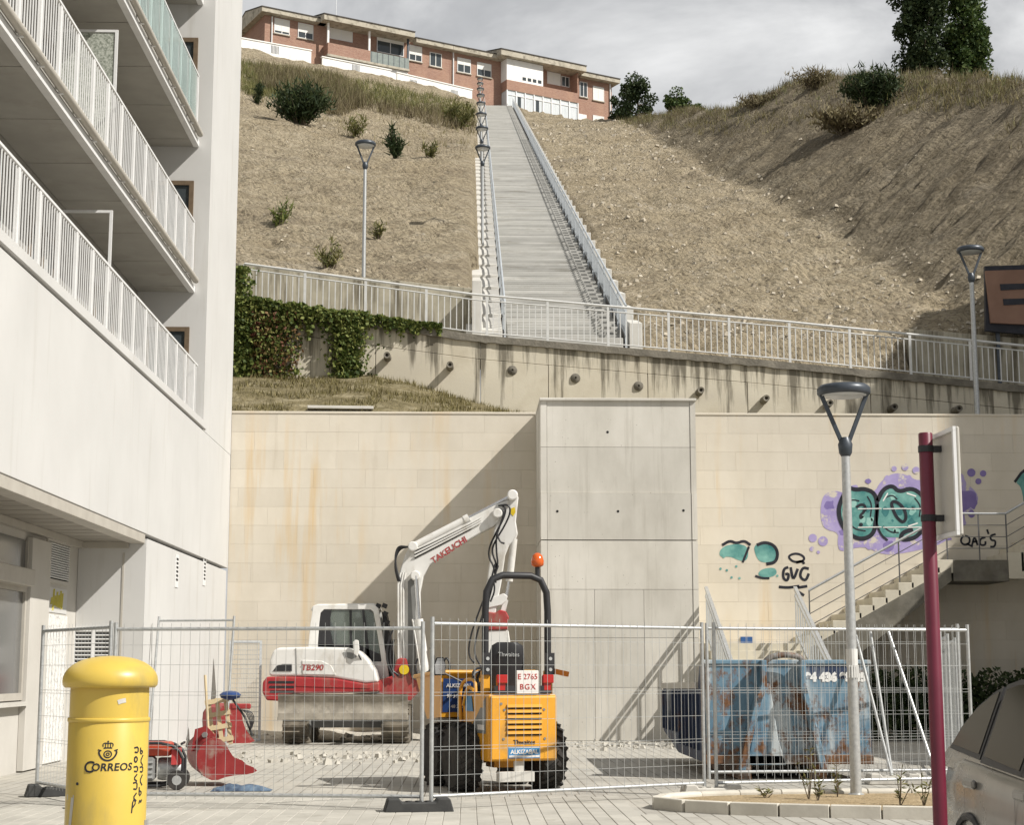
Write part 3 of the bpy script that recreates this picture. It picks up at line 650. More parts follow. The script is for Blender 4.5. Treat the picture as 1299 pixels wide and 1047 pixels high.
q = MB(); q.box(RG + .002, RG + .012, ya + .02, yb - .02, PX(70, 778, RG).z, PX(70, 746, RG).z); tagp = ap('notice_panel', q, M['render'])
# tangled yellow tag on the panel
M['yellow_tag'] = flat('yellow_spray', (.62, .55, .12)); q = MB(); rr = random.Random(2); yc, zc = (ya + yb)/2, PX(70, 762, RG).z
for k in range(7):
    y_ = yc - .35 + .11*k; q.beam((RG + .016, y_, zc - .17 + .1*rr.random()), (RG + .016, y_ + .05, zc + .18 - .15*rr.random()), .045, .004)
ap('painted_tag', q, M['yellow_tag'])
# door covered with scribbles, below
sc = NT('scribbled_door'); wv = sc.new('ShaderNodeTexWave'); wv.inputs['Scale'].default_value = 5; wv.inputs['Distortion'].default_value = 14; wv.inputs['Detail'].default_value = 4; wv.inputs['Detail Scale'].default_value = 2.2
sc.l.new(sc.pos((1, 1.5, .7)), wv.inputs['Vector']); M['scribble'] = sc.out(sc.mix(sc.ramp(wv.outputs['Fac'], [(.03, .75), (.09, 0.0)]), (.70, .69, .66), (.16, .15, .15)), .7)
q = MB(); q.box(RG + .002, RG + .03, ya, yb, .04, PX(70, 781, RG).z); ap('service_door', q, M['scribble'], bevel=.006)
# shop pilaster, window, shutter box
yp0, yp1 = PX(30, 760, RG).y, PX(55, 760, RG).y
m_ = MB(); m_.box(RG + .002, RG + .10, yp0, yp1 - .03, .02, 3.35); ap('pilaster', m_, M['render_grey'], bevel=.006)
f = MB(); zs = PX(15, 890, RG).z
for a in ((8, yp0 - .01, 1.02, 1.12), (8, yp0 - .01, 2.55, 2.66), (yp0 - .10, yp0 - .01, 1.12, 2.55), (yp0 - .06, yp0 - .01, 2.66, 3.30), (yp0 - 2.0, yp0 - 1.94, 1.12, 2.55)): f.box(RG - .02, RG + .05, *a)
fo = ap('shop_window', f, M['tan_metal']); q = MB(); q.box(RG + .004, RG + .012, 8, yp0 - .02, 1.12, 3.30); ap('pane', q, glass('shop_glass', (.12, .12, .115), .12), fo)
q = MB(); q.box(RG + .013, RG + .22, 8, yp0 - .25, 2.62, 2.86); ap('shutter_box', q, M['tan_metal'], fo, bevel=.01)
q = MB(); q.box(RG + .001, RG + .13, 8, yp0 - .005, .94, 1.0); ap('sill', q, M['render_grey'], fo)
# little vents in the base wall
for px in (224, 259):
    p = PX(px, 722, FACADE - .025); q = MB(); q.box(FACADE - .024, FACADE - .012, p.y - .16, p.y + .16, p.z - .34, p.z + .26); vo = ap('vent', q, M['white_metal'])
    for k in range(6):
        s = MB(); s.box(FACADE - .013, FACADE - .009, p.y - .10, p.y + .10, p.z - .22 + k*.075, p.z - .18 + k*.075); ap('vent_slot', s, M['dark'], vo)
m_ = MB(); m_.box(FACADE - .024, FACADE - .004, G_Y + .3, BY1, 0.0, .12); ap('plinth', m_, M['concrete'])

# ================================================================ brick houses on the crest
HA, HB, HZ = Vector((-23.7, 178.3, 0)), Vector((17.8, 200, 0)), 68.6
HU = (HB - HA).normalized(); HV = Vector((-HU.y, HU.x, 0)); HANG = math.atan2(HU.y, HU.x)
def HX(px, py, off=0.0):                       # pixel -> local (x, z) on the house plane shifted by off
    d = ray(px, py); P0 = HA + HV * off; t = (P0 - CP).dot(HV) / d.dot(HV); p = CP + d * t
    return (p - HA).dot(HU), p.z - HZ
def brick_mat():
    t = NT('red_brick'); v = t.pos((1,1,1), 'obj'); br = t.new('ShaderNodeTexBrick'); mp = t.new('ShaderNodeMapping'); mp.inputs['Rotation'].default_value = (R(90), 0, 0); t.l.new(v, mp.inputs['Vector']); t.l.new(mp.outputs['Vector'], br.inputs['Vector'])
    br.inputs['Scale'].default_value = 1; br.inputs['Brick Width'].default_value = .26; br.inputs['Row Height'].default_value = .085; br.inputs['Mortar Size'].default_value = .008
    br.inputs['Color1'].default_value = (.25, .125, .088, 1); br.inputs['Color2'].default_value = (.33, .185, .135, 1); br.inputs['Mortar'].default_value = (.36, .30, .24, 1)
    col = t.mix(t.ramp(t.noise(t.pos((1,1,.6), 'obj'), .5, 5), [(.45, 0.0), (.75, .5)]), br.outputs['Color'], (.44, .28, .19)); return t.out(col, .9)
M['brick'] = brick_mat(); M['eave'] = surf('eave_concrete', (.36, .33, .26), (.48, .44, .36), 1.2, .9, coord='obj', dirt=((.16, .14, .11), .5, .7, 1.6, (1,1,1))); M['roof'] = surf('dark_roof', (.05, .045, .04), (.09, .08, .07), 2, .8)
M['shutter'] = surf('blind_white', (.66, .65, .60), (.74, .73, .68), 3, .6, stretch=(.3, .3, 8)); M['house_white'] = surf('garden_white', (.74, .73, .70), (.82, .81, .78), .8, .85, dirt=((.55, .52, .47), .6, .8, .8, (1,1,.3)))
M['teal_panel'] = surf('grey_green_panel', (.15, .18, .165), (.22, .25, .23), 4, .5); M['curtain'] = surf('net_curtain', (.46, .50, .52), (.66, .68, .68), 3, .8, stretch=(5, 5, .3))
def hp(name, mb, mat, parent, **k): return build(name, mb, mat, parent, **k)
def hwin(par, px0, py0, px1, py1, off=0.0, blind=.55, sill=True, name='window', frame=None, skew=True):
    x0, z1 = HX(px0, py0, off); x1, z0 = HX(px1, py1, off); zt, zb = (HX(px0, py0, off)[1] + HX(px1, py0, off)[1]) / 2, z0
    if x1 < x0: x0, x1 = x1, x0
    y = off; f = MB(); w = .075
    for a in ((x0, x0+w, zb, zt), (x1-w, x1, zb, zt), (x0+w, x1-w, zt-w, zt), (x0+w, x1-w, zb, zb+w), ((x0+x1)/2-.04, (x0+x1)/2+.04, zb+w, zt-w)): f.box(a[0], a[1], y-.07, y+.01, a[2], a[3])
    fo = hp(name, f, frame or M['white_metal'], par)
    q = MB(); q.box(x0+w, x1-w, y-.03, y-.012, zb+w, zt-w); hp('pane', q, M['pane'], fo)
    if blind: q = MB(); q.box(x0+w, x1-w, y-.05, y-.033, zt-w-(zt-zb-2*w)*blind, zt-w); hp('blind', q, M['shutter'], fo)
    if sill: q = MB(); q.box(x0-.1, x1+.1, y-.16, y-.002, zb-.12, zb-.01); hp('sill', q, M['eave'], fo)
def house(lx0, lx1, label):
    h = thing('brick_house', label, 'house', HA + Vector((0, 0, HZ)), HANG); m_ = MB(); m_.box(lx0, lx1, 0, 9, -10, 6.3); hp('wall', m_, M['brick'], h); return h
def roof_slab(h, x0, x1, y0, z, name='roof', th=.5):
    m_ = MB(); m_.prism([(y0, z), (y0, z + th), (4.5, z + th + (4.5 - y0) * .24), (9.6, z + th), (9.6, z)], 'x', x0, x1); r_ = hp(name, m_, M['eave'], h)
    m_ = MB(); m_.prism([(y0 - .08, z + th + .002), (y0 - .08, z + th + .11), (4.5, z + th + .13 + (4.5 - y0) * .24), (9.7, z + th + .11), (9.7, z + th + .002), (4.5, z + th + .01 + (4.5 - y0) * .24)], 'x', x0 - .05, x1 + .05); hp('roof_tiles', m_, M['roof'], r_)
xs_ = lambda px, py, off=0: HX(px, py, off)[0]
zs_ = lambda px, py, off=0: HX(px, py, off)[1]
hx0, hxm, hx1 = xs_(336, 30), xs_(571, 80), xs_(776, 120)
BAY = -1.5
h1 = house(hx0, hxm - .02, 'brick house with green glazed balcony and gable end above the white garden wall')
ez = 6.05
roof_slab(h1, hx0 - .7, xs_(411, 24), -.9, ez); roof_slab(h1, xs_(411, 22, BAY - .5), xs_(526, 44, BAY - .5), BAY - .6, ez, th=.62); roof_slab(h1, xs_(524, 48), hxm - .02, -.9, ez)
hwin(h1, 348, 24, 367, 45, blind=.85); hwin(h1, 378, 30, 397, 51, blind=.6); hwin(h1, 519, 58, 535, 79, blind=.6); hwin(h1, 545, 67, 560, 86, blind=0, frame=M['shutter'])
bx0, bxm, bx1 = xs_(416, 55, BAY), xs_(470, 65, BAY), xs_(519, 70, BAY)
zb0 = zs_(417, 68, BAY)
m_ = MB(); m_.box(bx0, bxm - .01, BAY, BAY + .2, zb0, zb0 + 1.35); m_.box(bx0, bx0 + .2, BAY + .2, -.002, zb0, zb0 + 1.35); bo = hp('balcony', m_, M['brick'], h1)
m_ = MB(); m_.box(bx0 - .05, bx1 + .05, BAY - .05, -.004, zb0 - .25, zb0 - .002); hp('balcony_slab', m_, M['eave'], bo)
m_ = MB(); m_.box(bxm + .01, bx1, BAY, BAY + .06, zb0 + .02, zb0 + 1.30); go = hp('glazed_balcony', m_, M['teal_panel'], h1)
for k in range(7): m_ = MB(); xx = bxm + (bx1 - bxm) * (k + .2) / 7; m_.box(xx, xx + .05, BAY - .03, BAY - .002, zb0 + .02, zb0 + 1.32); hp('baluster', m_, M['dark_steel'], go)
for xx in (bx0 + .02, bxm - .15, bx1 - .12):
    m_ = MB(); m_.box(xx, xx + .22, BAY + .21, BAY + .42, zb0, ez - .002); hp('pillar', m_, M['house_white'] if xx < bx1 - 1 else M['dark_steel'], h1)
hwin(h1, 418, 35, 447, 54, -.02, blind=1, sill=False, name='shuttered_window'); hwin(h1, 478, 50, 512, 72, -.02, blind=.2, sill=False)
m_ = MB(); m_.box(bx0, bx1, -1.2, -.006, -8, zb0 - .252); hp('lower_wall', m_, M['house_white'], h1)
for k in range(4):
    m_ = MB(); xx = bx0 + .5 + k * (bxm - bx0 - .6) / 4; m_.box(xx, xx + .85, -1.23, -1.2, zb0 - .9, zb0 - .62); hp('clerestory_pane', m_, M['pane'], h1)
for px, py0 in ((341, 16),):
    m_ = MB(); x_ = xs_(px, 30); m_.tube([(x_ + .35, -.1, -6), (x_ + .35, -.1, ez - .1)], .09, 8); hp('downpipe', m_, M['white_metal'], h1)
m_ = MB(); m_.tube([(xs_(435, 10), 2, 6.5), (xs_(435, 10), 2, 11.0)], .035, 6); hp('aerial', m_, M['galv'], h1)
h2 = house(hxm + .02, hx1, 'brick house with white glazed bay at the head of the long stair')
roof_slab(h2, hxm + .02, xs_(632, 78), -.9, ez); cx0, cx1 = xs_(638, 80, BAY), xs_(736, 110, BAY)
roof_slab(h2, cx0 - .6, cx1 + .5, BAY - .7, ez + .05, th=.68); roof_slab(h2, cx1 + .6, hx1 + .7, -.9, ez)
hwin(h2, 580, 74, 597, 94, blind=.45); hwin(h2, 605, 80, 623, 99, blind=.5); hwin(h2, 735, 104, 745, 124, blind=0); hwin(h2, 752, 110, 766, 129, blind=1); hwin(h2, 752, 147, 766, 164, blind=1, sill=False)
x0, zt = HX(734, 144); x1, zb = HX(744, 162); m_ = MB(); m_.box(x0, x1, -.06, -.002, zb - .6, zt); hp('house_door', m_, M['house_white'], h2)
bz1 = zs_(643, 103, BAY); bz0 = zs_(643, 113, BAY); bw0, bw1 = xs_(643, 100, BAY), xs_(734, 120, BAY)
m_ = MB(); m_.box(bw0, bw1, BAY, -.003, bz0, bz1 + .25); bay = hp('bay_parapet', m_, M['brick'], h2)
m_ = MB(); m_.box(bw0, xs_(689, 90, BAY), BAY + .02, -.003, bz1 + .252, ez - .01); enc = hp('white_enclosure', m_, M['house_white'], h2)
for k in range(4):
    xx = xs_(663, 95, BAY) + k * .72; m_ = MB(); m_.box(xx, xx + .48, BAY - .01, BAY + .018, bz1 + .55, bz1 + .95); hp('small_window', m_, M['pane'], enc)
m_ = MB(); m_.box(bw1 - .15, bw1, BAY + .02, -.004, bz1 + .252, ez - .02); hp('side_fin', m_, M['brick'], h2)
hwin(h2, 694, 92, 711, 109, -.02, blind=1, sill=False); hwin(h2, 712, 97, 722, 111, -.02, blind=0, sill=False)
gz0 = zs_(643, 136, BAY)
m_ = MB(); m_.box(bw0 + .1, bw1 - .1, BAY + .12, -.003, gz0, bz0 - .002); gb = hp('glazed_bay', m_, M['curtain'], h2)
for k in range(9):
    xx = bw0 + (bw1 - bw0 - .14) * k / 8; m_ = MB(); m_.box(xx, xx + .14, BAY + .02, BAY + .118, gz0, bz0 - .003); hp('mullion', m_, M['white_metal'], gb)
for k in (1, 3): xx = bw0 + (bw1 - bw0) * k / 8; m_ = MB(); m_.box(xx + .3, xx + .75, BAY + .10, BAY + .119, gz0 + .1, bz0 - .5); hp('open_pane', m_, M['pane'], gb)
m_ = MB(); m_.box(bw0 + .14, bw1 - .14, BAY + .06, BAY + .117, bz0 - .62, bz0 - .5); hp('transom', m_, M['white_metal'], gb)
m_ = MB(); m_.box(bw0, bw1, BAY, -.004, -8, gz0 - .002); hp('base_wall', m_, M['brick'], h2)
for px in (572, 774):
    m_ = MB(); x_ = xs_(px, 100) + (.25 if px < 600 else -.1); m_.tube([(x_, -.12, -7), (x_, -.12, ez - .05)], .09, 8); hp('downpipe', m_, M['white_metal'], h2)
# white garden walls
gwoff = -4.0
for k, (a, c, bt, lab) in enumerate((((306, 47), (395, 63), 5.0, 'white garden wall with small grille below the gable end of the brick house'), ((409, 71), (496, 88), 5.0, 'white garden wall below the green glazed balcony'), ((504, 91), (599, 113), 5.0, 'white garden wall ending beside the stair lamps'))):
    xa, za = HX(*a, gwoff); xb, zb = HX(*c, gwoff); g = thing('garden_wall', lab, 'wall', HA + Vector((0, 0, HZ)), HANG, 'white garden walls on the crest')
    m_ = MB(); m_.prism([(xa, -4), (xb, -4), (xb, zb - .12), (xa, za - .12)], 'y', gwoff, gwoff + .25); hp('wall_body', m_, M['house_white'], g)
    m_ = MB(); m_.prism([(xa - .08, za - .118), (xb + .08, zb - .118), (xb + .08, zb), (xa - .08, za)], 'y', gwoff - .08, gwoff + .33); hp('coping', m_, M['house_white'], g)
    for (gx0, gy0) in (((344, 62),), ((447, 86),), ((520, 105), (572, 118)))[k]:
        p = HX(gx0, gy0, gwoff)
        for j in range(6): m_ = MB(); m_.box(p[0] + j*.16, p[0] + j*.16 + .06, gwoff - .03, gwoff + .002, p[1] - .45, p[1] + .45); hp('grille_bar', m_, M['dark_steel'], g)
# ================================================================ lamps
M['lens'] = surf('lamp_lens', (.45, .47, .48), (.55, .57, .58), 5, .25, 0, .5)
def lamp_meshes(H, rp):
    out = []
    b = MB(); b.lathe([(rp*1.5, 0), (rp*1.5, .02), (rp*1.05, .03), (rp, .6), (rp*.8, H - .82)], 14); out.append(('pole', b.mesh('pole', M['galv'], smooth=40)))
    b = MB(); b.lathe([(rp*.82, H-.84), (.075, H-.80), (.085, H-.70), (.05, H-.62), (.02, H-.615)], 14); out.append(('collar', b.mesh('collar', M['dark_steel'], smooth=40)))
    for s in (-1, 1):
        b = MB(); b.beam((s*.03, 0, H-.70), (s*.275, 0, H-.09), .05, .028, upv=(0,1,0)); out.append(('arm', b.mesh('arm', M['dark_steel'], bevel=.006)))
    b = MB(); b.lathe([(.285, H-.13), (.305, H-.11), (.305, H-.05), (.27, H-.015), (.15, H), (.02, H+.003)], 32); out.append(('head', b.mesh('head', M['dark_steel'], smooth=50)))
    b = MB(); b.lathe([(.05, H-.138), (.25, H-.138), (.26, H-.131), (.05, H-.1305)], 32); out.append(('lens', b.mesh('lens', M['lens'], smooth=40)))
    return out
lm_big, lm_std = lamp_meshes(4.65, .062), lamp_meshes(4.25, .058)
def lamp(parts, label, loc, rz=0, group=None, sc=1):
    t = thing('street_lamp', label, 'street lamp', loc, rz, group); t.scale = (sc, sc, sc)
    for nm, me_ in parts: link(nm, me_, t)
    return t
L0 = lamp(lm_big, 'tall grey street lamp with dark disc head standing in the kerbed soil island', (4.33, 18.75, .06))
m_ = MB(); m_.lathe([(.066, 1.42), (.067, 1.62)], 14); build('paper_sticker', m_, flat('paper', (.62, .62, .60)), L0)
for k in range(5): m_ = MB(); a = -1.0 + .4*k - 1.2; m_.beam((.068*math.cos(a), .068*math.sin(a), 1.44), (.075*math.cos(a), .075*math.sin(a), 1.30), .02, .003); build('torn_strip', m_, flat('paper2', (.60, .60, .58)), L0)
lamp(lm_std, 'street lamp with open disc head behind the mossy wall on the left slope', (-3.03, 46.5, 12.4), .35)
pR = PY(1240, 530, 41.2); lamp(lm_big, 'street lamp with disc head in front of the old stained wall', (pR.x, 41.2, bank_z(pR.x, 41.2) - .02), .1, sc=1.13)
LNAMES = ['street lamp on the stair kerb, ' + q for q in ('lowest of the line beside the long stair', 'second up from the foot of the long stair', 'third up from the foot of the long stair', 'fourth up from the foot of the long stair', 'fifth up from the foot of the long stair', 'third from the brick house at the stair head', 'second from the brick house at the stair head', 'highest of the line, next to the brick house')]
for y in (63, 76, 89.5, 104, 118, 132, 147, 162):
    lamp(lm_std, LNAMES.pop(0), (.42 + stair_dx(y), y, stair_z(y) + .12), .2, 'lamps climbing beside the long stair')

# ================================================================ concrete stair at the right
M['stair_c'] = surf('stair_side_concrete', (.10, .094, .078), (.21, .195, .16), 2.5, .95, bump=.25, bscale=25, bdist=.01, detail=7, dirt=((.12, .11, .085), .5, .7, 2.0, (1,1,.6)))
M['tread'] = surf('tread_concrete', (.50, .46, .37), (.60, .56, .46), 3, .9, bump=.15, bscale=30)
cs = thing('concrete_stair', 'concrete stair with landing rising along the graffiti wall to the right', 'stairs', (8, 36, 0))
def cp(name, mb, mat, parent=None, **k): return build(name, mb, mat, parent or cs, off=(8, 36, 0), **k)
FX0, FX1, LZ, L2X, L2Z = 5.0, 6.95, 2.0, 10.35, 3.78
for i in range(12):                                           # flight 1, climbing towards the wall
    y0 = 30.9 + i * .342; m_ = MB(); m_.box(FX0, FX1, y0, TOWER_Y + .42, LZ*i/12 + (.0 if i else .004), LZ*(i+1)/12); cp('step', m_, M['tread'], bevel=.006)
m_ = MB(); m_.box(FX0, 7.2, TOWER_Y + .42, WALL_Y - .012, .004, LZ); cp('landing', m_, M['tread'])
nf = 11; rx, rz_ = (L2X - 7.2) / nf, (L2Z - LZ) / nf
for i in range(nf):
    x0 = 7.2 + rx*i; m_ = MB(); m_.box(x0, x0 + rx + .05, 35.32, WALL_Y - .012, LZ + rz_*i - .12, LZ + rz_*(i+1)); cp('step', m_, M['tread'], bevel=.006)
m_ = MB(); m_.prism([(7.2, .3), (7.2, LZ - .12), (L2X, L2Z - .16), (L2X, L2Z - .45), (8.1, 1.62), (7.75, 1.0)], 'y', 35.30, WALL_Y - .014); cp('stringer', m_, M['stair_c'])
zig = [(7.2, LZ - .13)]
for i in range(nf): zig += [(7.2 + rx*i, LZ + rz_*(i+1) - .02), (7.2 + rx*(i+1), LZ + rz_*(i+1) - .02)]
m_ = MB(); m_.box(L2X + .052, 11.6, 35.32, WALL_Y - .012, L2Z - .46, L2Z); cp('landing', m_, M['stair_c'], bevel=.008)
for i in range(14):
    x0 = 11.602 + rx*i; m_ = MB(); m_.box(x0, x0 + rx + .05, 35.32, WALL_Y - .012, L2Z + rz_*i - .4, L2Z + rz_*(i+1)); cp('step', m_, M['tread'])
M['thin_rail'] = surf('dark_thin_rail', (.10, .10, .10), (.16, .16, .155), 8, .4, .5, .5)
rl = thing('stair_railing', 'thin steel railing with wires along the graffiti wall stair', 'railing', (8, 35.34, 0))
prof = [(7.28, LZ + .12), (L2X, L2Z), (11.6, L2Z), (15.6, L2Z + 4*rz_/rx)]
def rp(name, mb, mat): return build(name, mb, mat, rl, off=(8, 35.34, 0), smooth=40)
m_ = MB(); m_.tube([(x, 35.36, z + 1.0) for x, z in prof], .028, 8); rp('hand_rail', m_, M['galv'])
for h in (.25, .5, .75): m_ = MB(); m_.tube([(x, 35.36, z + h) for x, z in prof], .010, 6); rp('wire', m_, M['thin_rail'])
for x in (7.29, 8.2, 9.25, 10.3, 11.0, 11.6, 12.8, 14.0): z = interp(x, prof); m_ = MB(); m_.box(x-.013, x+.013, 35.35, 35.375, z - .02, z + 1.0); rp('post', m_, M['thin_rail'])
# side balustrades of the lower flight
M['balu'] = surf('grey_balustrade', (.44, .46, .46), (.54, .56, .56), 5, .5, .2, .4)
for x, lab in ((FX0 + .03, 'sloping barred balustrade beside the concrete pier at the stair foot'), (FX1 - .03, 'sloping barred balustrade on the outer side of the stair foot')):
    bl = thing('balustrade', lab, 'railing', (x, 33, 0), 0, 'balustrades of the lower stair flight'); k = LZ / 4.1
    y0, y1 = 30.95, TOWER_Y + .40; zz = lambda y: LZ * (y - 30.9) / (12 * .342) + .15
    for h, w in ((1.02, .07), (.84, .045), (.08, .04)):
        m_ = MB(); m_.beam((x, y0, zz(y0) + h), (x, y1, zz(y1) + h), w, .05); build('rail', m_, M['galv'], bl, off=(x, 33, 0))
    for j in range(18): y = y0 + .03 + (y1 - y0 - .06) * j / 17; m_ = MB(); m_.box(x-.012, x+.012, y-.02, y+.02, zz(y) - .22, zz(y) + (1.02 if j in (0, 17) else .84)); build('bar', m_, M['balu'], bl, off=(x, 33, 0))
m_ = MB(); p = PY(947, 820, WALL_Y); m_.box(p.x - .13, p.x + .13, WALL_Y - .03, WALL_Y + .002, p.z - .2, p.z + .2)
tag(build('wall_plaque', m_, flat('blue_plaque', (.03, .09, .25), .4), loc=None), 'small blue plaque on the block wall behind the stair foot', 'sign')

# ================================================================ graffiti (paint lying on the wall)
M['purple'] = surf('purple_paint', (.30, .25, .47), (.40, .34, .58), 3, .7, dirt=((.58, .53, .45), .53, .60, 4, (1,1,1)))
M['purple_dk'] = surf('violet_paint', (.17, .13, .33), (.24, .19, .42), 3, .7)
M['teal'] = surf('teal_paint', (.03, .17, .17), (.22, .45, .40), 2.6, .6, detail=6)
M['teal_light'] = surf('light_teal_paint', (.20, .42, .38), (.34, .56, .50), 5, .6); M['teal_deep'] = surf('deep_teal_paint', (.02, .12, .13), (.06, .22, .22), 5, .6)
M['ink'] = surf('black_paint', (.012, .014, .02), (.03, .03, .04), 4, .5)
def gpoly(name, pts, mat, par, lay, it=2):
    q = [PY(x, y, WALL_Y) for x, y in pts]; q = chaikin(q, it) if it else q; y = WALL_Y - .006 - .0025 * lay
    m_ = MB(); m_.prism([(p.x, p.z) for p in q], 'y', y, y + .002); return build(name, m_, mat, par, off=tuple(par.location))
def gstroke(name, pts, w, mat, par, lay, closed=False, it=2):
    q = [PY(x, y, WALL_Y) for x, y in pts]; q = chaikin(q, it, closed)
    if closed: q = q + [q[0]]
    y = WALL_Y - .006 - .0025 * lay; m_ = MB(); N = len(q); a = []; b_ = []
    for i in range(N):
        t_ = q[min(i+1, N-1)] - q[max(i-1, 0)]
        if closed and i in (0, N-1): t_ = q[1] - q[N-2]
        n_ = Vector((-t_.z, 0, t_.x)).normalized() * (w / 2); a.append(q[i] + n_); b_.append(q[i] - n_)
    vs2 = [(p.x, y, p.z) for p in a] + [(p.x, y, p.z) for p in b_]; m_.add(vs2, [(i, i+1, N+i+1, N+i) for i in range(N-1)]); return build(name, m_, mat, par, off=tuple(par.location), recalc=False)
def gdot(x, y, r_, mat, par, lay): return gpoly('paint_dot', [(x + r_*math.cos(k*.628), y + r_*math.sin(k*.628)) for k in range(10)], mat, par, lay, 1)
g1 = thing('graffiti', 'large teal bubble letters with purple cloud sprayed on the block wall above the stair', 'graffiti', (9, WALL_Y, 4.5))
gpoly('purple_cloud', [(1041,640),(1046,626),(1062,622),(1078,630),(1110,625),(1116,612),(1132,600),(1150,602),(1166,612),(1180,600),(1200,596),(1222,600),(1224,612),(1236,622),(1242,632),(1236,645),(1222,652),(1226,664),(1212,668),(1200,690),(1150,702),(1120,705),(1095,692),(1066,702),(1062,690),(1064,676),(1046,672),(1041,660)], M['purple'], g1, 0)
gpoly('violet_smear', [(1205,612),(1216,624),(1236,622),(1240,634),(1230,646),(1216,652),(1205,664),(1196,640)], M['purple_dk'], g1, 1)
gpoly('letter_fill', [(1068,632),(1078,620),(1090,620),(1108,626),(1112,640),(1111,662),(1108,676),(1096,684),(1082,682),(1068,668),(1064,650)], M['teal'], g1, 2)
gpoly('letter_fill', [(1114,634),(1120,622),(1132,618),(1140,624),(1156,620),(1168,628),(1176,640),(1174,660),(1170,676),(1160,684),(1140,682),(1118,682),(1111,664)], M['teal'], g1, 2)
gstroke('outline', [(1068,632),(1076,619),(1086,622),(1096,620),(1110,626),(1113,642),(1111,662),(1108,678),(1095,685),(1080,681),(1067,666),(1063,648)], .095, M['ink'], g1, 3, True)
gstroke('outline', [(1113,636),(1120,621),(1132,616),(1140,625),(1156,619),(1170,628),(1178,646),(1173,668),(1162,683),(1142,686),(1144,676),(1158,672)], .095, M['ink'], g1, 3)
gstroke('outline', [(1113,640),(1111,664),(1118,680),(1126,686)], .05, M['ink'], g1, 3)
gstroke('letter_eye', [(1133,648),(1130,638),(1136,636),(1146,644),(1150,656),(1146,664),(1138,658)], .07, M['ink'], g1, 4, True)
gstroke('question_mark', [(1086,644),(1092,640),(1098,642),(1096,650),(1091,654),(1092,658)], .06, M['ink'], g1, 4); gdot(1092, 666, 2.6, M['ink'], g1, 4)
gr_ = random.Random(3)
for k in range(26):
    cx_, cy_ = gr_.uniform(1068, 1172), gr_.uniform(628, 680); r_ = gr_.uniform(1.5, 5.5); gpoly('shade_blob', [(cx_ + r_*gr_.uniform(.6, 1.3)*math.cos(a*.8), cy_ + r_*1.2*gr_.uniform(.6, 1.3)*math.sin(a*.8)) for a in range(8)], (M['teal_light'], M['teal_deep'])[k % 2], g1, 2.4, 1) if abs(cx_ - 1112) > 4 else None
for k in range(22):
    a = k * .2856; cx_, cy_ = 1140 + 100*math.cos(a) * gr_.uniform(.82, 1.0), 652 + 46*math.sin(a)*gr_.uniform(.85, 1.02); r_ = gr_.uniform(3, 9); gpoly('spray_edge', [(cx_ + r_*gr_.uniform(.5, 1.3)*math.cos(q*.7), cy_ + r_*gr_.uniform(.5, 1.3)*math.sin(q*.7)) for q in range(9)], (M['purple'], M['purple_dk'])[k % 3 == 0], g1, .4 + .1*(k % 3), 1)
for pts in ([(1072,640),(1080,634),(1090,636)], [(1074,660),(1084,672),(1098,674)], [(1122,632),(1132,628),(1138,634)], [(1160,632),(1168,642),(1166,656)], [(1120,668),(1130,676),(1140,676)], [(1100,630),(1106,640),(1104,656)]): gstroke('inner_line', pts, .03, M['ink'], g1, 3.4)
for pts in ([(1070,645),(1069,656),(1074,666)], [(1126,626),(1120,636)], [(1150,626),(1162,630)], [(1152,668),(1164,664)]): gstroke('highlight', pts, .03, M['house_white'], g1, 3.8)
for px in (1118, 1150, 1180): gstroke('highlight', [(px - 30, 646), (px, 645.5)], .022, M['house_white'], g1, 5, it=0); gstroke('highlight', [(px - 30, 669.5), (px, 669)], .022, M['house_white'], g1, 5, it=0)
for x, y, r_ in ((1134,595,3.6),(1148,593,4.5),(1162,597,4.8),(1232,600,5.5),(1247,601,4.2),(1241,611,4),(1031,683,5.5),(1044,687,6.5),(1030,697,3.2),(1038,701,2.2)): gdot(x, y, r_, M['purple_dk'] if x > 1200 else M['purple'], g1, 1)
g2 = thing('graffiti', 'half scrubbed teal letters sprayed beside the concrete pier', 'graffiti', (6.5, WALL_Y, 3.7))
gpoly('letter_fill', [(920,692),(940,690),(950,696),(948,712),(938,712),(926,706),(914,708),(912,700)], M['teal'], g2, 0); gpoly('letter_fill', [(956,692),(968,690),(984,694),(987,706),(980,714),(964,714),(958,704)], M['teal'], g2, 0); gpoly('letter_fill', [(966,722),(984,720),(986,730),(972,734),(960,730)], M['teal'], g2, 0)
gstroke('outline', [(916,692),(926,686),(934,690),(944,686),(952,692)], .06, M['ink'], g2, 1); gstroke('outline', [(960,692),(970,688),(982,692),(987,702),(984,714),(972,716)], .07, M['ink'], g2, 1); gstroke('outline', [(950,694),(946,704),(942,714)], .05, M['ink'], g2, 1); gstroke('outline', [(958,731),(966,734),(976,734)], .05, M['ink'], g2, 1)
for x, y in ((914,722),(922,724),(934,719),(928,733),(938,734),(986,731),(916,702),(918,707)): gdot(x, y, 1.6, M['teal'], g2, 1)
g3 = thing('graffiti', 'black sprayed tag with a halo at the foot of the stair handrail', 'graffiti', (7.2, WALL_Y, 3.4))
gstroke('tag_line', [(1001,705),(1010,702),(1020,706),(1020,712),(1008,714),(1001,709)], .05, M['ink'], g3, 0, True)
for pts in ([(1000,720),(994,722),(993,734),(999,738),(1001,728),(996,729)], [(1003,720),(1006,738),(1012,722)], [(1026,722),(1018,720),(1014,732),(1022,738),(1026,728)], [(1010,714),(1018,712),(1020,716)], [(988,745),(1000,746),(1014,744)], [(1008,748),(1020,756)], [(1012,746),(1024,744)]): gstroke('tag_line', pts, .06, M['ink'], g3, 0)
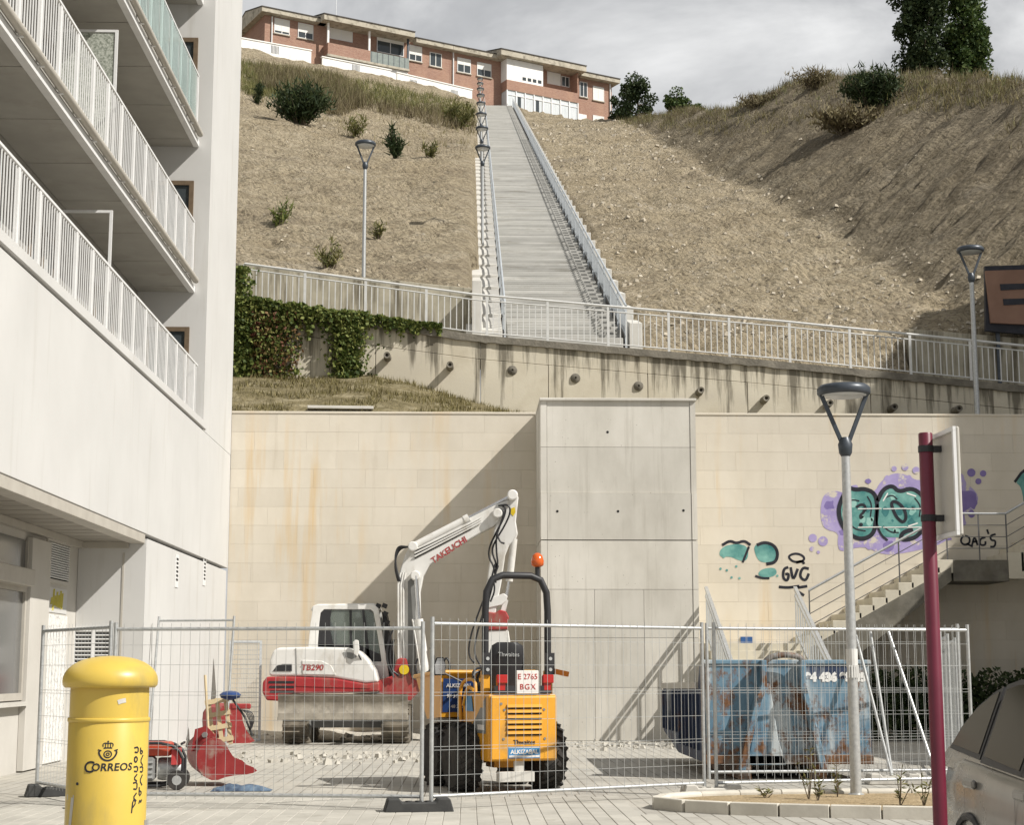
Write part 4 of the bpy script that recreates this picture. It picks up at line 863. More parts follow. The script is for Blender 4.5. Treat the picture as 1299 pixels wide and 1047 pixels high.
g4 = thing('graffiti', 'thin black tag sprayed on the wall beyond the stair landing', 'graffiti', (11.3, WALL_Y, 4.2))
for pts in ([(1222,680),(1218,686),(1222,692),(1230,690),(1230,682),(1224,680)], [(1226,690),(1234,694)], [(1233,692),(1236,680),(1240,692)], [(1234,688),(1240,687)], [(1250,682),(1243,684),(1243,692),(1250,692),(1250,687)], [(1252,672),(1254,678)], [(1263,678),(1256,680),(1257,686),(1263,686),(1262,694),(1256,694)]): gstroke('tag_line', pts, .045, M['ink'], g4, 0)
g5 = thing('graffiti', 'teal edge of another sprayed piece farther along the block wall', 'graffiti', (12.6, WALL_Y, 5)); gpoly('letter_fill', [(1287,612),(1300,594),(1330,590),(1345,640),(1330,670),(1300,650),(1296,618)], M['teal'], g5, 0); gstroke('outline', [(1287,612),(1300,594),(1330,590),(1345,640),(1330,670),(1300,650)], .06, M['ink'], g5, 1)

# ================================================================ orange board on the slope
ob = thing('orange_board', 'orange board with two black bars standing behind the ramp wall', 'sign', (15.6, 45.2, 0)); M['orange_board'] = surf('faded_orange', (.20, .115, .08), (.26, .155, .11), 1.5, .7, dirt=((.2, .12, .08), .6, .8, 1.2, (1,1,1)))
def obp(n, mb, m): return build(n, mb, m, ob, off=(15.6, 45.2, 0))
def oq(px, py, Y): p = PY(px, py, Y); return (p.x, p.z)
OBY = 45.5
m_ = MB(); m_.prism([oq(1250, 420, OBY+.2), oq(1345, 428, OBY+.2), oq(1345, 335, OBY+.2), oq(1249, 338, OBY+.2)], 'y', OBY + .16, OBY + .30); obp('backing', m_, M['ink'])
m_ = MB(); m_.prism([oq(1258, 409, OBY), oq(1345, 413, OBY), oq(1345, 340, OBY), oq(1251, 343, OBY)], 'y', OBY + .05, OBY + .155); obp('board', m_, M['orange_board'])
for y0 in (363, 382): m_ = MB(); m_.prism([oq(1270 + (y0-363)*.2, y0 + 5, OBY), oq(1345, y0 + 1, OBY), oq(1345, y0 - 5, OBY), oq(1269 + (y0-363)*.2, y0 - 3, OBY)], 'y', OBY + .03, OBY + .049); obp('black_bar', m_, M['ink'])
for x in (15.0, 17.4): m_ = MB(); m_.box(x, x + .1, OBY + .302, OBY + .38, 8.3, 12.2); obp('post', m_, M['dark_steel'])

# ================================================================ vegetation
def leaves(mb, c, rad, n, size, rng, shape=1.0, mi=0, upright=0):
    for _ in range(n):
        while True:
            p = Vector((rng.uniform(-1,1), rng.uniform(-1,1), rng.uniform(-1,1)))
            if p.length < 1: break
        p = Vector((p.x*rad[0], p.y*rad[1], p.z*rad[2])) + Vector(c); s = size * rng.uniform(.55, 1.25)
        a = Vector((rng.gauss(0,1), rng.gauss(0,1), rng.gauss(0,1))).normalized(); b = a.cross(Vector((rng.gauss(0,1), rng.gauss(0,1), rng.gauss(0,1)))).normalized()
        mb.add([p - a*s*.5, p + b*s*.32, p + a*s*.55, p - b*s*.32], [(0,1,2,3)], mi)
def tree(name, label, cat, loc, H, cw, rng, mat, n=2600, size=.3, trunk=.3, group=None, top=1.0, columnar=False):
    t = thing(name, label, cat, loc, 0, group); m_ = MB(); m_.tube([(0,0,-.5), (.05*cw,0,H*.35), (0,.05*cw,H*.7), (0,0,H*.95)], [trunk, trunk*.8, trunk*.45, .04], 8)
    tips = []
    if columnar:
        for k in range(110):
            hh = rng.uniform(.06, .97); rr_ = cw * math.sin(math.pi * min(1, hh*.92 + .06)) ** .55 * math.sqrt(rng.random()); aa = rng.uniform(0, 6.28); tips.append(Vector((rr_*math.cos(aa), rr_*math.sin(aa), H*hh)))
    for k in range(30 if columnar else 11):
        h0 = H * rng.uniform(.03 if columnar else .3, .8); a = rng.uniform(0, 6.28); L = cw * (rng.uniform(.5, 1.0)) * (1.05 - .55 * h0 / H)
        up_ = L * (1.1 if columnar else .55); e = Vector((L*math.cos(a), L*math.sin(a), h0 + up_)); m_.tube([(0,0,h0), (e.x*.5, e.y*.5, h0 + up_*.35), e], [trunk*.35, trunk*.2, .03], 5); tips.append(e); tips.append(Vector((e.x*.5, e.y*.5, h0 + up_*.4)))
    build('trunk', m_, M['bark'], t)
    m_ = MB(); tips.append(Vector((0,0,H*.96)))
    for e in tips: r_ = cw * rng.uniform(.22, .42); leaves(m_, e, (r_, r_, r_ * (1.5 if columnar else .9)), n // len(tips), size, rng)
    build('crown', m_, mat, t, recalc=False); return t
rg = random.Random(11)
def crest_at(px, Y): p = PY(px, 100, Y); return p.x
for px, Y, H, lab in ((1170, 108, 15, 'tall narrow poplar on the ridge, the one with the darker crown'), (1226, 109, 14, 'broader poplar on the ridge beside the darker poplar')):
    x = crest_at(px, Y); tree('poplar_tree', lab, 'tree', (x, Y, ter(x, Y) - .3), H, 1.75, rg, M['leaf_dark'] if px < 1200 else M['leaf'], 24000, .29, .2, 'poplars on the ridge', columnar=True)
for px, Y, H, cw, mat, nm in ((808, 152, 5.2, 2.2, 'leaf_dark', 'dark round tree behind the end of the brick house'), (858, 150, 4.6, 1.9, 'leaf', 'light green loose tree on the ridge beyond the dark round tree'), (884, 147, 3.0, 1.7, 'leaf', 'low light green tree at the foot of the ridge'), (790, 158, 4.6, 1.8, 'leaf_dark', 'small dark tree against the brick house corner')):
    x = crest_at(px, Y); tree('broadleaf_tree', nm, 'tree', (x, Y, ter(x, Y) - .6), H, cw, rg, M[mat], 2400, .32, .12)
def shrub(label, px, py, Y, w, h, mat, n, size=.16, name='shrub', group=None):
    """leafy shrub: many upright stems with leaf blades"""
    p = PY(px, py, Y); z = ter(p.x, Y); t = thing(name, label, 'shrub', (p.x, Y, z - .05), 0, group); s = MB(); l_ = MB(); k = max(7, int(n / 60))
    for i in range(k):
        a = rg.uniform(0, 6.28); r_ = w * .5 * math.sqrt(rg.random()); e = Vector((r_*math.cos(a), r_*math.sin(a)*.7, h * rg.uniform(.55, 1.0) * (1 - .45 * r_ / (w*.5)))); s.tube([(e.x*.25, e.y*.25, -.1), e * .6, e], [.02, .015, .006], 4)
        for j in range(int(n / k)):
            f = rg.uniform(.15, 1); q = e * f; d = Vector((rg.gauss(0,.5), rg.gauss(0,.5), rg.uniform(.1, 1))).normalized(); b = d.cross(Vector((rg.gauss(0,1), rg.gauss(0,1), rg.gauss(0,1)))).normalized(); L = size * rg.uniform(.7, 1.6)
            q = q + Vector((rg.gauss(0,.06*w), rg.gauss(0,.06*w), rg.gauss(0,.05*h))); l_.add([q - b*size*.13, q + d*L, q + b*size*.13], [(0,1,2)])
    build('stem', s, M['bark'], t, recalc=False); build('foliage', l_, mat, t, recalc=False); return t
def find_y(px, py):                                       # where the view ray meets the hillside
    d = ray(px, py); d = d / d.y; prev = 46.3
    for y in np.arange(47, 200, .5):
        p = CP + d * y
        if p.z < ter(p.x, y): return float(y)
    return 150.0
for lab, px, py, w, h, mt, n, sz in (('dense dark green shrub at the edge of the left slope', 380, 158, 4.3, 3.6, 'leaf_dark', 2600, .5), ('upright green shrub to the right of the slope lamp head', 503, 203, 1.3, 2.6, 'leaf_dark', 500, .4), ('slim brownish shrub above the slope lamp', 452, 176, 1.5, 2.2, 'green_scrub', 260, .35), ('small green shrub near the stair lamps', 545, 203, 1.2, 1.3, 'green_scrub', 240, .3), ('leafy seedling with dark shadow on the bare left slope', 352, 287, 1.2, 1.5, 'ivy', 260, .22), ('small leaning weed by the slope lamp pole', 478, 305, .7, 1.0, 'green_scrub', 140, .2), ('spiky green weed behind the mossy wall', 418, 342, 1.0, 1.1, 'green_scrub', 240, .2), ('small dark shrub by the building corner', 327, 135, 1.2, 2.0, 'leaf_dark', 300, .35), ('bushy green shrub beside the upper stair', 582, 163, 2.8, 2.8, 'green_scrub', 900, .4)):
    Y = find_y(px, py); shrub(lab, px, py, Y, w, h, M[mt], n, sz)
for lab, px, py, w, h, mt, n, sz in (('large dark green broom shrub below the poplars', 1107, 140, 3.4, 3.0, 'leaf_dark', 3400, .38), ('brown leafless thicket below the dark broom shrub', 1075, 168, 4.5, 1.6, 'scrub', 1500, .4)):
    Y = min(find_y(px, py), 96); shrub(lab, px, py, Y, w, h, M[mt], n, sz)
# grass and scrub masses on the crests (nobody could count the blades)
def tufts(name, pts, mat, hmin, hmax, blades, width, label):
    m_ = MB()
    for (x, y) in pts:
        z = ter(x, y) - .05
        for _ in range(blades):
            bx, by = x + rg.gauss(0, .28), y + rg.gauss(0, .3); h = rg.uniform(hmin, hmax); dx, dy = rg.gauss(0, .28)*h, rg.gauss(0, .28)*h; w = width * rg.uniform(.6, 1.3); a = rg.uniform(0, 3.14); cx_, cy_ = w*math.cos(a), w*math.sin(a)
            m_.add([(bx - cx_, by - cy_, z), (bx + cx_, by + cy_, z), (bx + dx, by + dy, z + h)], [(0,1,2)])
    tag(build(name, m_, mat, recalc=False), label, 'grass', kind='stuff')
left_px = lambda px, py: (px, py)
def scatter_px(poly, n):
    xs2 = [p[0] for p in poly]; ys2 = [p[1] for p in poly]; out = []; tries = 0
    while len(out) < n and tries < n*30:
        tries += 1; x, y = rg.uniform(min(xs2), max(xs2)), rg.uniform(min(ys2), max(ys2)); c = False; j = len(poly) - 1
        for i in range(len(poly)):
            if (ys2[i] > y) != (ys2[j] > y) and x < (xs2[j]-xs2[i])*(y-ys2[i])/(ys2[j]-ys2[i]) + xs2[i]: c = not c
            j = i
        if c: Y = find_y(x, y); q = PY(x, y, Y); out.append((q.x, Y))
    return out
tufts('hill_grass', scatter_px([(306,80),(400,92),(470,106),(600,134),(600,156),(470,134),(380,132),(306,120)], 1500), M['green_scrub'], .2, .85, 11, .026, 'yellowish green grass and weeds along the left crest')
tufts('hill_scrub', scatter_px([(320,86),(430,98),(470,132),(430,150),(380,130),(330,116)], 900) + scatter_px([(430,130),(600,148),(600,170),(500,150)], 220), M['scrub'], .25, 1.2, 12, .026, 'brown dry scrub on the left crest')
tufts('slope_grass', scatter_px([(306,128),(600,150),(600,210),(440,175)], 90) + scatter_px([(820,168),(1299,92),(1299,130),(930,175)], 260), M['grass'], .15, .6, 9, .022, 'sparse dry grass on the upper slopes')
rc = [(float(np.interp(y, [p[0] for p in CREST], [p[1] for p in CREST])) + rg.gauss(-.2, 1.1), y) for y in [rg.uniform(58, 150) for _ in range(2300)] if mnoise.noise((y*.35, 2.2, 0)) > -.28]
tufts('ridge_scrub', [p for i, p in enumerate(rc) if i % 3], M['scrub'], .12, .65, 13, .018, 'brown scrub along the right ridge')
tufts('ridge_grass', [p for i, p in enumerate(rc) if i % 3 == 0] + [(x + 2.5, y) for x, y in rc[::4]], M['green_scrub'], .12, .6, 13, .018, 'green weeds along the right ridge')
for lab, px, py, w, h, mt, n in (('brown scrub clump on the right ridge, left of the dark broom shrub', 1035, 112, 4.0, 1.7, 'scrub', 900), ('low brown scrub clump at the left end of the right ridge', 960, 138, 3.6, 1.4, 'scrub', 700), ('olive scrub clump under the poplars', 1200, 96, 4.2, 1.5, 'green_scrub', 900), ('rusty brown scrub clump on the ridge right of the poplars', 1275, 92, 4.0, 1.6, 'scrub', 1000)):
    Y = min(find_y(px, py), 120); shrub(lab, px, py, Y, w, h, M[mt], n, .3)
# grass on the bank between the walls
m_ = MB()
for _ in range(11000):
    x, y = rg.uniform(-5.6, 3.2), rg.uniform(37.2, 41.9)
    if mnoise.noise((x*.9, y*.9, 3)) < -.12: continue
    z = bank_z(x, y) - .02
    if x > 1.5 and rg.random() < .5: continue
    h = rg.uniform(.05, .2); w = .012; a = rg.uniform(0, 3.14); dx, dy = rg.gauss(0, .05), rg.gauss(0, .05); m_.add([(x-w*math.cos(a), y-w*math.sin(a), z), (x+w*math.cos(a), y+w*math.sin(a), z), (x+dx, y+dy, z+h)], [(0,1,2)])
tag(build('bank_grass', m_, M['grass'], recalc=False), 'short patchy grass on the bank above the block wall', 'grass', kind='stuff')
p = PY(432, 521, 37.6); m_ = MB(); m_.obox((p.x, 37.6, bank_z(p.x, 37.6) + .04), (1.5, .5, .07), Matrix.Rotation(.06, 3, 'Z')); tag(build('concrete_slab', m_, M['pale'], bevel=.01), 'loose pale concrete slab lying on the grass bank', 'slab')
# ivy on the old wall
iv = thing('ivy', 'ivy and reddening creeper hanging over the left end of the old wall', 'ivy', (-4.5, OW, 8.8)); m1, m2, m3 = MB(), MB(), MB()
def ivy_leaf(mb, px, py, dep, size):
    p = PY(px, py, OW - dep); s = size * rg.uniform(.6, 1.3); a = Vector((rg.gauss(0,.7), rg.gauss(-.5,.5), rg.gauss(0,.7))).normalized(); t_ = a.cross(Vector((rg.gauss(0,1), rg.gauss(0,1), rg.gauss(0,1)))).normalized(); u_ = a.cross(t_)
    mb.add([p - t_*s*.5, p + u_*s*.4, p + t_*s*.6, p - u_*s*.4], [(0,1,2,3)])
for _ in range(17000):
    px = 296 + 264 * rg.random()**1.35; top_y = 378 + (px - 296) * .145; f = (px - 296) / 274
    r_ = rg.random()
    if r_ < .42: ivy_leaf(m1, px, top_y + abs(rg.gauss(0, (15 * (1 - f)**.8 + 3) * (.55 + 1.3*abs(mnoise.noise((px*.06, 0, 0)))))) - 4 + 5*mnoise.noise((px*.09, 4, 0)), rg.uniform(.05, .50*(1 - .8*f)), .105)
    elif r_ < .75:
        px = 296 + abs(rg.gauss(0, 42)); ivy_leaf(m2 if (rg.random() < .75 and 318 < px < 385) and rg.random() < .6 else m1, px, rg.uniform(395, 492), rg.uniform(.05, .45), .10) if px < 384 else None
    elif r_ < .95: px = rg.gauss(441, 11); ivy_leaf(m1, px, 395 + 93*rg.random()**1.3, rg.uniform(.05, .4), .10)
    else: ivy_leaf(m1, 300 + abs(rg.gauss(0, 9)), rg.uniform(338, 400), rg.uniform(-.1, .4), .11)
for k in range(46):
    px = rg.gauss(441, 9) if k % 2 else rg.uniform(330, 385); q = [PY(px + rg.gauss(0, 4) - j*1.5, 400 + j * 18, OW - .06 - .03*j) for j in range(6)]; m3.tube(q, .012, 4)
build('leaves', m1, M['ivy'], iv, off=(-4.5, OW, 8.8), recalc=False); build('red_leaves', m2, M['ivy_red'], iv, off=(-4.5, OW, 8.8), recalc=False); build('vines', m3, M['bark'], iv, off=(-4.5, OW, 8.8), recalc=False)
# stones scattered on the hillside
m_ = MB(); ico = [(-.5,-.5,-.3),(.5,-.45,-.35),(.55,.5,-.3),(-.45,.5,-.35),(-.3,-.35,.4),(.35,-.3,.35),(.25,.4,.45),(-.4,.3,.3)]; icf = [(0,3,2,1),(4,5,6,7),(0,1,5,4),(1,2,6,5),(2,3,7,6),(3,0,4,7)]
def stone(mb, x, y, z, s, rng=rg):
    Rm = Matrix.Rotation(rng.uniform(0, 6.28), 3, 'Z') @ Matrix.Rotation(rng.uniform(-.5, .5), 3, 'X'); mb.add([Vector((x, y, z)) + Rm @ Vector((v[0]*s*rng.uniform(.7,1.2), v[1]*s*rng.uniform(.7,1.2), v[2]*s*rng.uniform(.6,1.2))) for v in ico], icf)
for _ in range(3000):
    y = 46.5 + 110 * rg.random()**2.0; x = rg.uniform(5.2, 16) if rg.random() < .86 else (rg.uniform(-12, 0) if rg.random() < .5 else rg.uniform(15, 28)); s = .045 + .13 * rg.random()**5; stone(m_, x, y, ter(x, y) + s*.12, s * (1 + (y - 46) / 90))
M['stone'] = surf('pale_stones', (.30, .26, .20), (.50, .45, .36), 1.4, .95, bump=.3, bscale=20)
tag(build('hillside_stones', m_, M['stone'], recalc=False), 'loose stones scattered over the bare slope', 'stones', kind='stuff')
# hedge at the right under the stair
hd = thing('hedge', 'dark hedge growing along the shaded foot of the stair wall', 'hedge', (11.8, 34.6, 0)); m_ = MB(); [leaves(m_, (-3.4 + .85*k, 0, .72 + .04*math.sin(k*2)), (.75, .42, .80), 1700, .12, rg) for k in range(9)]; build('foliage', m_, M['leaf_dark'], hd, recalc=False)
m_ = MB(); [m_.tube([(x, 0, -.02), (x + .05, 0, .8)], .03, 5) for x in (-3.2, -2.1, -1.0, .1, 1.2, 2.4, 3.3)]; build('stem', m_, M['bark'], hd)

# ================================================================ site fencing
M['mesh_wire'] = surf('fence_wire', (.40, .41, .40), (.50, .51, .50), 20, .5, .5, .4)
def fence_panel(label, a, b_, H=2.0, group='site fence panels', lean=0.0, name='mesh_barrier', z0=.06, wires=True):
    a, b_ = Vector((*a, 0)), Vector((*b_, 0)); L = (b_ - a).length; ang = math.atan2(b_.y - a.y, b_.x - a.x); t = thing(name, label, 'fence', (a.x, a.y, 0), ang, group); t.rotation_euler = (lean, 0, ang)
    for x in (0, L): m_ = MB(); m_.tube([(x, 0, z0), (x, 0, H)], .022, 10); build('post', m_, M['galv'], t, smooth=50)
    for z in (.15, H - .07): m_ = MB(); m_.tube([(.02, 0, z), (L - .02, 0, z)], .019, 8); build('cross_rail', m_, M['galv'], t, smooth=50)
    if wires:
        m_ = MB(); x = .1
        while x < L - .03: m_.beam((x, -.018, .10), (x, -.018, H - .01), .0034, .0034, upv=(0,1,0)); x += .105
        for z in (.36, .62, .655, .92, 1.18, 1.215, 1.5, H - .24): m_.beam((.02, -.012, z), (L - .02, -.012, z), .0038, .0038)
        tag(build('wire_mesh', m_, M['mesh_wire'], t), kind='stuff')
    return t
M['rubber'] = surf('black_rubber_block', (.035, .036, .036), (.06, .06, .058), 6, .85, bump=.2, bscale=40)
def foot(label, x, y, rz, mat, grp='fence feet'):
    t = thing('barrier_block', label, 'barrier block', (x, y, 0), rz, grp); m_ = MB(); m_.prism([(-.36, 0), (.36, 0), (.32, .14), (.20, .14), (.17, .10), (-.17, .10), (-.20, .14), (-.32, .14)], 'y', -.12, .12); build('block', m_, mat, t, bevel=.012)
    for sx_ in (-.1, 0, .1): m_ = MB(); m_.lathe([(.035, .095), (.035, .112), (.028, .113)], 10, (sx_, 0, 0)); build('socket', m_, mat, t)
    return t
FA, FB, FC, FD, FE = (-5.02, 19.9), (-3.83, 18.05), (-.42, 17.55), (2.82, 19.55), (6.15, 20.4)
fence_panel('fence panel running back from the mailbox to the shop wall', FA, FB, 1.97); fence_panel('fence panel in front of the excavator, between mailbox and dumper', (FB[0] + .05, FB[1]), (FC[0] - .05, FC[1]), 1.95); fence_panel('fence panel in front of the yellow dumper and concrete pier', (FC[0] + .05, FC[1] + .02), (FD[0] - .07, FD[1]), 2.0); fence_panel('fence panel in front of the blue container, meeting the street lamp', (FD[0] + .07, FD[1]), FE, 2.0)
foot('black rubber fence foot with notched top on the paving by the dumper', -.5, 17.5, .12, M['rubber'], None); foot('black rubber fence foot beside the shop wall, left of the mailbox', -4.75, 19.75, .3, M['rubber'], None); foot('small concrete fence foot at the end of the soil island', 2.82, 19.5, .1, M['concrete'], None)
foot('black rubber fence foot partly hidden behind the mailbox', -3.83, 18.0, .3, M['rubber'], None); foot('concrete fence foot behind the parked car', 6.15, 20.35, .1, M['concrete'], None)
fence_panel('second fence panel standing close behind the blue container fence', (3.1, 21.6), (6.5, 22.0), 2.05)
foot('concrete block foot holding two of the loose posts', 5.45, 21.5, .05, M['concrete'], 'spare panel feet'); foot('concrete block foot beside the most slanted loose post', 5.95, 21.45, -.1, M['concrete'], 'spare panel feet')
for i, (xt, yt, xb, yb_) in enumerate(((5.10, 21.9, 5.45, 21.5), (5.32, 21.95, 5.46, 21.55), (5.62, 22.2, 5.98, 21.3))):
    t = thing('loose_fence_post', ('leaning galvanised post resting in the spare panel foot', 'upright galvanised post beside the leaning one in the spare panel foot', 'galvanised post leaning most, beside the spare panel feet')[i], 'post', (xb, yb_, 0)); m_ = MB(); m_.tube([(0, 0, .01), (xt - xb, yt - yb_, 1.98)], .021, 10); build('tube', m_, M['galv'], t, smooth=50); m_ = MB(); m_.lathe([(.026, 0), (.026, .03)], 10, ((xt-xb)*.9, (yt-yb_)*.9, 1.75)); build('clip', m_, M['galv'], t)
for i in range(3): fence_panel(('tallest of the spare fence panels stacked behind the site fence end', 'middle panel of the spare stack behind the site fence end', 'shortest of the spare fence panels stacked behind the site fence end')[i], (6.35 + .13*i, 22.3 + .1*i), (7.1 + .16*i, 25.6 + .1*i), 1.98 - .05*i, 'stacked spare fence panels')
fence_panel('bare fence panel leaning back against the base wall behind the mailbox', (-5.25, 27.9), (-3.95, 27.6), 2.35, None, R(-7), wires=False)
# grille leaning against the building
gr = thing('grille_panel', 'narrow galvanised grille panel leaning against the block wall corner', 'grille', (-4.9, 34.6, 0)); gr.rotation_euler = (R(-13), 0, .15)
for x0, x1, z0, z1 in ((0, .05, 0, 2.1), (.62, .67, 0, 2.1), (.05, .62, 2.05, 2.1), (.05, .62, 0, .05)): m_ = MB(); m_.box(x0, x1, -.03, .03, z0, z1); build('frame_bar', m_, M['galv'], gr)
m_ = MB(); [m_.box(.05 + k*.035, .056 + k*.035, -.012, .012, .05, 2.05) for k in range(1, 16)]; [m_.box(.05, .62, -.01, .01, .1 + k*.1, .106 + k*.1) for k in range(19)]; tag(build('grille_mesh', m_, M['mesh_wire'], gr), kind='stuff')
# rubble at the foot of the wall
m_ = MB(); r2 = random.Random(9)
for _ in range(420):
    x = r2.uniform(-4.6, 5); y = r2.gauss(36.15, .33); s = .05 + .14 * r2.random()**3; stone(m_, x, min(y, 36.72), s*.2, s, r2)
for _ in range(150): x, y = r2.uniform(-4.0, -.7), r2.gauss(28.3, .9) + .0; s = .03 + .11 * r2.random()**3; stone(m_, x, y + x*.2, s*.2, s, r2)
for _ in range(260): x, y = r2.uniform(.6, 5.5), r2.gauss(32.2, .8); s = .03 + .09 * r2.random()**3; stone(m_, x, y, s*.2, s, r2)
tag(build('rubble', m_, surf('pale_rubble', (.34, .32, .275), (.50, .475, .42), 3, .95), recalc=False), 'broken concrete rubble strewn along the wall foot and yard', 'rubble', kind='stuff')
m_ = MB(); gxs = np.linspace(-5.2, 5.0, 60)
for i in range(59):
    z = lambda x: .10 + .07 * mnoise.noise((x*1.1, 0, 0)); a, c = gxs[i], gxs[i+1]; m_.add([(a, 35.3, .004), (c, 35.3, .004), (c, 36.1, z(c)), (a, 36.1, z(a)), (c, 36.79, z(c)*1.5), (a, 36.79, z(a)*1.5)], [(0,1,2,3), (3,2,4,5)])
tag(build('spoil_strip', m_, surf('yard_spoil', (.36, .33, .28), (.50, .47, .41), 3, .95, bump=.6, bscale=9, bdist=.08, detail=7)), kind='structure')
# kerbed soil island
isl = thing('soil_island', 'kerbed planting island of bare soil around the street lamp', 'planter', (4.4, 17.9, 0))
ctr = [(10.5, 15.6), (7.5, 15.95), (5.0, 16.35), (3.3, 16.8), (2.45, 17.2), (2.0, 17.65), (2.02, 18.15), (2.5, 18.6), (3.4, 18.9), (5.2, 19.0), (10.5, 19.1)]
q = chaikin([(a, b2_, 0) for a, b2_ in ctr], 3, False); N = len(q)
m_ = MB(); m_.prism([(p.x, p.y) for p in q], 'z', 0.0, .075); build('soil', m_, surf('island_soil', (.27, .20, .11), (.40, .31, .19), 4, .95, bump=.8, bscale=18, bdist=.05, detail=7), isl, off=(4.4, 17.9, 0))
cum = [0]
for i in range(N - 1): cum.append(cum[-1] + (q[i+1] - q[i]).length)
def at_len(s): i = max(0, min(N-2, int(np.searchsorted(cum, s)) - 1)); f = (s - cum[i]) / max(1e-6, cum[i+1] - cum[i]); return q[i].lerp(q[i+1], f), (q[i+1] - q[i]).normalized()
s = 0; Lk = .5
while s < cum[-1] - Lk:
    p0, _ = at_len(s + .006); p1, _ = at_len(s + Lk - .006); d = (p1 - p0).normalized(); nrm = Vector((d.y, -d.x, 0)); m_ = MB(); w = .13
    ring = lambda p: [p + nrm*w*.5 + Vector((0,0,-.01)), p + nrm*w*.5 + Vector((0,0,.10)), p + nrm*w*.3 + Vector((0,0,.125)), p - nrm*w*.5 + Vector((0,0,.125)), p - nrm*w*.5 + Vector((0,0,-.01))]
    m_.loft([ring(p0), ring(p1)]); build('kerb_stone', m_, M['pale_kerb'] if 'pale_kerb' in M else M.setdefault('pale_kerb', surf('kerb_concrete', (.45, .42, .36), (.58, .55, .48), 3, .9, bump=.25, bscale=30, bdist=.006, rnd=.08)), isl, off=(4.4, 17.9, 0), bevel=.006); s += Lk
def weed(label, px, Y, h, n):
    x = PY(px, 1000, Y).x; t = thing('weed', label, 'weed', (x, Y, .07)); s_, l_ = MB(), MB()
    for k in range(4):
        e = Vector((rg.gauss(0, .07), rg.gauss(0, .05), h * (1 if k == 0 else rg.uniform(.4, .8)))); s_.tube([(0,0,-.02), e*.5 + Vector((rg.gauss(0,.015),0,0)), e], [.006, .005, .002], 4)
        for j in range(n): f = rg.uniform(.15, 1); p = e * f; d = Vector((rg.gauss(0,1), rg.gauss(0,.6), rg.uniform(0,.8))).normalized(); b2 = d.cross(Vector((rg.gauss(0,1), rg.gauss(0,1), 1))).normalized(); l_.add([p, p + d*.03 + b2*.01, p + d*.075, p + d*.03 - b2*.01], [(0,1,2,3)])
    build('stem', s_, M['bark'], t, recalc=False); build('foliage', l_, M['green_scrub'], t, recalc=False)
weed('bushy weed just left of the street lamp foot', 1037, 17.9, .34, 14); weed('tall thin weed by the kerb, left of the bushy weed', 1026, 18.1, .55, 6); weed('weed close against the street lamp foot', 1062, 18.4, .4, 12); weed('tall pointed weed between the street lamp and the maroon pole', 1141, 17.3, .42, 12); weed('weed beside the maroon pole', 1171, 17.2, .45, 10); weed('tiny weed on the island near the fence foot', 971, 18.3, .14, 10)
# ================================================================ excavator
M['ex_white'] = surf('machine_white', (.62, .61, .58), (.70, .69, .66), 2, .4, 0, .45, dirt=((.36, .32, .25), .50, .78, 2.4, (1,1,.4)))
M['ex_red'] = surf('machine_red', (.30, .02, .025), (.37, .035, .035), 3, .45, 0, .45, dirt=((.24, .15, .11), .50, .74, 3.0, (1,1,.5)))
M['ex_grey'] = surf('machine_grey', (.16, .16, .155), (.22, .22, .21), 3, .5)
M['hose'] = flat('hydraulic_hose', (.02, .02, .022), .45, 0, .4)
M['track_rubber'] = surf('muddy_track', (.07, .063, .052), (.24, .21, .165), 4, .95, bump=.3, bscale=30)
M['chrome'] = flat('cylinder_rod', (.62, .62, .62), .18, .9)
M['mud_steel'] = surf('worn_blade_steel', (.20, .18, .15), (.42, .385, .32), 3.5, .85, .15, .3, bump=.25, bscale=25, bdist=.01, detail=8, dirt=((.52, .48, .40), .55, .75, 4, (1,1,.7)))
tg = NT('cab_glass'); tg.b.inputs['Transmission Weight'].default_value = .82; M['cab_glass'] = tg.out((.42, .47, .44), .03, 0, .5)
EXB = Vector((-2.45, 34.4, 0)); ex = thing('excavator', 'white and red crawler excavator with raised boom parked before the block wall', 'excavator', EXB)
def ep(name, mb, mat, parent=None, **k): return build(name, mb, mat, parent or ex, off=tuple(EXB), **k)
def e2(pts, Y): return [(PY(x, y, Y).x, PY(x, y, Y).z) for x, y in pts]
def eprism(name, pts, Y, y0, y1, mat, parent=None, **k): m_ = MB(); m_.prism(e2(pts, Y), 'y', y0, y1); return ep(name, m_, mat, parent, **k)
YN = 33.35
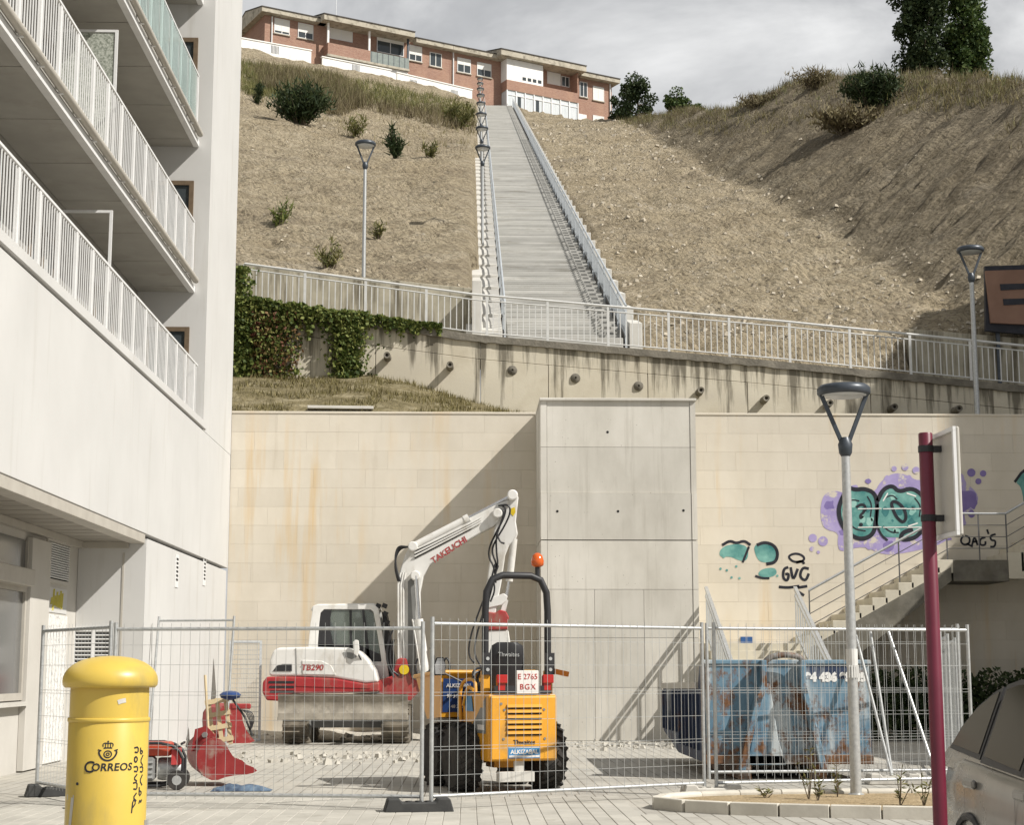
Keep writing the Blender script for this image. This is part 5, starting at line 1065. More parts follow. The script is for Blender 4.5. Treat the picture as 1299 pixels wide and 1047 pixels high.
# undercarriage
for px0, px1 in ((358, 391), (484, 518)):
    x0, x1 = PY(px0, 930, 33.2).x, PY(px1, 930, 33.2).x; ya_, yb_, r_ = 33.2, 35.75, .34; prof = []
    for k in range(9): a = math.pi/2 + math.pi*k/8; prof.append((ya_ + r_ + r_*math.cos(a), r_ + r_*math.sin(a)))
    for k in range(9): a = -math.pi/2 + math.pi*k/8; prof.append((yb_ - r_ + r_*math.cos(a), r_ + r_*math.sin(a)))
    m_ = MB(); m_.prism([(a, b_ + .02) for a, b_ in prof], 'x', x0, x1); tr_ = ep('track', m_, M['track_rubber'], bevel=.02)
    lug = MB(); n_ = len(prof)
    per = []
    for i in range(n_):
        a, b_ = Vector((0, *prof[i])), Vector((0, *prof[(i+1) % n_])); L = (b_ - a).length; k = max(1, int(L / .12))
        for j in range(k): per.append((a.lerp(b_, j / k), (b_ - a).normalized()))
    for p, d in per:
        nrm = Vector((0, -d.z, d.y)); nrm = nrm if nrm.dot(p - Vector((0, (ya_+yb_)/2, r_))) > 0 else -nrm
        lug.obox((( x0 + x1)/2, p.y, p.z + .02) , (x1 - x0 + .01, .05, .05), Matrix((Vector((1,0,0)), d, nrm)).transposed())
    ep('track_lugs', lug, M['track_rubber'], tr_)
    m_ = MB(); [m_.lathe([(.20, x0 - .01), (.20, x1 + .01)], 16, (0, yy_, .36), axis='x') for yy_ in (33.58, 35.38)]; ep('idler', m_, M['ex_grey'], tr_)
m_ = MB(); m_.box(PY(391, 930, 33.2).x + .005, PY(484, 930, 33.2).x - .005, 33.8, 35.2, .3, .66); m_.lathe([(.55, .66), (.55, .82)], 24, (-2.35, 34.45, 0)); ep('undercarriage', m_, M['ex_grey'])
# dozer blade
x0, x1 = PY(352, 900, 32.55).x, PY(517, 900, 32.55).x; z0, z1 = PY(400, 914, 32.55).z, PY(400, 881, 32.55).z; pr = []
for k in range(9): f = k / 8; pr.append((32.55 + .10 * math.sin(math.pi * f), z0 + (z1 - z0) * f))
pr2 = [(a + .05, b_) for a, b_ in pr][::-1]; m_ = MB(); m_.prism(pr + pr2, 'x', x0, x1); bl_ = ep('dozer_blade', m_, M['mud_steel'], smooth=30)
m_ = MB(); m_.box(x0 + .01, x1 - .01, 32.52, 32.57, z0 + .004, z0 + .13); ep('cutting_edge', m_, M['mud_steel'], bl_)
for px in (412, 464): x = PY(px, 925, 32.9).x; m_ = MB(); m_.beam((x, 32.66, z0 + .22), (x, 33.95, .48), .12, .14); ep('blade_arm', m_, M['ex_grey'], bl_)
# house
eprism('counterweight', [(332.5,879),(333,866),(338.5,859),(375,859),(424,861),(464,868),(481,866),(481,878),(435,880),(372,880),(354,890),(338,889)], YN, YN, 35.5, M['ex_red'], bevel=.03, seg=2)
eprism('swing_frame', [(372,882),(435,883),(481,880),(519,890),(505,893),(380,893)], YN, YN + .15, 35.3, M['ex_grey'])
hood = eprism('engine_hood', [(340.5,858),(341.5,839),(346,826),(352,822),(391,821),(440,822),(456,826),(467,837),(476,851),(480,866),(464,867.5),(424,860.5),(375,858.5)], YN, YN + .04, 34.32, M['ex_white'], bevel=.05, seg=3)
eprism('hood_rear', [(340.5,858),(341.5,839),(346,826),(352,822),(391,821),(391,858)], YN, 34.33, 35.45, M['ex_white'], bevel=.04, seg=2)
eprism('rear_vent', [(346,852),(351,845),(358,843),(370,843),(370,852)], YN, YN + .025, YN + .06, M['black'], hood)
eprism('hood_panel', [(383,838),(408,839),(420,845),(426,857),(384,856)], YN, YN + .022, YN + .06, M['ex_white'], hood, bevel=.008)
eprism('hood_seam', [(374.6,823),(375.6,823),(376.4,857),(375.4,857)], YN, YN + .03, YN + .06, M['ex_grey'], hood)
eprism('filler_recess', [(435,828),(444,828),(456,832),(446,837),(438,834)], YN, YN + .028, YN + .06, M['ex_grey'], hood)
for k in range(3): eprism('counterweight_slot', [(341 + k, 864.5 + k*6), (373, 864.5 + k*6), (373, 867.5 + k*6), (340 + k, 867.5 + k*6)], YN, YN - .006, YN + .02, M['black'], hood)
eprism('red_rib', [(376,868),(470,872),(470,874),(376,871)], YN, YN - .012, YN + .01, M['ex_red'], hood)
p = PY(396, 847.5, YN + .018); put_text('model_lettering', 'TB290', .165, M['ex_red'], hood, Vector((p.x, YN + .017, p.z)) - EXB, (1,0,0), (0,0,1), shear=.15, bold=.004)
# cab
cyn, cyf = 34.36, 35.42
outer = [(391,858),(391,821),(393.5,792),(397,771),(402,768),(474,767),(480,772),(485,803),(490,835),(494,862)]; inner = [(403,840),(403,818),(405,790),(406.5,778),(411,773.5),(470,773.5),(474,777),(478.5,803),(483,832),(484,840)]
def cab_ring(y0, y1):
    o = e2(outer, cyn); i_ = e2(inner, cyn); m_ = MB(); n_ = len(o); V = [(x, y0, z) for x, z in o] + [(x, y0, z) for x, z in i_] + [(x, y1, z) for x, z in i_] + [(x, y1, z) for x, z in o]
    fs2 = []
    for a in range(4):
        for k in range(n_): k2 = (k+1) % n_; b2 = (a+1) % 4; fs2.append((a*n_+k, a*n_+k2, b2*n_+k2, b2*n_+k))
    m_.add(V, fs2); return m_
cab = ep('cab', cab_ring(cyn, cyn + .09), M['ex_white'], bevel=.008); ep('cab_far_frame', cab_ring(cyf - .09, cyf), M['ex_white'], cab)
eprism('cab_window_seal', [(404,839),(404,818),(406,790),(407.5,779),(411.5,774.5),(469,774.5),(473,778),(477.5,803),(482,832),(483,839)], cyn, cyn + .03, cyn + .045, M['cab_glass'], cab)
eprism('cab_glass_far', [(404,839),(404,818),(406,790),(407.5,779),(411.5,774.5),(469,774.5),(473,778),(477.5,803),(482,832),(483,839)], cyn, cyf - .05, cyf - .035, M['cab_glass'], cab)
eprism('cab_roof', [(393.2,775),(396,769),(402,766.5),(474,765.5),(481,770),(482,775)], cyn, cyn + .092, cyf - .092, M['ex_white'], cab, bevel=.02)
eprism('cab_base', [(391,858),(391,822),(403,822),(403,841),(484,841),(487,822),(494,862)], cyn, cyn + .092, cyf - .092, M['ex_grey'], cab)
for pts in ([(404,839),(403.5,800),(406.5,778),(411,774),(421,774),(419,784),(419,800),(423,818),(423,839)], [(443,774),(446,774),(447,839),(444,839)], [(459,774),(462,774),(470,839),(466,839)], [(404,817.5),(456,818.5),(456,821.5),(404,820.5)], [(456,819),(483,831),(484,840),(456,840)]): eprism('window_trim', pts, cyn, cyn + .01, cyn + .028, M['black'], cab)
eprism('seat', [(408,840),(409,795),(416,786),(423,800),(425,825),(440,828),(440,840)], cyn, 34.6, 35.15, M['black'], cab, bevel=.03)
for px, py in ((480, 769), (488, 769), (489, 779), (491, 790)): p = PY(px, py, 34.5); m_ = MB(); m_.obox((p.x, 34.5, p.z), (.10, .14, .09), Matrix.Rotation(.4, 3, 'Y')); ep('work_lamp', m_, M['black'], cab)
eprism('cab_front_grille', [(484,776),(490,780),(499,835),(499,862),(493,862),(489,835)], cyn, cyn + .15, cyf - .15, M['black'], cab)
eprism('mirror', [(448,815),(451,812),(455,813),(456,824),(454,834),(449,830)], YN, YN - .05, YN + .0, M['ex_white'], cab, bevel=.01); m_ = MB(); a, b_ = PY(454, 830, YN), PY(462, 845, YN); m_.tube([(a.x, YN - .02, a.z), (b_.x, YN + .12, b_.z)], .015, 6); ep('mirror_stalk', m_, M['black'], cab)
# boom, arm, cylinders
BN, BF = 33.95, 34.30
sw = eprism('swing_bracket', [(478,864),(498,858),(503,838),(508,835),(516,836),(519,848),(523,862),(536,866),(535,874),(520,890),(482,888)], BN, BN - .12, BF + .12, M['ex_red'], bevel=.02)
p = PY(513, 850, BN); m_ = MB(); m_.lathe([(.10, -.16), (.10, -.125)], 16, (p.x, BN, p.z), axis='y'); ep('pivot_pin', m_, flat('pin_yellow', (.62, .45, .02)), sw)
boom = eprism('boom', [(510,862),(504.5,790),(504.5,740),(508,722),(514,704),(520,693),(560,674),(600,655),(632,639),(646,634),(640,655),(626,668),(612,675),(575,697),(545,717),(537,732),(533,752),(534,800),(536,862)], BN, BN, BF, M['ex_white'], bevel=.02)
eprism('boom_side_plate', [(517.5,858),(517.5,738),(527,729),(528,858)], BN, BN - .008, BN + .01, M['ex_grey'], boom)
def etube(name, pts, Y, r_, mat, par, n=10): m_ = MB(); q = [PY(x, y, Y if not isinstance(Y, list) else Y[i]) for i, (x, y) in enumerate(pts)]; q = chaikin(q, 2, False) if len(q) > 4 else q; m_.tube(q, r_, n); return ep(name, m_, mat, par, smooth=40)
for dx in (0, 3.4, 6.4): etube('steel_pipe', [(505.5 + dx, 858), (505.2 + dx, 742), (508 + dx, 727)], BN - .04, .022, M['ex_white'], boom, 8)
for k in range(3): etube('steel_pipe', [(526, 698 + k*4.2), (546, 689 + k*3.6), (598, 663.5 + k*3.0), (610, 657 + k*3)], BN - .03, .018, M['ex_white'], boom, 8)
for k in range(3): etube('pipe_shadow_gap', [(526, 700.2 + k*4.2), (546, 691 + k*3.6), (598, 665 + k*3.0)], BN - .012, .016, M['hose'], boom, 6)
etube('arm_cylinder', [(524, 694), (593, 658.5)], BN + .05, .082, M['ex_white'], boom, 14); etube('cylinder_rod', [(592, 659), (650, 629)], BN + .05, .04, M['chrome'], boom)
etube('cylinder_gland', [(589, 660.5), (595, 657.5)], BN + .05, .095, M['ex_white'], boom, 14)
etube('lift_cylinder', [(541, 866), (531, 786)], BN - .12, .095, M['ex_white'], boom, 14); etube('lift_rod', [(531.5, 788), (527.5, 731)], BN - .12, .045, M['chrome'], boom); etube('lift_cylinder_pipe', [(535, 862), (524, 790), (523, 786)], BN - .2, .018, M['ex_white'], boom, 6)
for px, py, r_ in ((527, 731, .10), (650, 629, .11), (631, 652, .10), (524, 694, .10)): p = PY(px, py, BN); m_ = MB(); m_.lathe([(r_*.8, -.16), (r_, -.14), (r_, .02)], 16, (p.x, BN, p.z), axis='y'); ep('pin_boss', m_, M['ex_white'], boom)
a, b_ = PY(547, 713.5, BN), PY(592, 683.5, BN); d = (b_ - a).normalized(); c_ = (a + b_) / 2; put_text('maker_lettering', 'TAKEUCHI', .175, M['ex_red'], boom, Vector((c_.x, BN - .006, c_.z)) - EXB, (d.x, 0, d.z), (-d.z, 0, d.x), shear=.1, bold=.004)
for k in range(3): etube('boom_hose', [(518 - k, 694), (508 - k*1.6, 696 - k*1.5), (502 - k*.5, 706), (501 + k*.8, 722), (505 + k*1.5, 738)], BN - .03 - .04*k, .022, M['hose'], boom, 6)
arm = eprism('arm', [(642,640),(650,625),(658,630),(656,648),(654.5,662),(657,678),(654,686),(646,692),(641,705),(636,740),(628,782),(620,792),(611,790),(612,770),(618,735),(624,690),(629,660)], BN, BN + .03, BF - .03, M['ex_white'], bevel=.02)
eprism('warning_sticker', [(648.5,645),(653,643.5),(654,650),(651,655),(648,652)], BN, BN + .022, BN + .04, flat('sticker_yellow', (.65, .47, .02)), arm)
etube('bucket_cylinder', [(652, 684), (646, 738)], BN + .1, .075, M['ex_white'], arm, 14); etube('bucket_rod', [(646, 736), (642, 758)], BN + .1, .035, M['chrome'], arm)
eprism('link', [(614,763),(639,753),(644,757),(642,763),(636,768),(618,772)], BN, BN + .0, BN + .06, M['ex_white'], arm, bevel=.01); eprism('link', [(640,758),(645,762),(640,782),(634,780)], BN, BN + .08, BN + .16, M['ex_white'], arm)
hit = eprism('quick_hitch', [(612,784),(616,776),(628,778),(634,774),(642,776),(646,784),(643,792),(645,799),(616,800),(614,792)], BN, BN - .05, BF + .05, M['ex_red'], bevel=.02)
eprism('breaker_body', [(616,801),(645,800),(648,820),(644,860),(620,860),(614,822)], BN, BN - .02, BF + .02, M['ex_white'], hit, bevel=.02); eprism('breaker_chisel', [(627,860),(637,860),(634,915),(631,915)], BN, BN + .12, BN + .22, M['ex_grey'], hit)
for k, pts in enumerate(([(636,641),(642,645),(640,655),(634,668),(622,690),(619,706),(627,720),(629,740)], [(632,642),(645,640),(648,650),(640,668),(626,690),(624,702),(630,716),(628,730)], [(630,646),(641,648),(636,662),(629,682),(630,704),(632,716),(626,738),(618,770)], [(628,716),(622,740),(606,780),(596,810),(594,832),(602,842)], [(632,718),(620,752),(611,784),(604,808),(601,830),(610,846)], [(640,690),(634,688),(630,676)], [(626,736),(628,750),(622,764)])):
    m_ = MB(); q = [PY(x, y, BN - .06 - .02*k) for x, y in pts]; q = chaikin(q, 2, False); m_.tube(q, .021, 6); ep('hydraulic_hose', m_, M['hose'], arm, smooth=60)
for pts in ([(500,812),(494,826),(496,850),(506,858)], [(498,800),(492,815),(490,840),(500,860)], [(546,822),(552,836),(548,850),(538,856)], [(560,848),(566,832),(572,846),(566,858)], [(530,836),(526,846),(530,858)]):
    m_ = MB(); q = chaikin([PY(x, y, BN - .2) for x, y in pts], 2, False); m_.tube(q, .024, 6); ep('hydraulic_hose', m_, M['hose'], sw, smooth=60)

# ================================================================ dumper
M['dm_yellow'] = surf('dumper_yellow', (.60, .27, .018), (.68, .33, .03), 2.5, .42, 0, .45, dirt=((.33, .20, .08), .52, .74, 3.4, (1,1,.5)), coord='obj')
M['tyre'] = surf('tyre_rubber', (.022, .022, .022), (.055, .05, .045), 6, .9, coord='obj', bump=.2, bscale=40)
M['plate_white'] = flat('plate_white', (.66, .63, .60), .5); M['sticker_blue'] = flat('sticker_blue', (.05, .21, .42), .45); M['deep_blue'] = flat('deep_blue', (.02, .05, .16), .45)
M['beacon'] = NT('beacon_amber').out((.55, .10, .015), .15, 0, .6); M['lamp_red'] = NT('tail_red').out((.38, .015, .012), .2, 0, .6)
dm = thing('dumper', 'yellow site dumper with black roll bar and amber beacon behind the fence', 'dumper', (.66, 19.95, 0), R(18))
def dp(name, mb, mat, parent=None, **k): return build(name, mb, mat, parent or dm, **k)
m_ = MB(); m_.box(-.43, .43, 0, 1.0, .38, 1.16); eng = dp('engine_cover', m_, M['dm_yellow'], bevel=.022, seg=2)
m_ = MB(); m_.prism([(-.001, .385), (-.045, .40), (-.045, 1.13), (-.001, 1.15)], 'x', -.41, .41); dp('rear_plate', m_, M['dm_yellow'], eng, bevel=.01)
for k in range(6):
    z = .70 + k * .062; m_ = MB(); m_.prism([(-.047, z), (-.072, z - .002), (-.066, z + .026), (-.047, z + .034)], 'x', -.22, .22); dp('louvre', m_, M['dm_yellow'], eng); m_ = MB(); m_.box(-.22, .22, -.049, -.044, z - .022, z - .002); dp('louvre_gap', m_, M['dark'], eng)
put_text('maker_lettering', 'Thwaites', .075, M['ink'], eng, (0, -.049, .60), (1,0,0), (0,0,1), bold=.001)
m_ = MB(); m_.box(-.2, .2, -.049, -.044, .415, .55); dp('sticker', m_, M['sticker_blue'], eng); put_text('sticker_lettering', 'ALKIZABAL', .068, M['plate_white'], eng, (0, -.051, .488), (1,0,0), (0,0,1), bold=.002); m_ = MB(); m_.box(-.19, .19, -.0515, -.0492, .425, .450); dp('sticker_line', m_, M['plate_white'], eng)
m_ = MB(); m_.box(-.19, .19, -.0515, -.0492, .535, .542); dp('sticker_line', m_, M['plate_white'], eng)
for x, z in ((-.29, 1.05), (-.26, .64), (.26, .64), (-.25, .98), (.25, .98)): m_ = MB(); m_.lathe([(.016, -.052), (.016, -.044)], 10, (x, 0, z), axis='y'); dp('bolt', m_, M['ex_grey'], eng)
m_ = MB(); m_.prism([(.10, .70), (.72, .70), (.10, 1.13)], 'x', -.437, -.431); dp('side_decal', m_, M['ex_grey'], eng); m_ = MB(); m_.box(-.442, -.437, .14, .38, .74, .80); dp('side_label', m_, M['plate_white'], eng)
m_ = MB(); m_.prism([(.55, .95), (.85, .95), (.85, 1.13), (.62, 1.13)], 'x', -.443, -.4375); dp('side_sticker', m_, M['sticker_blue'], eng)
# plate, lights
m_ = MB(); m_.box(-.36, .36, -.01, .10, 1.165, 1.26); m_.box(-.05, .16, 0, .05, 1.26, 1.40); lb = dp('light_bar', m_, M['black']); m_ = MB(); m_.box(-.09, .19, -.03, -.012, 1.165, 1.44); dp('number_plate', m_, M['plate_white'], lb, bevel=.006)
put_text('plate_lettering', 'E 2765', .092, M['lamp_red'], lb, (.05, -.033, 1.365), (1,0,0), (0,0,1)); put_text('plate_lettering', 'BGX', .092, M['lamp_red'], lb, (.05, -.033, 1.245), (1,0,0), (0,0,1), spacing=1.2)
for s in (-1, 1): m_ = MB(); m_.box(s*.29 - .07 + .02, s*.29 + .07 + .02, -.04, -.011, 1.29, 1.39); m_.box(s*.29 - .05 + .02, s*.29 + .05 + .02, -.011, .06, 1.20, 1.38); dp('tail_light', m_, M['lamp_red'], lb, bevel=.008)
# roll bar
pts = [(-.40, .22, 1.40), (-.40, .22, 2.15), (-.385, .22, 2.38), (-.31, .22, 2.53), (-.18, .22, 2.58), (.18, .22, 2.58), (.31, .22, 2.53), (.385, .22, 2.38), (.40, .22, 2.15), (.40, .22, 1.40)]
m_ = MB(); m_.tube(pts, .043, 12); rb2 = dp('roll_bar', m_, M['black'], smooth=50)
for s in (-1, 1):
    m_ = MB(); m_.box(s*.40 - .045, s*.40 + .045, .17, .27, 1.0, 1.44); dp('roll_bar_foot', m_, M['dm_yellow'], rb2, bevel=.01); m_ = MB(); m_.obox((s*.40, .16, 1.52), (.11, .06, .26)); dp('hinge_plate', m_, M['black'], rb2)
    for z in (1.45, 1.58): m_ = MB(); m_.lathe([(.022, .12), (.022, .14)], 8, (s*.40, 0, z), axis='y'); dp('bolt', m_, M['galv'], rb2)
m_ = MB(); m_.tube([(.27, .22, 2.58), (.27, .22, 2.70)], .03, 10); dp('beacon_stem', m_, M['black'], rb2); m_ = MB(); m_.lathe([(.045, 2.69), (.075, 2.71), (.08, 2.76), (.06, 2.83), (.025, 2.86)], 18, (.27, .22, 0)); dp('beacon', m_, M['beacon'], rb2, smooth=60)
# seat and controls
m_ = MB(); rings = []
for z, w, y in ((1.18, .22, .52), (1.35, .245, .50), (1.6, .235, .45), (1.74, .20, .42), (1.78, .13, .42)): rings.append([Vector((w*math.cos(a)*(1 if True else 1) - .05, y + .075*math.sin(a), z)) for a in [k*math.pi/8 for k in range(16)]])
m_.loft(rings); st_ = dp('seat', m_, M['black'], smooth=60); m_ = MB(); m_.box(-.29, .19, .5, .98, 1.17, 1.30); dp('seat_cushion', m_, M['black'], st_, bevel=.04, seg=2); put_text('seat_lettering', 'Thwaites', .075, M['galv'], st_, (-.05, .366, 1.63), (1,0,0), (0,0,1))
m_ = MB(); m_.box(-.40, .40, 1.002, 1.35, .45, .75); dp('chassis', m_, M['dm_yellow'], bevel=.02); m_ = MB(); m_.box(-.30, .30, 1.2, 1.3, .76, 1.25); dash = dp('dashboard', m_, M['black'], bevel=.02)
m_ = MB(); q = [(.19*math.cos(k*.4) , 1.14 - .10*math.sin(k*.4), 1.36 + .14*math.sin(k*.4)) for k in range(17)]; m_.tube(q, .018, 6); dp('steering_wheel', m_, M['black'], dash); m_ = MB(); m_.tube([(0, 1.14, 1.36), (0, 1.22, 1.2)], .02, 6); dp('steering_column', m_, M['black'], dash)
for pts in ([(-.44, .95, .60), (-.47, 1.02, 1.10), (-.44, .98, 1.32), (-.40, .6, 1.34), (-.41, .55, 1.18)], [(-.43, .55, 1.20), (-.46, .72, 1.26), (-.45, .9, 1.02)]): m_ = MB(); m_.tube(chaikin([Vector(p) for p in pts], 2, False), .022, 8); dp('grab_rail', m_, M['dm_yellow'], smooth=50)
m_ = MB(); m_.tube([(-.45, .98, 1.30), (-.70, 1.0, 1.42)], .013, 6); mi_ = dp('mirror_arm', m_, M['black']); m_ = MB(); m_.prism([(-.80, 1.38), (-.66, 1.38), (-.65, 1.5), (-.68, 1.60), (-.77, 1.60), (-.81, 1.5)], 'y', .985, 1.02); dp('mirror', m_, M['black'], mi_, bevel=.008); m_ = MB(); m_.prism([(-.79, 1.395), (-.67, 1.395), (-.662, 1.5), (-.69, 1.588), (-.765, 1.588), (-.798, 1.5)], 'y', .979, .984); dp('mirror_glass', m_, M['chrome'], mi_)
m_ = MB(); m_.obox((.52, .18, 1.42), (.26, .06, .06), Matrix.Rotation(.2, 3, 'Y')); dp('indicator', m_, flat('orange_plastic', (.5, .16, .02)), rb2)
for pts in ([(-.2,.9,1.2),(-.34,1.0,1.42),(-.1,1.15,1.5),(.05,1.1,1.3)], [(.1,.95,1.2),(-.15,.9,1.45),(-.38,.85,1.4),(-.3,.7,1.2)]): m_ = MB(); m_.tube(chaikin([Vector(p) for p in pts], 2, False), .016, 6); dp('cable', m_, M['hose'], dash)
# hopper
m_ = MB(); A = [(-.58, 1.45, .86), (.58, 1.45, .86), (.56, 2.1, .82), (-.56, 2.1, .82)]; Bq = [(-.62, 1.30, 1.42), (.62, 1.30, 1.42), (.60, 2.5, 1.36), (-.60, 2.5, 1.36)]; th = .03
Ai = [(x*.95, y + (.04 if y < 2 else -.04), z + .03) for x, y, z in A]; Bi = [(x*.955, y + (.04 if y < 2 else -.04), z) for x, y, z in Bq]
m_.add(A + Bq + Ai + Bi, [(0,3,2,1), (0,1,5,4), (1,2,6,5), (2,3,7,6), (3,0,4,7), (8,9,10,11), (8,12,13,9), (9,13,14,10), (10,14,15,11), (11,15,12,8), (4,5,13,12), (5,6,14,13), (6,7,15,14), (7,4,12,15)]); hop = dp('hopper', m_, M['dm_yellow'])
sgn = dp('hopper_sign', MB().add([(-.56, 1.425, .92), (-.16, 1.425, .92), (-.18, 1.30, 1.34), (-.59, 1.30, 1.34)], [(0,1,2,3)]), M['deep_blue'], hop)
for k, (tx, sz) in enumerate((('ALKIZABAL', .066), ('94 316 405', .066), ('48 200', .06))): put_text('hopper_lettering', tx, sz, M['plate_white'], hop, (-.375, 1.292 + .028 + .0386*k, 1.25 - .13*k), (1,0,0), (0,-.285,.96), bold=.001)
m_ = MB(); m_.tube([(-.63, 1.29, 1.42), (.63, 1.29, 1.42), (.61, 2.52, 1.36), (-.61, 2.52, 1.36), (-.63, 1.29, 1.42)], .025, 8); dp('hopper_rim', m_, M['dm_yellow'], hop)
m_ = MB(); m_.box(-.35, .35, 1.36, 2.3, .45, .83); dp('front_chassis', m_, M['ex_grey'])
def wheel(x, y, r_=.415, w=.30):
    o = MB(); o.lathe([(r_*.55, x - w/2), (r_*.9, x - w/2), (r_*.97, x - w*.38), (r_*.97, x + w*.38), (r_*.9, x + w/2), (r_*.55, x + w/2)], 28, (0, y, r_), axis='x'); wo = dp('tyre', o, M['tyre'], smooth=50)
    m_ = MB()
    for k in range(20):
        a = 2 * math.pi * k / 20
        for s in (-1, 1):
            a2 = a + (math.pi / 20 if s > 0 else 0); p0 = Vector((x + s*w*.02, y + math.cos(a2)*r_*.985, r_ + math.sin(a2)*r_*.985)); a3 = a2 + .26; p1 = Vector((x + s*w*.49, y + math.cos(a3)*r_*.955, r_ + math.sin(a3)*r_*.955)); m_.beam(p0, p1, .045, .05, upv=(0, math.cos(a2), math.sin(a2)))
    dp('tread_lugs', m_, M['tyre'], wo); m_ = MB(); m_.lathe([(r_*.2, x - w*.40), (r_*.56, x - w*.44), (r_*.56, x + w*.44), (r_*.2, x + w*.40)], 20, (0, y, r_), axis='x'); dp('rim', m_, M['dm_yellow'], wo)
for x in (-.54, .54): wheel(x, .68, .405, .28)
for x in (-.50, .50): wheel(x, 1.72, .385, .27)
for y in (.68, 1.72): m_ = MB(); m_.tube([(-.5, y, .415), (.5, y, .415)], .075, 10); m_.box(-.18, .18, y - .16, y + .16, .28, .42); dp('axle', m_, M['dm_yellow'])
m_ = MB(); m_.box(-.30, .14, -.02, .10, .14, .26); m_.box(-.1, .02, .02, .06, .25, .39); dp('tow_step', m_, M['pale'], bevel=.006)

# ================================================================ roll-off container
def rusty(name, c1, c2, lo=.58, hi=.66):
    t = NT(name); a = t.noise(t.pos((1,1,.8)), 2.0, 6, .65); col = t.ramp(a, [(.3, c1), (.7, c2)])
    col = t.mix(t.ramp(t.noise(t.pos((3, 1, .5), loc=(1.5, 0, .3)), 1.0, 5, .6), [(.54, 0.0), (.66, .85)]), col, (.50, .53, .53))
    r_ = t.noise(t.pos((1.6,1.6,1.2), loc=(4, 2, 1)), 2.2, 8, .72); mk = t.ramp(r_, [(lo, 0.0), (hi, 1.0)]); col = t.mix(mk, col, t.ramp(t.noise(t.pos(), 14, 5), [(.3, (.075, .035, .018)), (.7, (.22, .105, .045))]))
    t.bump(r_, .3, .02); return t.out(col, .6, .05, .35)
M['skip_blue'] = rusty('rusty_blue_paint', (.075, .15, .22), (.17, .28, .36), .50, .60); M['skip_dark'] = rusty('rusty_dark_blue', (.022, .035, .075), (.04, .06, .11), .56, .7); M['rust'] = rusty('rust_steel', (.10, .10, .10), (.17, .16, .14), .40, .55)
SKY = 22.5; sk = thing('waste_container', 'rusty light blue roll-off waste container with hook frame behind the fence', 'container', (4.25, SKY, 0))
def sp(name, mb, mat, parent=None, **k): return build(name, mb, mat, parent or sk, off=(4.25, SKY, 0), **k)
sx0, sx1, szt = 3.2, 5.42, 1.52; SL = 4.7
m_ = MB(); m_.box(sx0, sx1, SKY, SKY + .05, .20, szt); fp_ = sp('front_panel', m_, M['skip_blue'], bevel=.008)
m_ = MB(); m_.box(sx0 - .03, sx1 + .03, SKY - .03, SKY + .09, szt + .002, szt + .06); sp('top_rail', m_, M['skip_blue'], bevel=.01)
m_ = MB(); m_.box(sx0 - .02, sx1 + .02, SKY - .06, SKY - .002, .20, .32); sp('bottom_rail', m_, M['rust'], bevel=.01)
for s, x in ((-1, sx0), (1, sx1)):
    m_ = MB(); m_.prism([(SKY + .052, .22), (SKY + SL*.6, .22), (SKY + SL, .48), (SKY + SL, 1.16), (SKY + .6, 1.22), (SKY + .4, 1.50), (SKY + .052, 1.50)], 'x', x - .02, x + .02); sd = sp('side_panel', m_, M['skip_dark'])
    for k in range(11): y = SKY + .5 + k * .4; zt_ = 1.19; m_ = MB(); m_.box(x + s*.021 - .035, x + s*.021 + .035, y, y + .09, .36 if y < SKY + 2.8 else .52, zt_ - .06); sp('rib', m_, M['skip_dark'], sd)
    m_ = MB(); m_.beam((x, SKY + .55, 1.235), (x, SKY + SL, 1.19), .12, .09); sp('side_rail', m_, M['concrete'], sd)
m_ = MB(); m_.prism([(SKY + .055, .20), (SKY + SL*.6, .20), (SKY + SL - .03, .46), (SKY + SL - .03, .50), (SKY + SL*.6, .25), (SKY + .055, .25)], 'x', sx0 + .025, sx1 - .025); sp('floor', m_, M['rust']); m_ = MB(); m_.box(sx0 + .03, sx1 - .03, SKY + SL - .028, SKY + SL + .03, .50, 1.15); sp('rear_gate', m_, M['skip_dark'])
for px in (943, 1038): x = PY(px, 980, SKY).x; m_ = MB(); m_.box(x - .09, x + .09, SKY - .10, SKY + SL*.62, .012, .195); sp('skid', m_, M['rust']); m_ = MB(); m_.lathe([(.10, x - .085), (.10, x + .085)], 14, (0, SKY - .03, .10), axis='x'); sp('roller', m_, M['rust'])
def splate(name, pts, y0, y1, mat): m_ = MB(); m_.prism(e2(pts, SKY - .2), 'y', y0, y1); return sp(name, m_, mat, bevel=.008)
splate('hook_leg', [(966,838),(972,838),(973,872),(966,890),(951,950),(946,978),(938,978),(944,945),(958,890),(966,868)], SKY - .22, SKY - .004, M['skip_blue']); splate('hook_leg', [(1016,838),(1022,838),(1022,868),(1028,890),(1042,945),(1050,978),(1042,978),(1035,950),(1022,892),(1016,872)], SKY - .22, SKY - .004, M['skip_blue'])
splate('web_plate', [(972,868),(979,868),(990,940),(1000,972),(950,972),(966,892)], SKY - .06, SKY - .003, M['skip_blue'])
m_ = MB(); q = [PY(x, y, SKY - .16) for x, y in ((969, 872), (969, 842), (975, 835), (990, 831), (1008, 832), (1018, 836), (1020, 846))]; m_.tube(chaikin(q, 2, False), .04, 10); sp('hook_bar', m_, M['rust'], smooth=50)
p = PY(1060, 860, SKY - .01); put_text('painted_number', '94 436 95 85', .155, M['house_white'], sk, Vector((p.x, SKY - .004, p.z)) - Vector((4.25, SKY, 0)), (1,0,0), (0,0,1), bold=.012)
splate('dark_band', [(1022,845),(1092,845),(1092,862),(1022,862)], SKY - .0035, SKY + .002, M['skip_dark'])

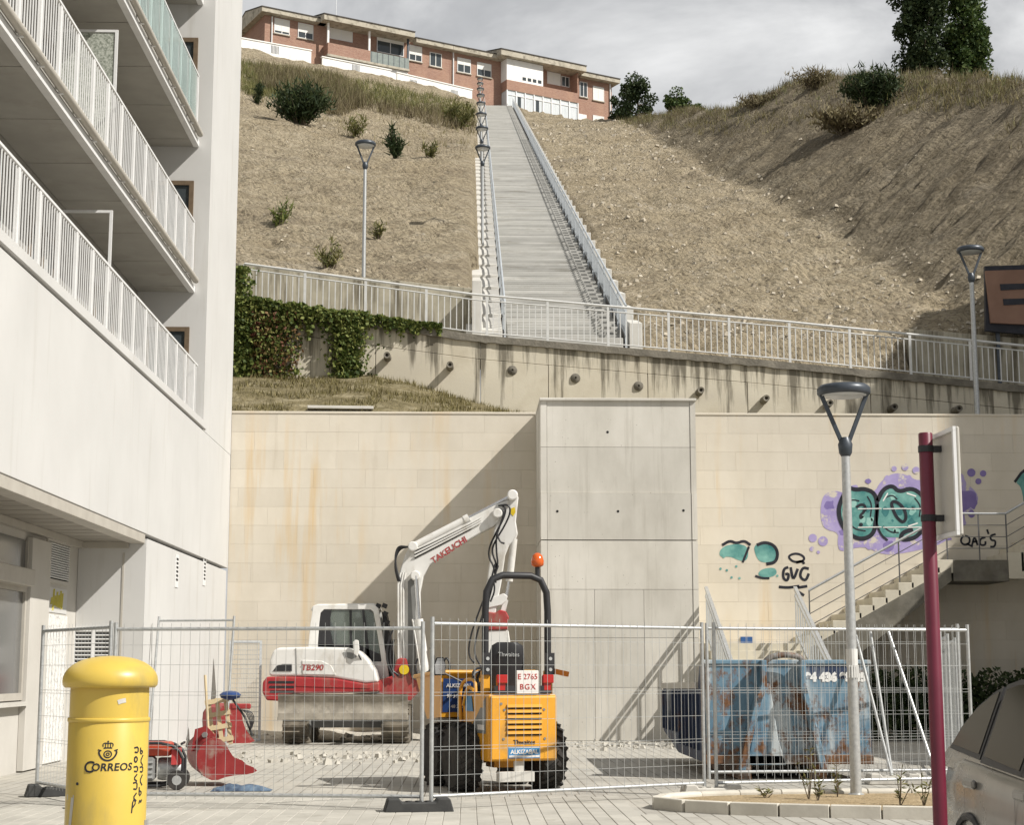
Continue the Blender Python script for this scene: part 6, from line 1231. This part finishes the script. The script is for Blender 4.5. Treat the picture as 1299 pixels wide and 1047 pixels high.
# ================================================================ small site things behind the left fence
M['bucket_red'] = surf('bucket_red', (.24, .022, .022), (.33, .04, .04), 4, .5, 0, .4, dirt=((.34, .28, .23), .54, .72, 3, (1,1,1)))
def bucket(label, Y, pts, off, scale_from=None):
    q = chaikin([PY(x, y, Y) for x, y in pts], 1); c = sum(q, Vector()) / len(q); t = thing('digger_bucket', label, 'bucket', (c.x, Y, 0), 0, None); ofs = Vector(off); O = Vector((c.x, Y, 0))
    n_ = len(q); near = [p - O for p in q]; far = [p - O + ofs for p in q]; shrink = lambda L, k: [Vector((sum(v.x for v in L)/n_, L[0].y, sum(v.z for v in L)/n_)).lerp(v, k) for v in L]
    m_ = MB(); m_.loft([near, [v + ofs*.05 for v in near]]); build('cheek', m_, M['bucket_red'], t); m_ = MB(); m_.loft([[v - ofs*.05 for v in far], far]); build('cheek', m_, M['bucket_red'], t)
    mid = int(n_ * .62); sh = MB(); A_ = near[:mid]; B_ = far[:mid]; k = len(A_); sh.add(A_ + B_, [(i, i+1, k+i+1, k+i) for i in range(k-1)]); so = build('shell', sh, M['bucket_red'], t); so.modifiers.new('thick', 'SOLIDIFY').thickness = .03
    return t, near, far
lowest = lambda t: None
b1, nr, fr = bucket('large red digger bucket lying open beside the generator', 21.3, [(329,977),(300,966),(292,955),(284,940),(270,936),(256,944),(249,958),(250,974),(258,986),(272,992),(290,985),(318,983)][::-1], (-.25, .75, .05))
m_ = MB(); [m_.prism([(-.42, .42), (-.10, .46), (-.12, .62), (-.24, .74), (-.38, .70)], 'y', yy_, yy_ + .03) for yy_ in (.25, .50)]; build('hanger_ear', m_, M['bucket_red'], b1)
m_ = MB(); m_.tube([(-.25, .2, .63), (-.25, .58, .63)], .035, 10); build('hanger_pin', m_, M['ex_grey'], b1)
b2, _, _ = bucket('smaller red digger bucket standing by the wall grille', 31.6, [(326,943),(316,933),(309,920),(306,904),(306,893),(292,893),(276,900),(274,920),(278,938),(290,944)][::-1], (-.35, .55, .0))
m_ = MB(); m_.box(-.06, .30, -.02, .03, .72, .82); build('hanger_ear', m_, M['bucket_red'], b2, bevel=.02)
gen = thing('generator', 'portable red and black generator with wheels next to the mailbox', 'generator', (-3.83, 20.7, 0), .1); fr_ = MB()
for y in (0, .5):
    fr_.tube(chaikin([Vector(p) for p in ((-.36, y, .05), (-.36, y, .56), (.36, y, .56), (.36, y, .05), (-.36, y, .05), (-.36, y, .3))], 2, False), .018, 8)
for x in (-.34, .34):
    for z in (.07, .55): fr_.tube([(x, 0, z), (x, .5, z)], .016, 8)
build('frame', fr_, M['black'], gen, smooth=60); m_ = MB(); m_.box(-.30, .22, .06, .46, .40, .57); build('fuel_tank', m_, flat('gen_red', (.42, .06, .03), .4), gen, bevel=.04, seg=2); m_ = MB(); m_.box(-.28, .02, .05, .42, .10, .39); build('engine', m_, M['ex_grey'], gen, bevel=.03); m_ = MB(); m_.lathe([(.13, 0), (.14, .05), (.14, .24), (.11, .28)], 20, (.05, .25, .24), axis='x'); build('alternator', m_, M['galv'], gen, smooth=40); m_ = MB(); m_.box(.22, .33, .02, .2, .30, .50); build('control_panel', m_, flat('gen_panel', (.45, .05, .05)), gen)
for k in range(4): m_ = MB(); m_.box(-.26, .0, .03, .049, .14 + k*.06, .17 + k*.06); build('engine_fin', m_, M['galv'], gen)
for y in (-.06, .56): m_ = MB(); m_.lathe([(.06, y - .03), (.115, y - .03), (.12, y), (.115, y + .03), (.06, y + .03)], 18, (.30, 0, .12), axis='y'); w_ = build('wheel', m_, M['tyre'], gen, smooth=40); m_ = MB(); m_.lathe([(.058, y - .034), (.058, y + .034)], 14, (.30, 0, .12), axis='y'); build('hub', m_, M['galv'], w_)
M['pine'] = surf('pale_wood', (.50, .40, .24), (.62, .51, .33), 3, .8, stretch=(1, 1, .3), coord='obj')
pb = thing('wooden_rack', 'pale wooden slotted board leaning against the large bucket', 'board', (-3.18, 21.75, .48)); pb.rotation_euler = (R(-12), R(-10), 0)
for k in range(3): m_ = MB(); m_.box(-.10 + k*.11, -.05 + k*.11, 0, .025, 0, .62); build('slat', m_, M['pine'], pb)
for k in range(4): m_ = MB(); m_.box(-.12, .19, -.02, -.001, .04 + k*.17, .10 + k*.17); build('crosspiece', m_, M['pine'], pb)
br_ = thing('shovel', 'wooden handled shovel standing in the large bucket', 'shovel', (-3.28, 21.6, .40)); m_ = MB(); m_.tube([(0, 0, 0), (-.10, .1, .98)], .017, 8); build('handle', m_, M['pine'], br_); m_ = MB(); m_.prism([(-.10, -.28), (.10, -.28), (.11, 0), (.03, .06), (-.03, .06), (-.11, 0)], 'y', -.012, .012); build('blade', m_, M['ex_grey'], br_)
hp_ = thing('strimmer_head', 'black tool head with wire guard on top of the wooden board', 'tool', (-2.98, 21.7, .80)); m_ = MB(); m_.lathe([(.03, .26), (.12, .29), (.14, .33), (.09, .37), (.02, .38)], 16, (-.07, 0, 0)); build('head', m_, M['deep_blue'], hp_, smooth=50); m_ = MB(); m_.tube([(-.06, 0, .30), (.12, .02, .05), (.22, .02, -.18)], .014, 8); build('shaft', m_, M['black'], hp_)
for k in range(5): m_ = MB(); m_.tube(chaikin([Vector(p) for p in ((.06, 0, .14), (.14 + .02*k, -.05 + .02*k, .12), (.2 + .01*k, -.04 + .02*k, -.02), (.2, 0, -.12))], 2, False), .006, 5); build('guard_wire', m_, M['black'], hp_)
cl = thing('blue_cloth', 'crumpled blue work cloth lying on the paving by the large bucket', 'cloth', (-2.72, 20.55, 0)); m_ = MB(); N = 26; V = []
for j in range(14):
    for i in range(N): x, y = -.36 + .72*i/(N-1), -.14 + .28*j/13; e = max(0, 1 - (x/.36)**2) * max(0, 1 - (y/.14)**2); V.append((x, y, .006 + e**.6 * (.05 + .09*abs(mnoise.noise((x*6, y*9, 1))))))
m_.add(V, [(j*N+i, j*N+i+1, (j+1)*N+i+1, (j+1)*N+i) for j in range(13) for i in range(N-1)]); build('cloth', m_, surf('blue_fabric', (.02, .03, .06), (.14, .20, .27), 9, .9, coord='obj'), cl, smooth=60)

# ================================================================ post box
M['pb_yellow'] = surf('post_yellow', (.53, .375, .06), (.60, .43, .085), 1.6, .38, 0, .5, dirt=((.33, .26, .09), .52, .78, 3.2, (1,1,.35)))
PBX, PBY, PR = -2.115, 10.0, .232
pbx = thing('post_box', 'yellow cylindrical post box with domed cap and scrawled marks', 'post box', (PBX, PBY, 0))
m_ = MB(); m_.lathe([(PR + .03, 0), (PR + .03, .07), (PR, .09), (PR, 1.145), (PR - .003, 1.15)], 64); body = build('body', m_, M['pb_yellow'], pbx, smooth=35)
m_ = MB(); m_.lathe([(PR + .001, 1.145), (PR + .006, 1.15), (PR + .006, 1.165), (PR + .001, 1.172)], 64); build('seam_band', m_, M['pb_yellow'], pbx, smooth=60)
m_ = MB(); m_.lathe([(PR - .004, 1.172), (PR - .004, 1.36)], 64); build('upper_drum', m_, M['pb_yellow'], pbx, smooth=35)
m_ = MB(); prof_ = [(PR - .01, 1.345), (PR + .028, 1.345), (PR + .042, 1.36), (PR + .044, 1.385)] + [((PR + .044)*math.cos(a)**.85, 1.385 + .145*math.sin(a)) for a in [k*math.pi/2/9 for k in range(1, 9)]] + [(.01, 1.531)]; m_.lathe(prof_, 64); build('cap', m_, M['pb_yellow'], pbx, smooth=50)
face_a = math.atan2(-PBY, -PBX)                                         # angle looking at the camera
def wrap(me_, z0, a0, r_): # bend a flat x-z lettering mesh round the drum
    for v in me_.vertices: x, y, d = v.co; a = a0 + x / r_; v.co = ((r_ + .0012 + d)*math.cos(a), (r_ + .0012 + d)*math.sin(a), z0 + y)
    me_.update(); return me_
def pbtext(name, s, size, ang, z, **k): me_ = text_mesh(name, s, size, M['ink'], extrude=.0008, **k); return link(name, wrap(me_, z, face_a + ang, PR), body)
def subdiv_strip(pts, w, ang, z, mat=None, name='painted_stroke', closed=False, it=2, r0=PR):
    q = chaikin([Vector((x, 0, y)) for x, y in pts], it, closed); q = q + [q[0]] if closed else q; N_ = len(q); L_, R_ = [], []
    for i in range(N_):
        t_ = q[min(i+1, N_-1)] - q[max(i-1, 0)]; n2 = Vector((-t_.z, 0, t_.x)).normalized() * w / 2
        for S, p in ((L_, q[i] + n2), (R_, q[i] - n2)): a = face_a + ang + p.x / r0; S.append(((r0 + .0015)*math.cos(a), (r0 + .0015)*math.sin(a), z + p.z))
    mm = MB(); mm.add(L_ + R_, [(i, i+1, N_+i+1, N_+i) for i in range(N_-1)]); return build(name, mm, mat or M['ink'], body, recalc=False)
pbtext('lettering', 'C', .092, -.47, .893, shear=.12, bold=.0012); pbtext('lettering', 'ORREOS', .060, .12, .893, shear=.12, spacing=1.06, bold=.0012)
la = .0                                                                  # horn and crown emblem
horn = [(-.045, .03), (-.052, .012), (-.03, -.022), (0, -.032), (.03, -.022), (.052, .012), (.045, .03)]; subdiv_strip(horn, .010, la, .962)
subdiv_strip([(-.056, .032), (-.036, .026)], .007, la, .962, it=0); subdiv_strip([(.036, .026), (.056, .032)], .007, la, .962, it=0)
subdiv_strip([(.022*math.cos(k*.7), .006 + .020*math.sin(k*.7)) for k in range(9)], .007, la, .962, closed=True, it=1); subdiv_strip([(.009*math.cos(k*.9), .006 + .008*math.sin(k*.9)) for k in range(7)], .006, la, .962, closed=True, it=1)
subdiv_strip([(-.024, .0), (.024, .0)], .008, la, 1.003, it=0); subdiv_strip([(-.026, .008), (-.030, .022), (-.016, .030), (0, .024), (.016, .030), (.030, .022), (.026, .008)], .006, la, 1.003)
for x in (-.014, 0, .014): subdiv_strip([(x, .004), (x, .026)], .005, la, 1.003, it=0)
subdiv_strip([(0, .028), (0, .042)], .006, la, 1.003, it=0); subdiv_strip([(-.006, .036), (.006, .036)], .004, la, 1.003, it=0)
rs_ = random.Random(4)                                                   # black scrawl down the right side
for col_, a_ in ((0, .76), (1, .98)):
    z = 1.0
    while z > .72:
        h_ = rs_.uniform(.035, .06); sh_ = rs_.choice([[(-.016, 0), (.016, .004), (.016, -h_*.7), (-.012, -h_*.6)], [(-.014, 0), (-.014, -h_), (.014, -h_*.6), (-.010, -h_*.4)], [(.014, .006), (-.012, -h_*.5), (.014, -h_)], [(-.014, -h_*.2), (0, 0), (.014, -h_*.3), (0, -h_*.7), (-.014, -h_*.4), (-.006, -h_*.1)]]); subdiv_strip(sh_, .010, a_, z, it=1); z -= h_ + .008
subdiv_strip([(-.02, -.06), (-.012, .02), (.012, -.002), (-.014, -.03)], .009, .76, .69, it=1); subdiv_strip([(-.014, -.01), (-.004, .014), (.004, -.008), (.016, .012)], .009, .98, .69, it=1)
subdiv_strip([(-.05, .10), (.03, .10)], .03, -1.02, .62, M['pale'], 'faded_stripe', it=0); subdiv_strip([(.018, .10), (.0, -.06), (-.03, -.22)], .028, -1.02, .62, M['pale'], 'faded_stripe', it=0)
subdiv_strip([(-.022, 0), (.0, .008), (.025, .012)], .026, .30, 1.262, M['pale'], 'torn_sticker', it=1, r0=PR - .003)
m_ = MB(); a = face_a - .78; m_.lathe([(.009, 0), (.009, .004)], 12, (0, 0, 0)); lk = build('lock', m_, M['ink'], body); lk.location = (PR*math.cos(a), PR*math.sin(a), .80); lk.rotation_euler = (0, R(90), a)
m_ = MB(); m_.box(-.045, .045, -.012, .003, -.05, .02); sd_ = build('side_tab', m_, M['galv'], pbx); a = face_a + 1.45; sd_.location = (PR*math.cos(a), PR*math.sin(a), .56); sd_.rotation_euler = (0, 0, a + math.pi/2)

# ================================================================ maroon sign post
M['maroon'] = surf('maroon_paint', (.105, .008, .022), (.145, .013, .033), 4, .4, 0, .5, dirt=((.30, .22, .22), .70, .78, 9, (1,1,1)))
sg = thing('sign_post', 'maroon round post carrying a sign seen from its grey back', 'sign', (2.245, 8.0, 0)); m_ = MB(); m_.lathe([(.034, 0), (.034, 2.595), (.031, 2.60)], 24); build('post', m_, M['maroon'], sg, smooth=40)
M['sign_back'] = surf('sign_back_aluminium', (.44, .42, .37), (.54, .52, .47), 3, .5, .1, .4, coord='obj'); ang = R(-88)
pl = MB(); pl.box(-.02, .40, -.009, .009, 2.08, 2.60); so = build('plate', pl, M['sign_back'], sg, bevel=.006); so.rotation_euler = (0, 0, ang); so.location = (.075, .16, 0)
for (z0, z1, x0, x1) in ((2.08, 2.10, -.02, .40), (2.58, 2.60, -.02, .40), (2.101, 2.579, .38, .40), (2.101, 2.579, -.02, .0)): e_ = MB(); e_.box(x0, x1, -.024, -.0095, z0, z1); build('edge_lip', e_, M['white_metal'], so)
for z in (2.52, 2.18): b_ = MB(); b_.box(.015, .075, -.02, .02, z - .015, z + .015); b_.lathe([(.038, z - .016), (.038, z + .016)], 20); build('bracket', b_, M['black'], sg)

# ================================================================ parked car
def car_mat():
    t = NT('taupe_car_paint'); n_ = t.noise(t.pos((1,1,1), 'obj'), 3, 6); col = t.ramp(n_, [(.3, (.17, .162, .145)), (.7, (.215, .205, .185))]); d_ = t.ramp(t.noise(t.pos((1, 1, 1.6), 'obj', loc=(5,1,2)), 2.2, 8, .7), [(.5, 0.0), (.8, .3)]); col = t.mix(d_, col, (.23, .21, .18)); m = t.out(col, t.math('ADD', t.math('MULTIPLY', d_, .35), .26), .12, .45); t.b.inputs['Coat Weight'].default_value = .25; t.b.inputs['Coat Roughness'].default_value = .08; return m
M['car'] = car_mat(); M['car_glass'] = NT('tinted_car_glass').out((.012, .013, .012), .10, 0, .06)
fdir = Vector((-.02, -1, 0)).normalized(); car = thing('parked_car', 'dusty taupe car parked beside the soil island', 'car', (3.55, 9.85, 0), math.atan2(fdir.y, fdir.x))
def superring(s, w, z0, z1, n=10, tum=0.0):
    out = []; H = z1 - z0
    prof = [(.86, 0), (.97, .10), (1.0, .30), (1.0, .55), (.985, .78), (.955, .93), (.88, .99), (.6, 1.0)]
    for k, h in prof: out.append(Vector((s, w*k, z0 + H*h)))
    for k, h in prof[::-1]: out.append(Vector((s, -w*k, z0 + H*h)))
    return out
ST = [(0, .66, .40, .84), (.05, .76, .32, .90), (.2, .81, .25, .965), (.55, .84, .21, .99), (1.2, .85, .20, .965), (2.4, .85, .20, .925), (3.2, .845, .20, .915), (3.75, .82, .22, .85), (4.1, .75, .26, .76), (4.25, .62, .33, .66)]
m_ = MB(); m_.loft([superring(*a) for a in ST]); cbody = build('body', m_, M['car'], car, smooth=50)
cz = [(.06, .93), (.16, 1.08), (.28, 1.19), (.45, 1.29), (.7, 1.375), (1.1, 1.42), (1.6, 1.435), (2.1, 1.415), (2.45, 1.33), (2.9, 1.10), (3.2, .92)]
half = lambda z: .795 - .20 * max(0, z - .92) / .47
rings = []
for s, z in cz: hw = half(z); rings.append([Vector((s, half(.90), .90)), Vector((s, half(.9 + (z-.9)*.6), .90 + (z - .90)*.6)), Vector((s, hw - .005, z - .05*min(1, (z-.9)*8))), Vector((s, hw*.86, z - .012)), Vector((s, hw*.5, z)), Vector((s, -hw*.5, z)), Vector((s, -hw*.86, z - .012)), Vector((s, -hw + .005, z - .05*min(1, (z-.9)*8))), Vector((s, -half(.9 + (z-.9)*.6), .90 + (z - .90)*.6)), Vector((s, -half(.90), .90))])
m_ = MB(); m_.loft(rings); build('roof', m_, M['car'], car, smooth=50)
def side_poly(name, pts, side, mat, off=.006, par=None):
    q = [Vector((s, side*(half(z) + off), z)) for s, z in pts]; i_ = [Vector((s, side*(half(z) + off - .03), z)) for s, z in pts]; m_ = MB(); m_.loft([q, i_]); return build(name, m_, mat, par or car)
for side in (-1, 1):
    for nm, pts in (('quarter_window', [(.28, 1.03), (.36, 1.14), (.50, 1.235), (.70, 1.31), (.80, 1.33), (.84, 1.0)]), ('rear_window_glass', [(.95, .995), (.92, 1.345), (1.10, 1.37), (1.60, 1.385), (1.60, .955)]), ('front_window_glass', [(1.70, .955), (1.70, 1.365), (2.1, 1.345), (2.32, 1.29), (2.80, .955)])):
        cx, czz = sum(p[0] for p in pts)/len(pts), sum(p[1] for p in pts)/len(pts); tr_ = side_poly(nm.replace('_glass', '') + '_trim', [(cx + (s - cx)*1.15, max(.93, czz + (z - czz)*1.17)) for s, z in pts], side, M['black'], .014); side_poly(nm, pts, side, M['car_glass'], .019, tr_)
    for s in (.86, 1.75):
        m_ = MB(); m_.obox((s, side*.842, .845), (.20, .03, .05)); build('door_handle', m_, M['car'], car, bevel=.012)
    for s in (.76, 1.65, 2.82):
        m_ = MB(); m_.add([(s, side*.8525, .30), (s + .006, side*.8525, .30), (s + .006, side*.842, .86), (s, side*.842, .86)], [(0,1,2,3)]); build('door_seam', m_, M['ink'], car, recalc=False)
    for s in (.85, 3.42): 
        m_ = MB(); m_.lathe([(.14, .67*1), (.30, .67), (.315, .70), (.315, .83), (.30, .858), (.14, .858)], 28, (s, 0, .315), axis='y'); wme = build('wheel', m_, M['tyre'], car, smooth=40)
        if side < 0:
            for v in wme.data.vertices: v.co.y = -v.co.y
        m_ = MB(); m_.lathe([(.05, .862), (.20, .862), (.205, .85)], 20, (s, 0, .315), axis='y'); rm_ = build('rim', m_, M['galv'], wme)
        if side < 0:
            for v in rm_.data.vertices: v.co.y = -v.co.y
        m_ = MB(); q = [(s + .36*math.cos(a), .315 + .36*math.sin(a)) for a in [math.pi*k/12 for k in range(13)]]; m_.tube([(a, side*.845, b_) for a, b_ in q], .022, 6); build('wheel_arch', m_, M['black'], car)
    m_ = MB(); m_.box(-.02, .10, side*.62 - .10, side*.62 + .10, .62, .84); build('tail_light', m_, M['lamp_red'], car, bevel=.01)
    m_ = MB(); m_.box(2.55, 2.68, side*.92 - .09, side*.92 + .09, .96, 1.08); build('door_mirror', m_, M['car'], car, bevel=.03, seg=2)
m_ = MB(); m_.add([(.10, -.52, .985), (.10, .52, .985), (.40, .46, 1.235), (.40, -.46, 1.235)], [(0,1,2,3)]); build('rear_glass', m_, M['car_glass'], car)
m_ = MB(); m_.add([(3.17, -.56, .96), (3.17, .56, .96), (2.47, .50, 1.345), (2.47, -.50, 1.345)], [(0,1,2,3)]); build('windscreen', m_, M['car_glass'], car)

# ================================================================ plant in the near corner and an unseen block added to shade the right end
pv = thing('variegated_plant', 'pale yellow green tufted plant in front of the post box', 'plant', (-2.62, 9.2, 0)); l_ = MB()
for _ in range(420): a = rg.uniform(0, 6.28); r_ = .34*math.sqrt(rg.random()); e = Vector((r_*1.3*math.cos(a), r_*math.sin(a), .66 * (1 - .35*r_/.34) * rg.uniform(.7, 1.03))); b2 = Vector((-math.sin(a), math.cos(a), 0))*.008; m0 = e*.5 + Vector((0,0,.08)); l_.add([Vector((e.x*.2, e.y*.2, 0)), m0 - b2, e, m0 + b2], [(0,1,2,3)])
build('foliage', l_, leafmat('variegated_leaf', [(.12, .14, .04), (.32, .33, .12), (.55, .54, .30)]), pv, recalc=False); m_ = MB(); m_.lathe([(.10, -.01), (.09, .05), (.02, .07)], 10); build('root_crown', m_, M['bark'], pv)
ab = thing('shade_block', 'tall pale block added out of view to shade the right end of the yard', 'building', (37, 33, 0)); m_ = MB(); m_.box(-6.2, 7, -7, 7, 0, 30); build('wall', m_, M['render_grey'], ab)
m_ = MB(); m_.box(-22.6, -6.25, -11, 1.8, 0, 7.4); build('shade_wing', m_, M['render_grey'], ab); m_ = MB(); m_.box(-22.8, -6.25, -11.2, 2.0, 7.402, 7.7); build('shade_wing_roof', m_, M['eave'], ab)  # low wing added out of view to darken the space under the stair
for fl in range(9):
    for k in range(4):
        m_ = MB(); m_.box(-6.25, -6.19, -5.8 + k*3.2, -4.2 + k*3.2, 1.2 + fl*3.2, 2.7 + fl*3.2); w_ = build('window', m_, M['white_metal'], ab); m_ = MB(); m_.box(-6.262, -6.252, -5.7 + k*3.2, -4.3 + k*3.2, 1.3 + fl*3.2, 2.6 + fl*3.2); build('pane', m_, M['pane'], w_)
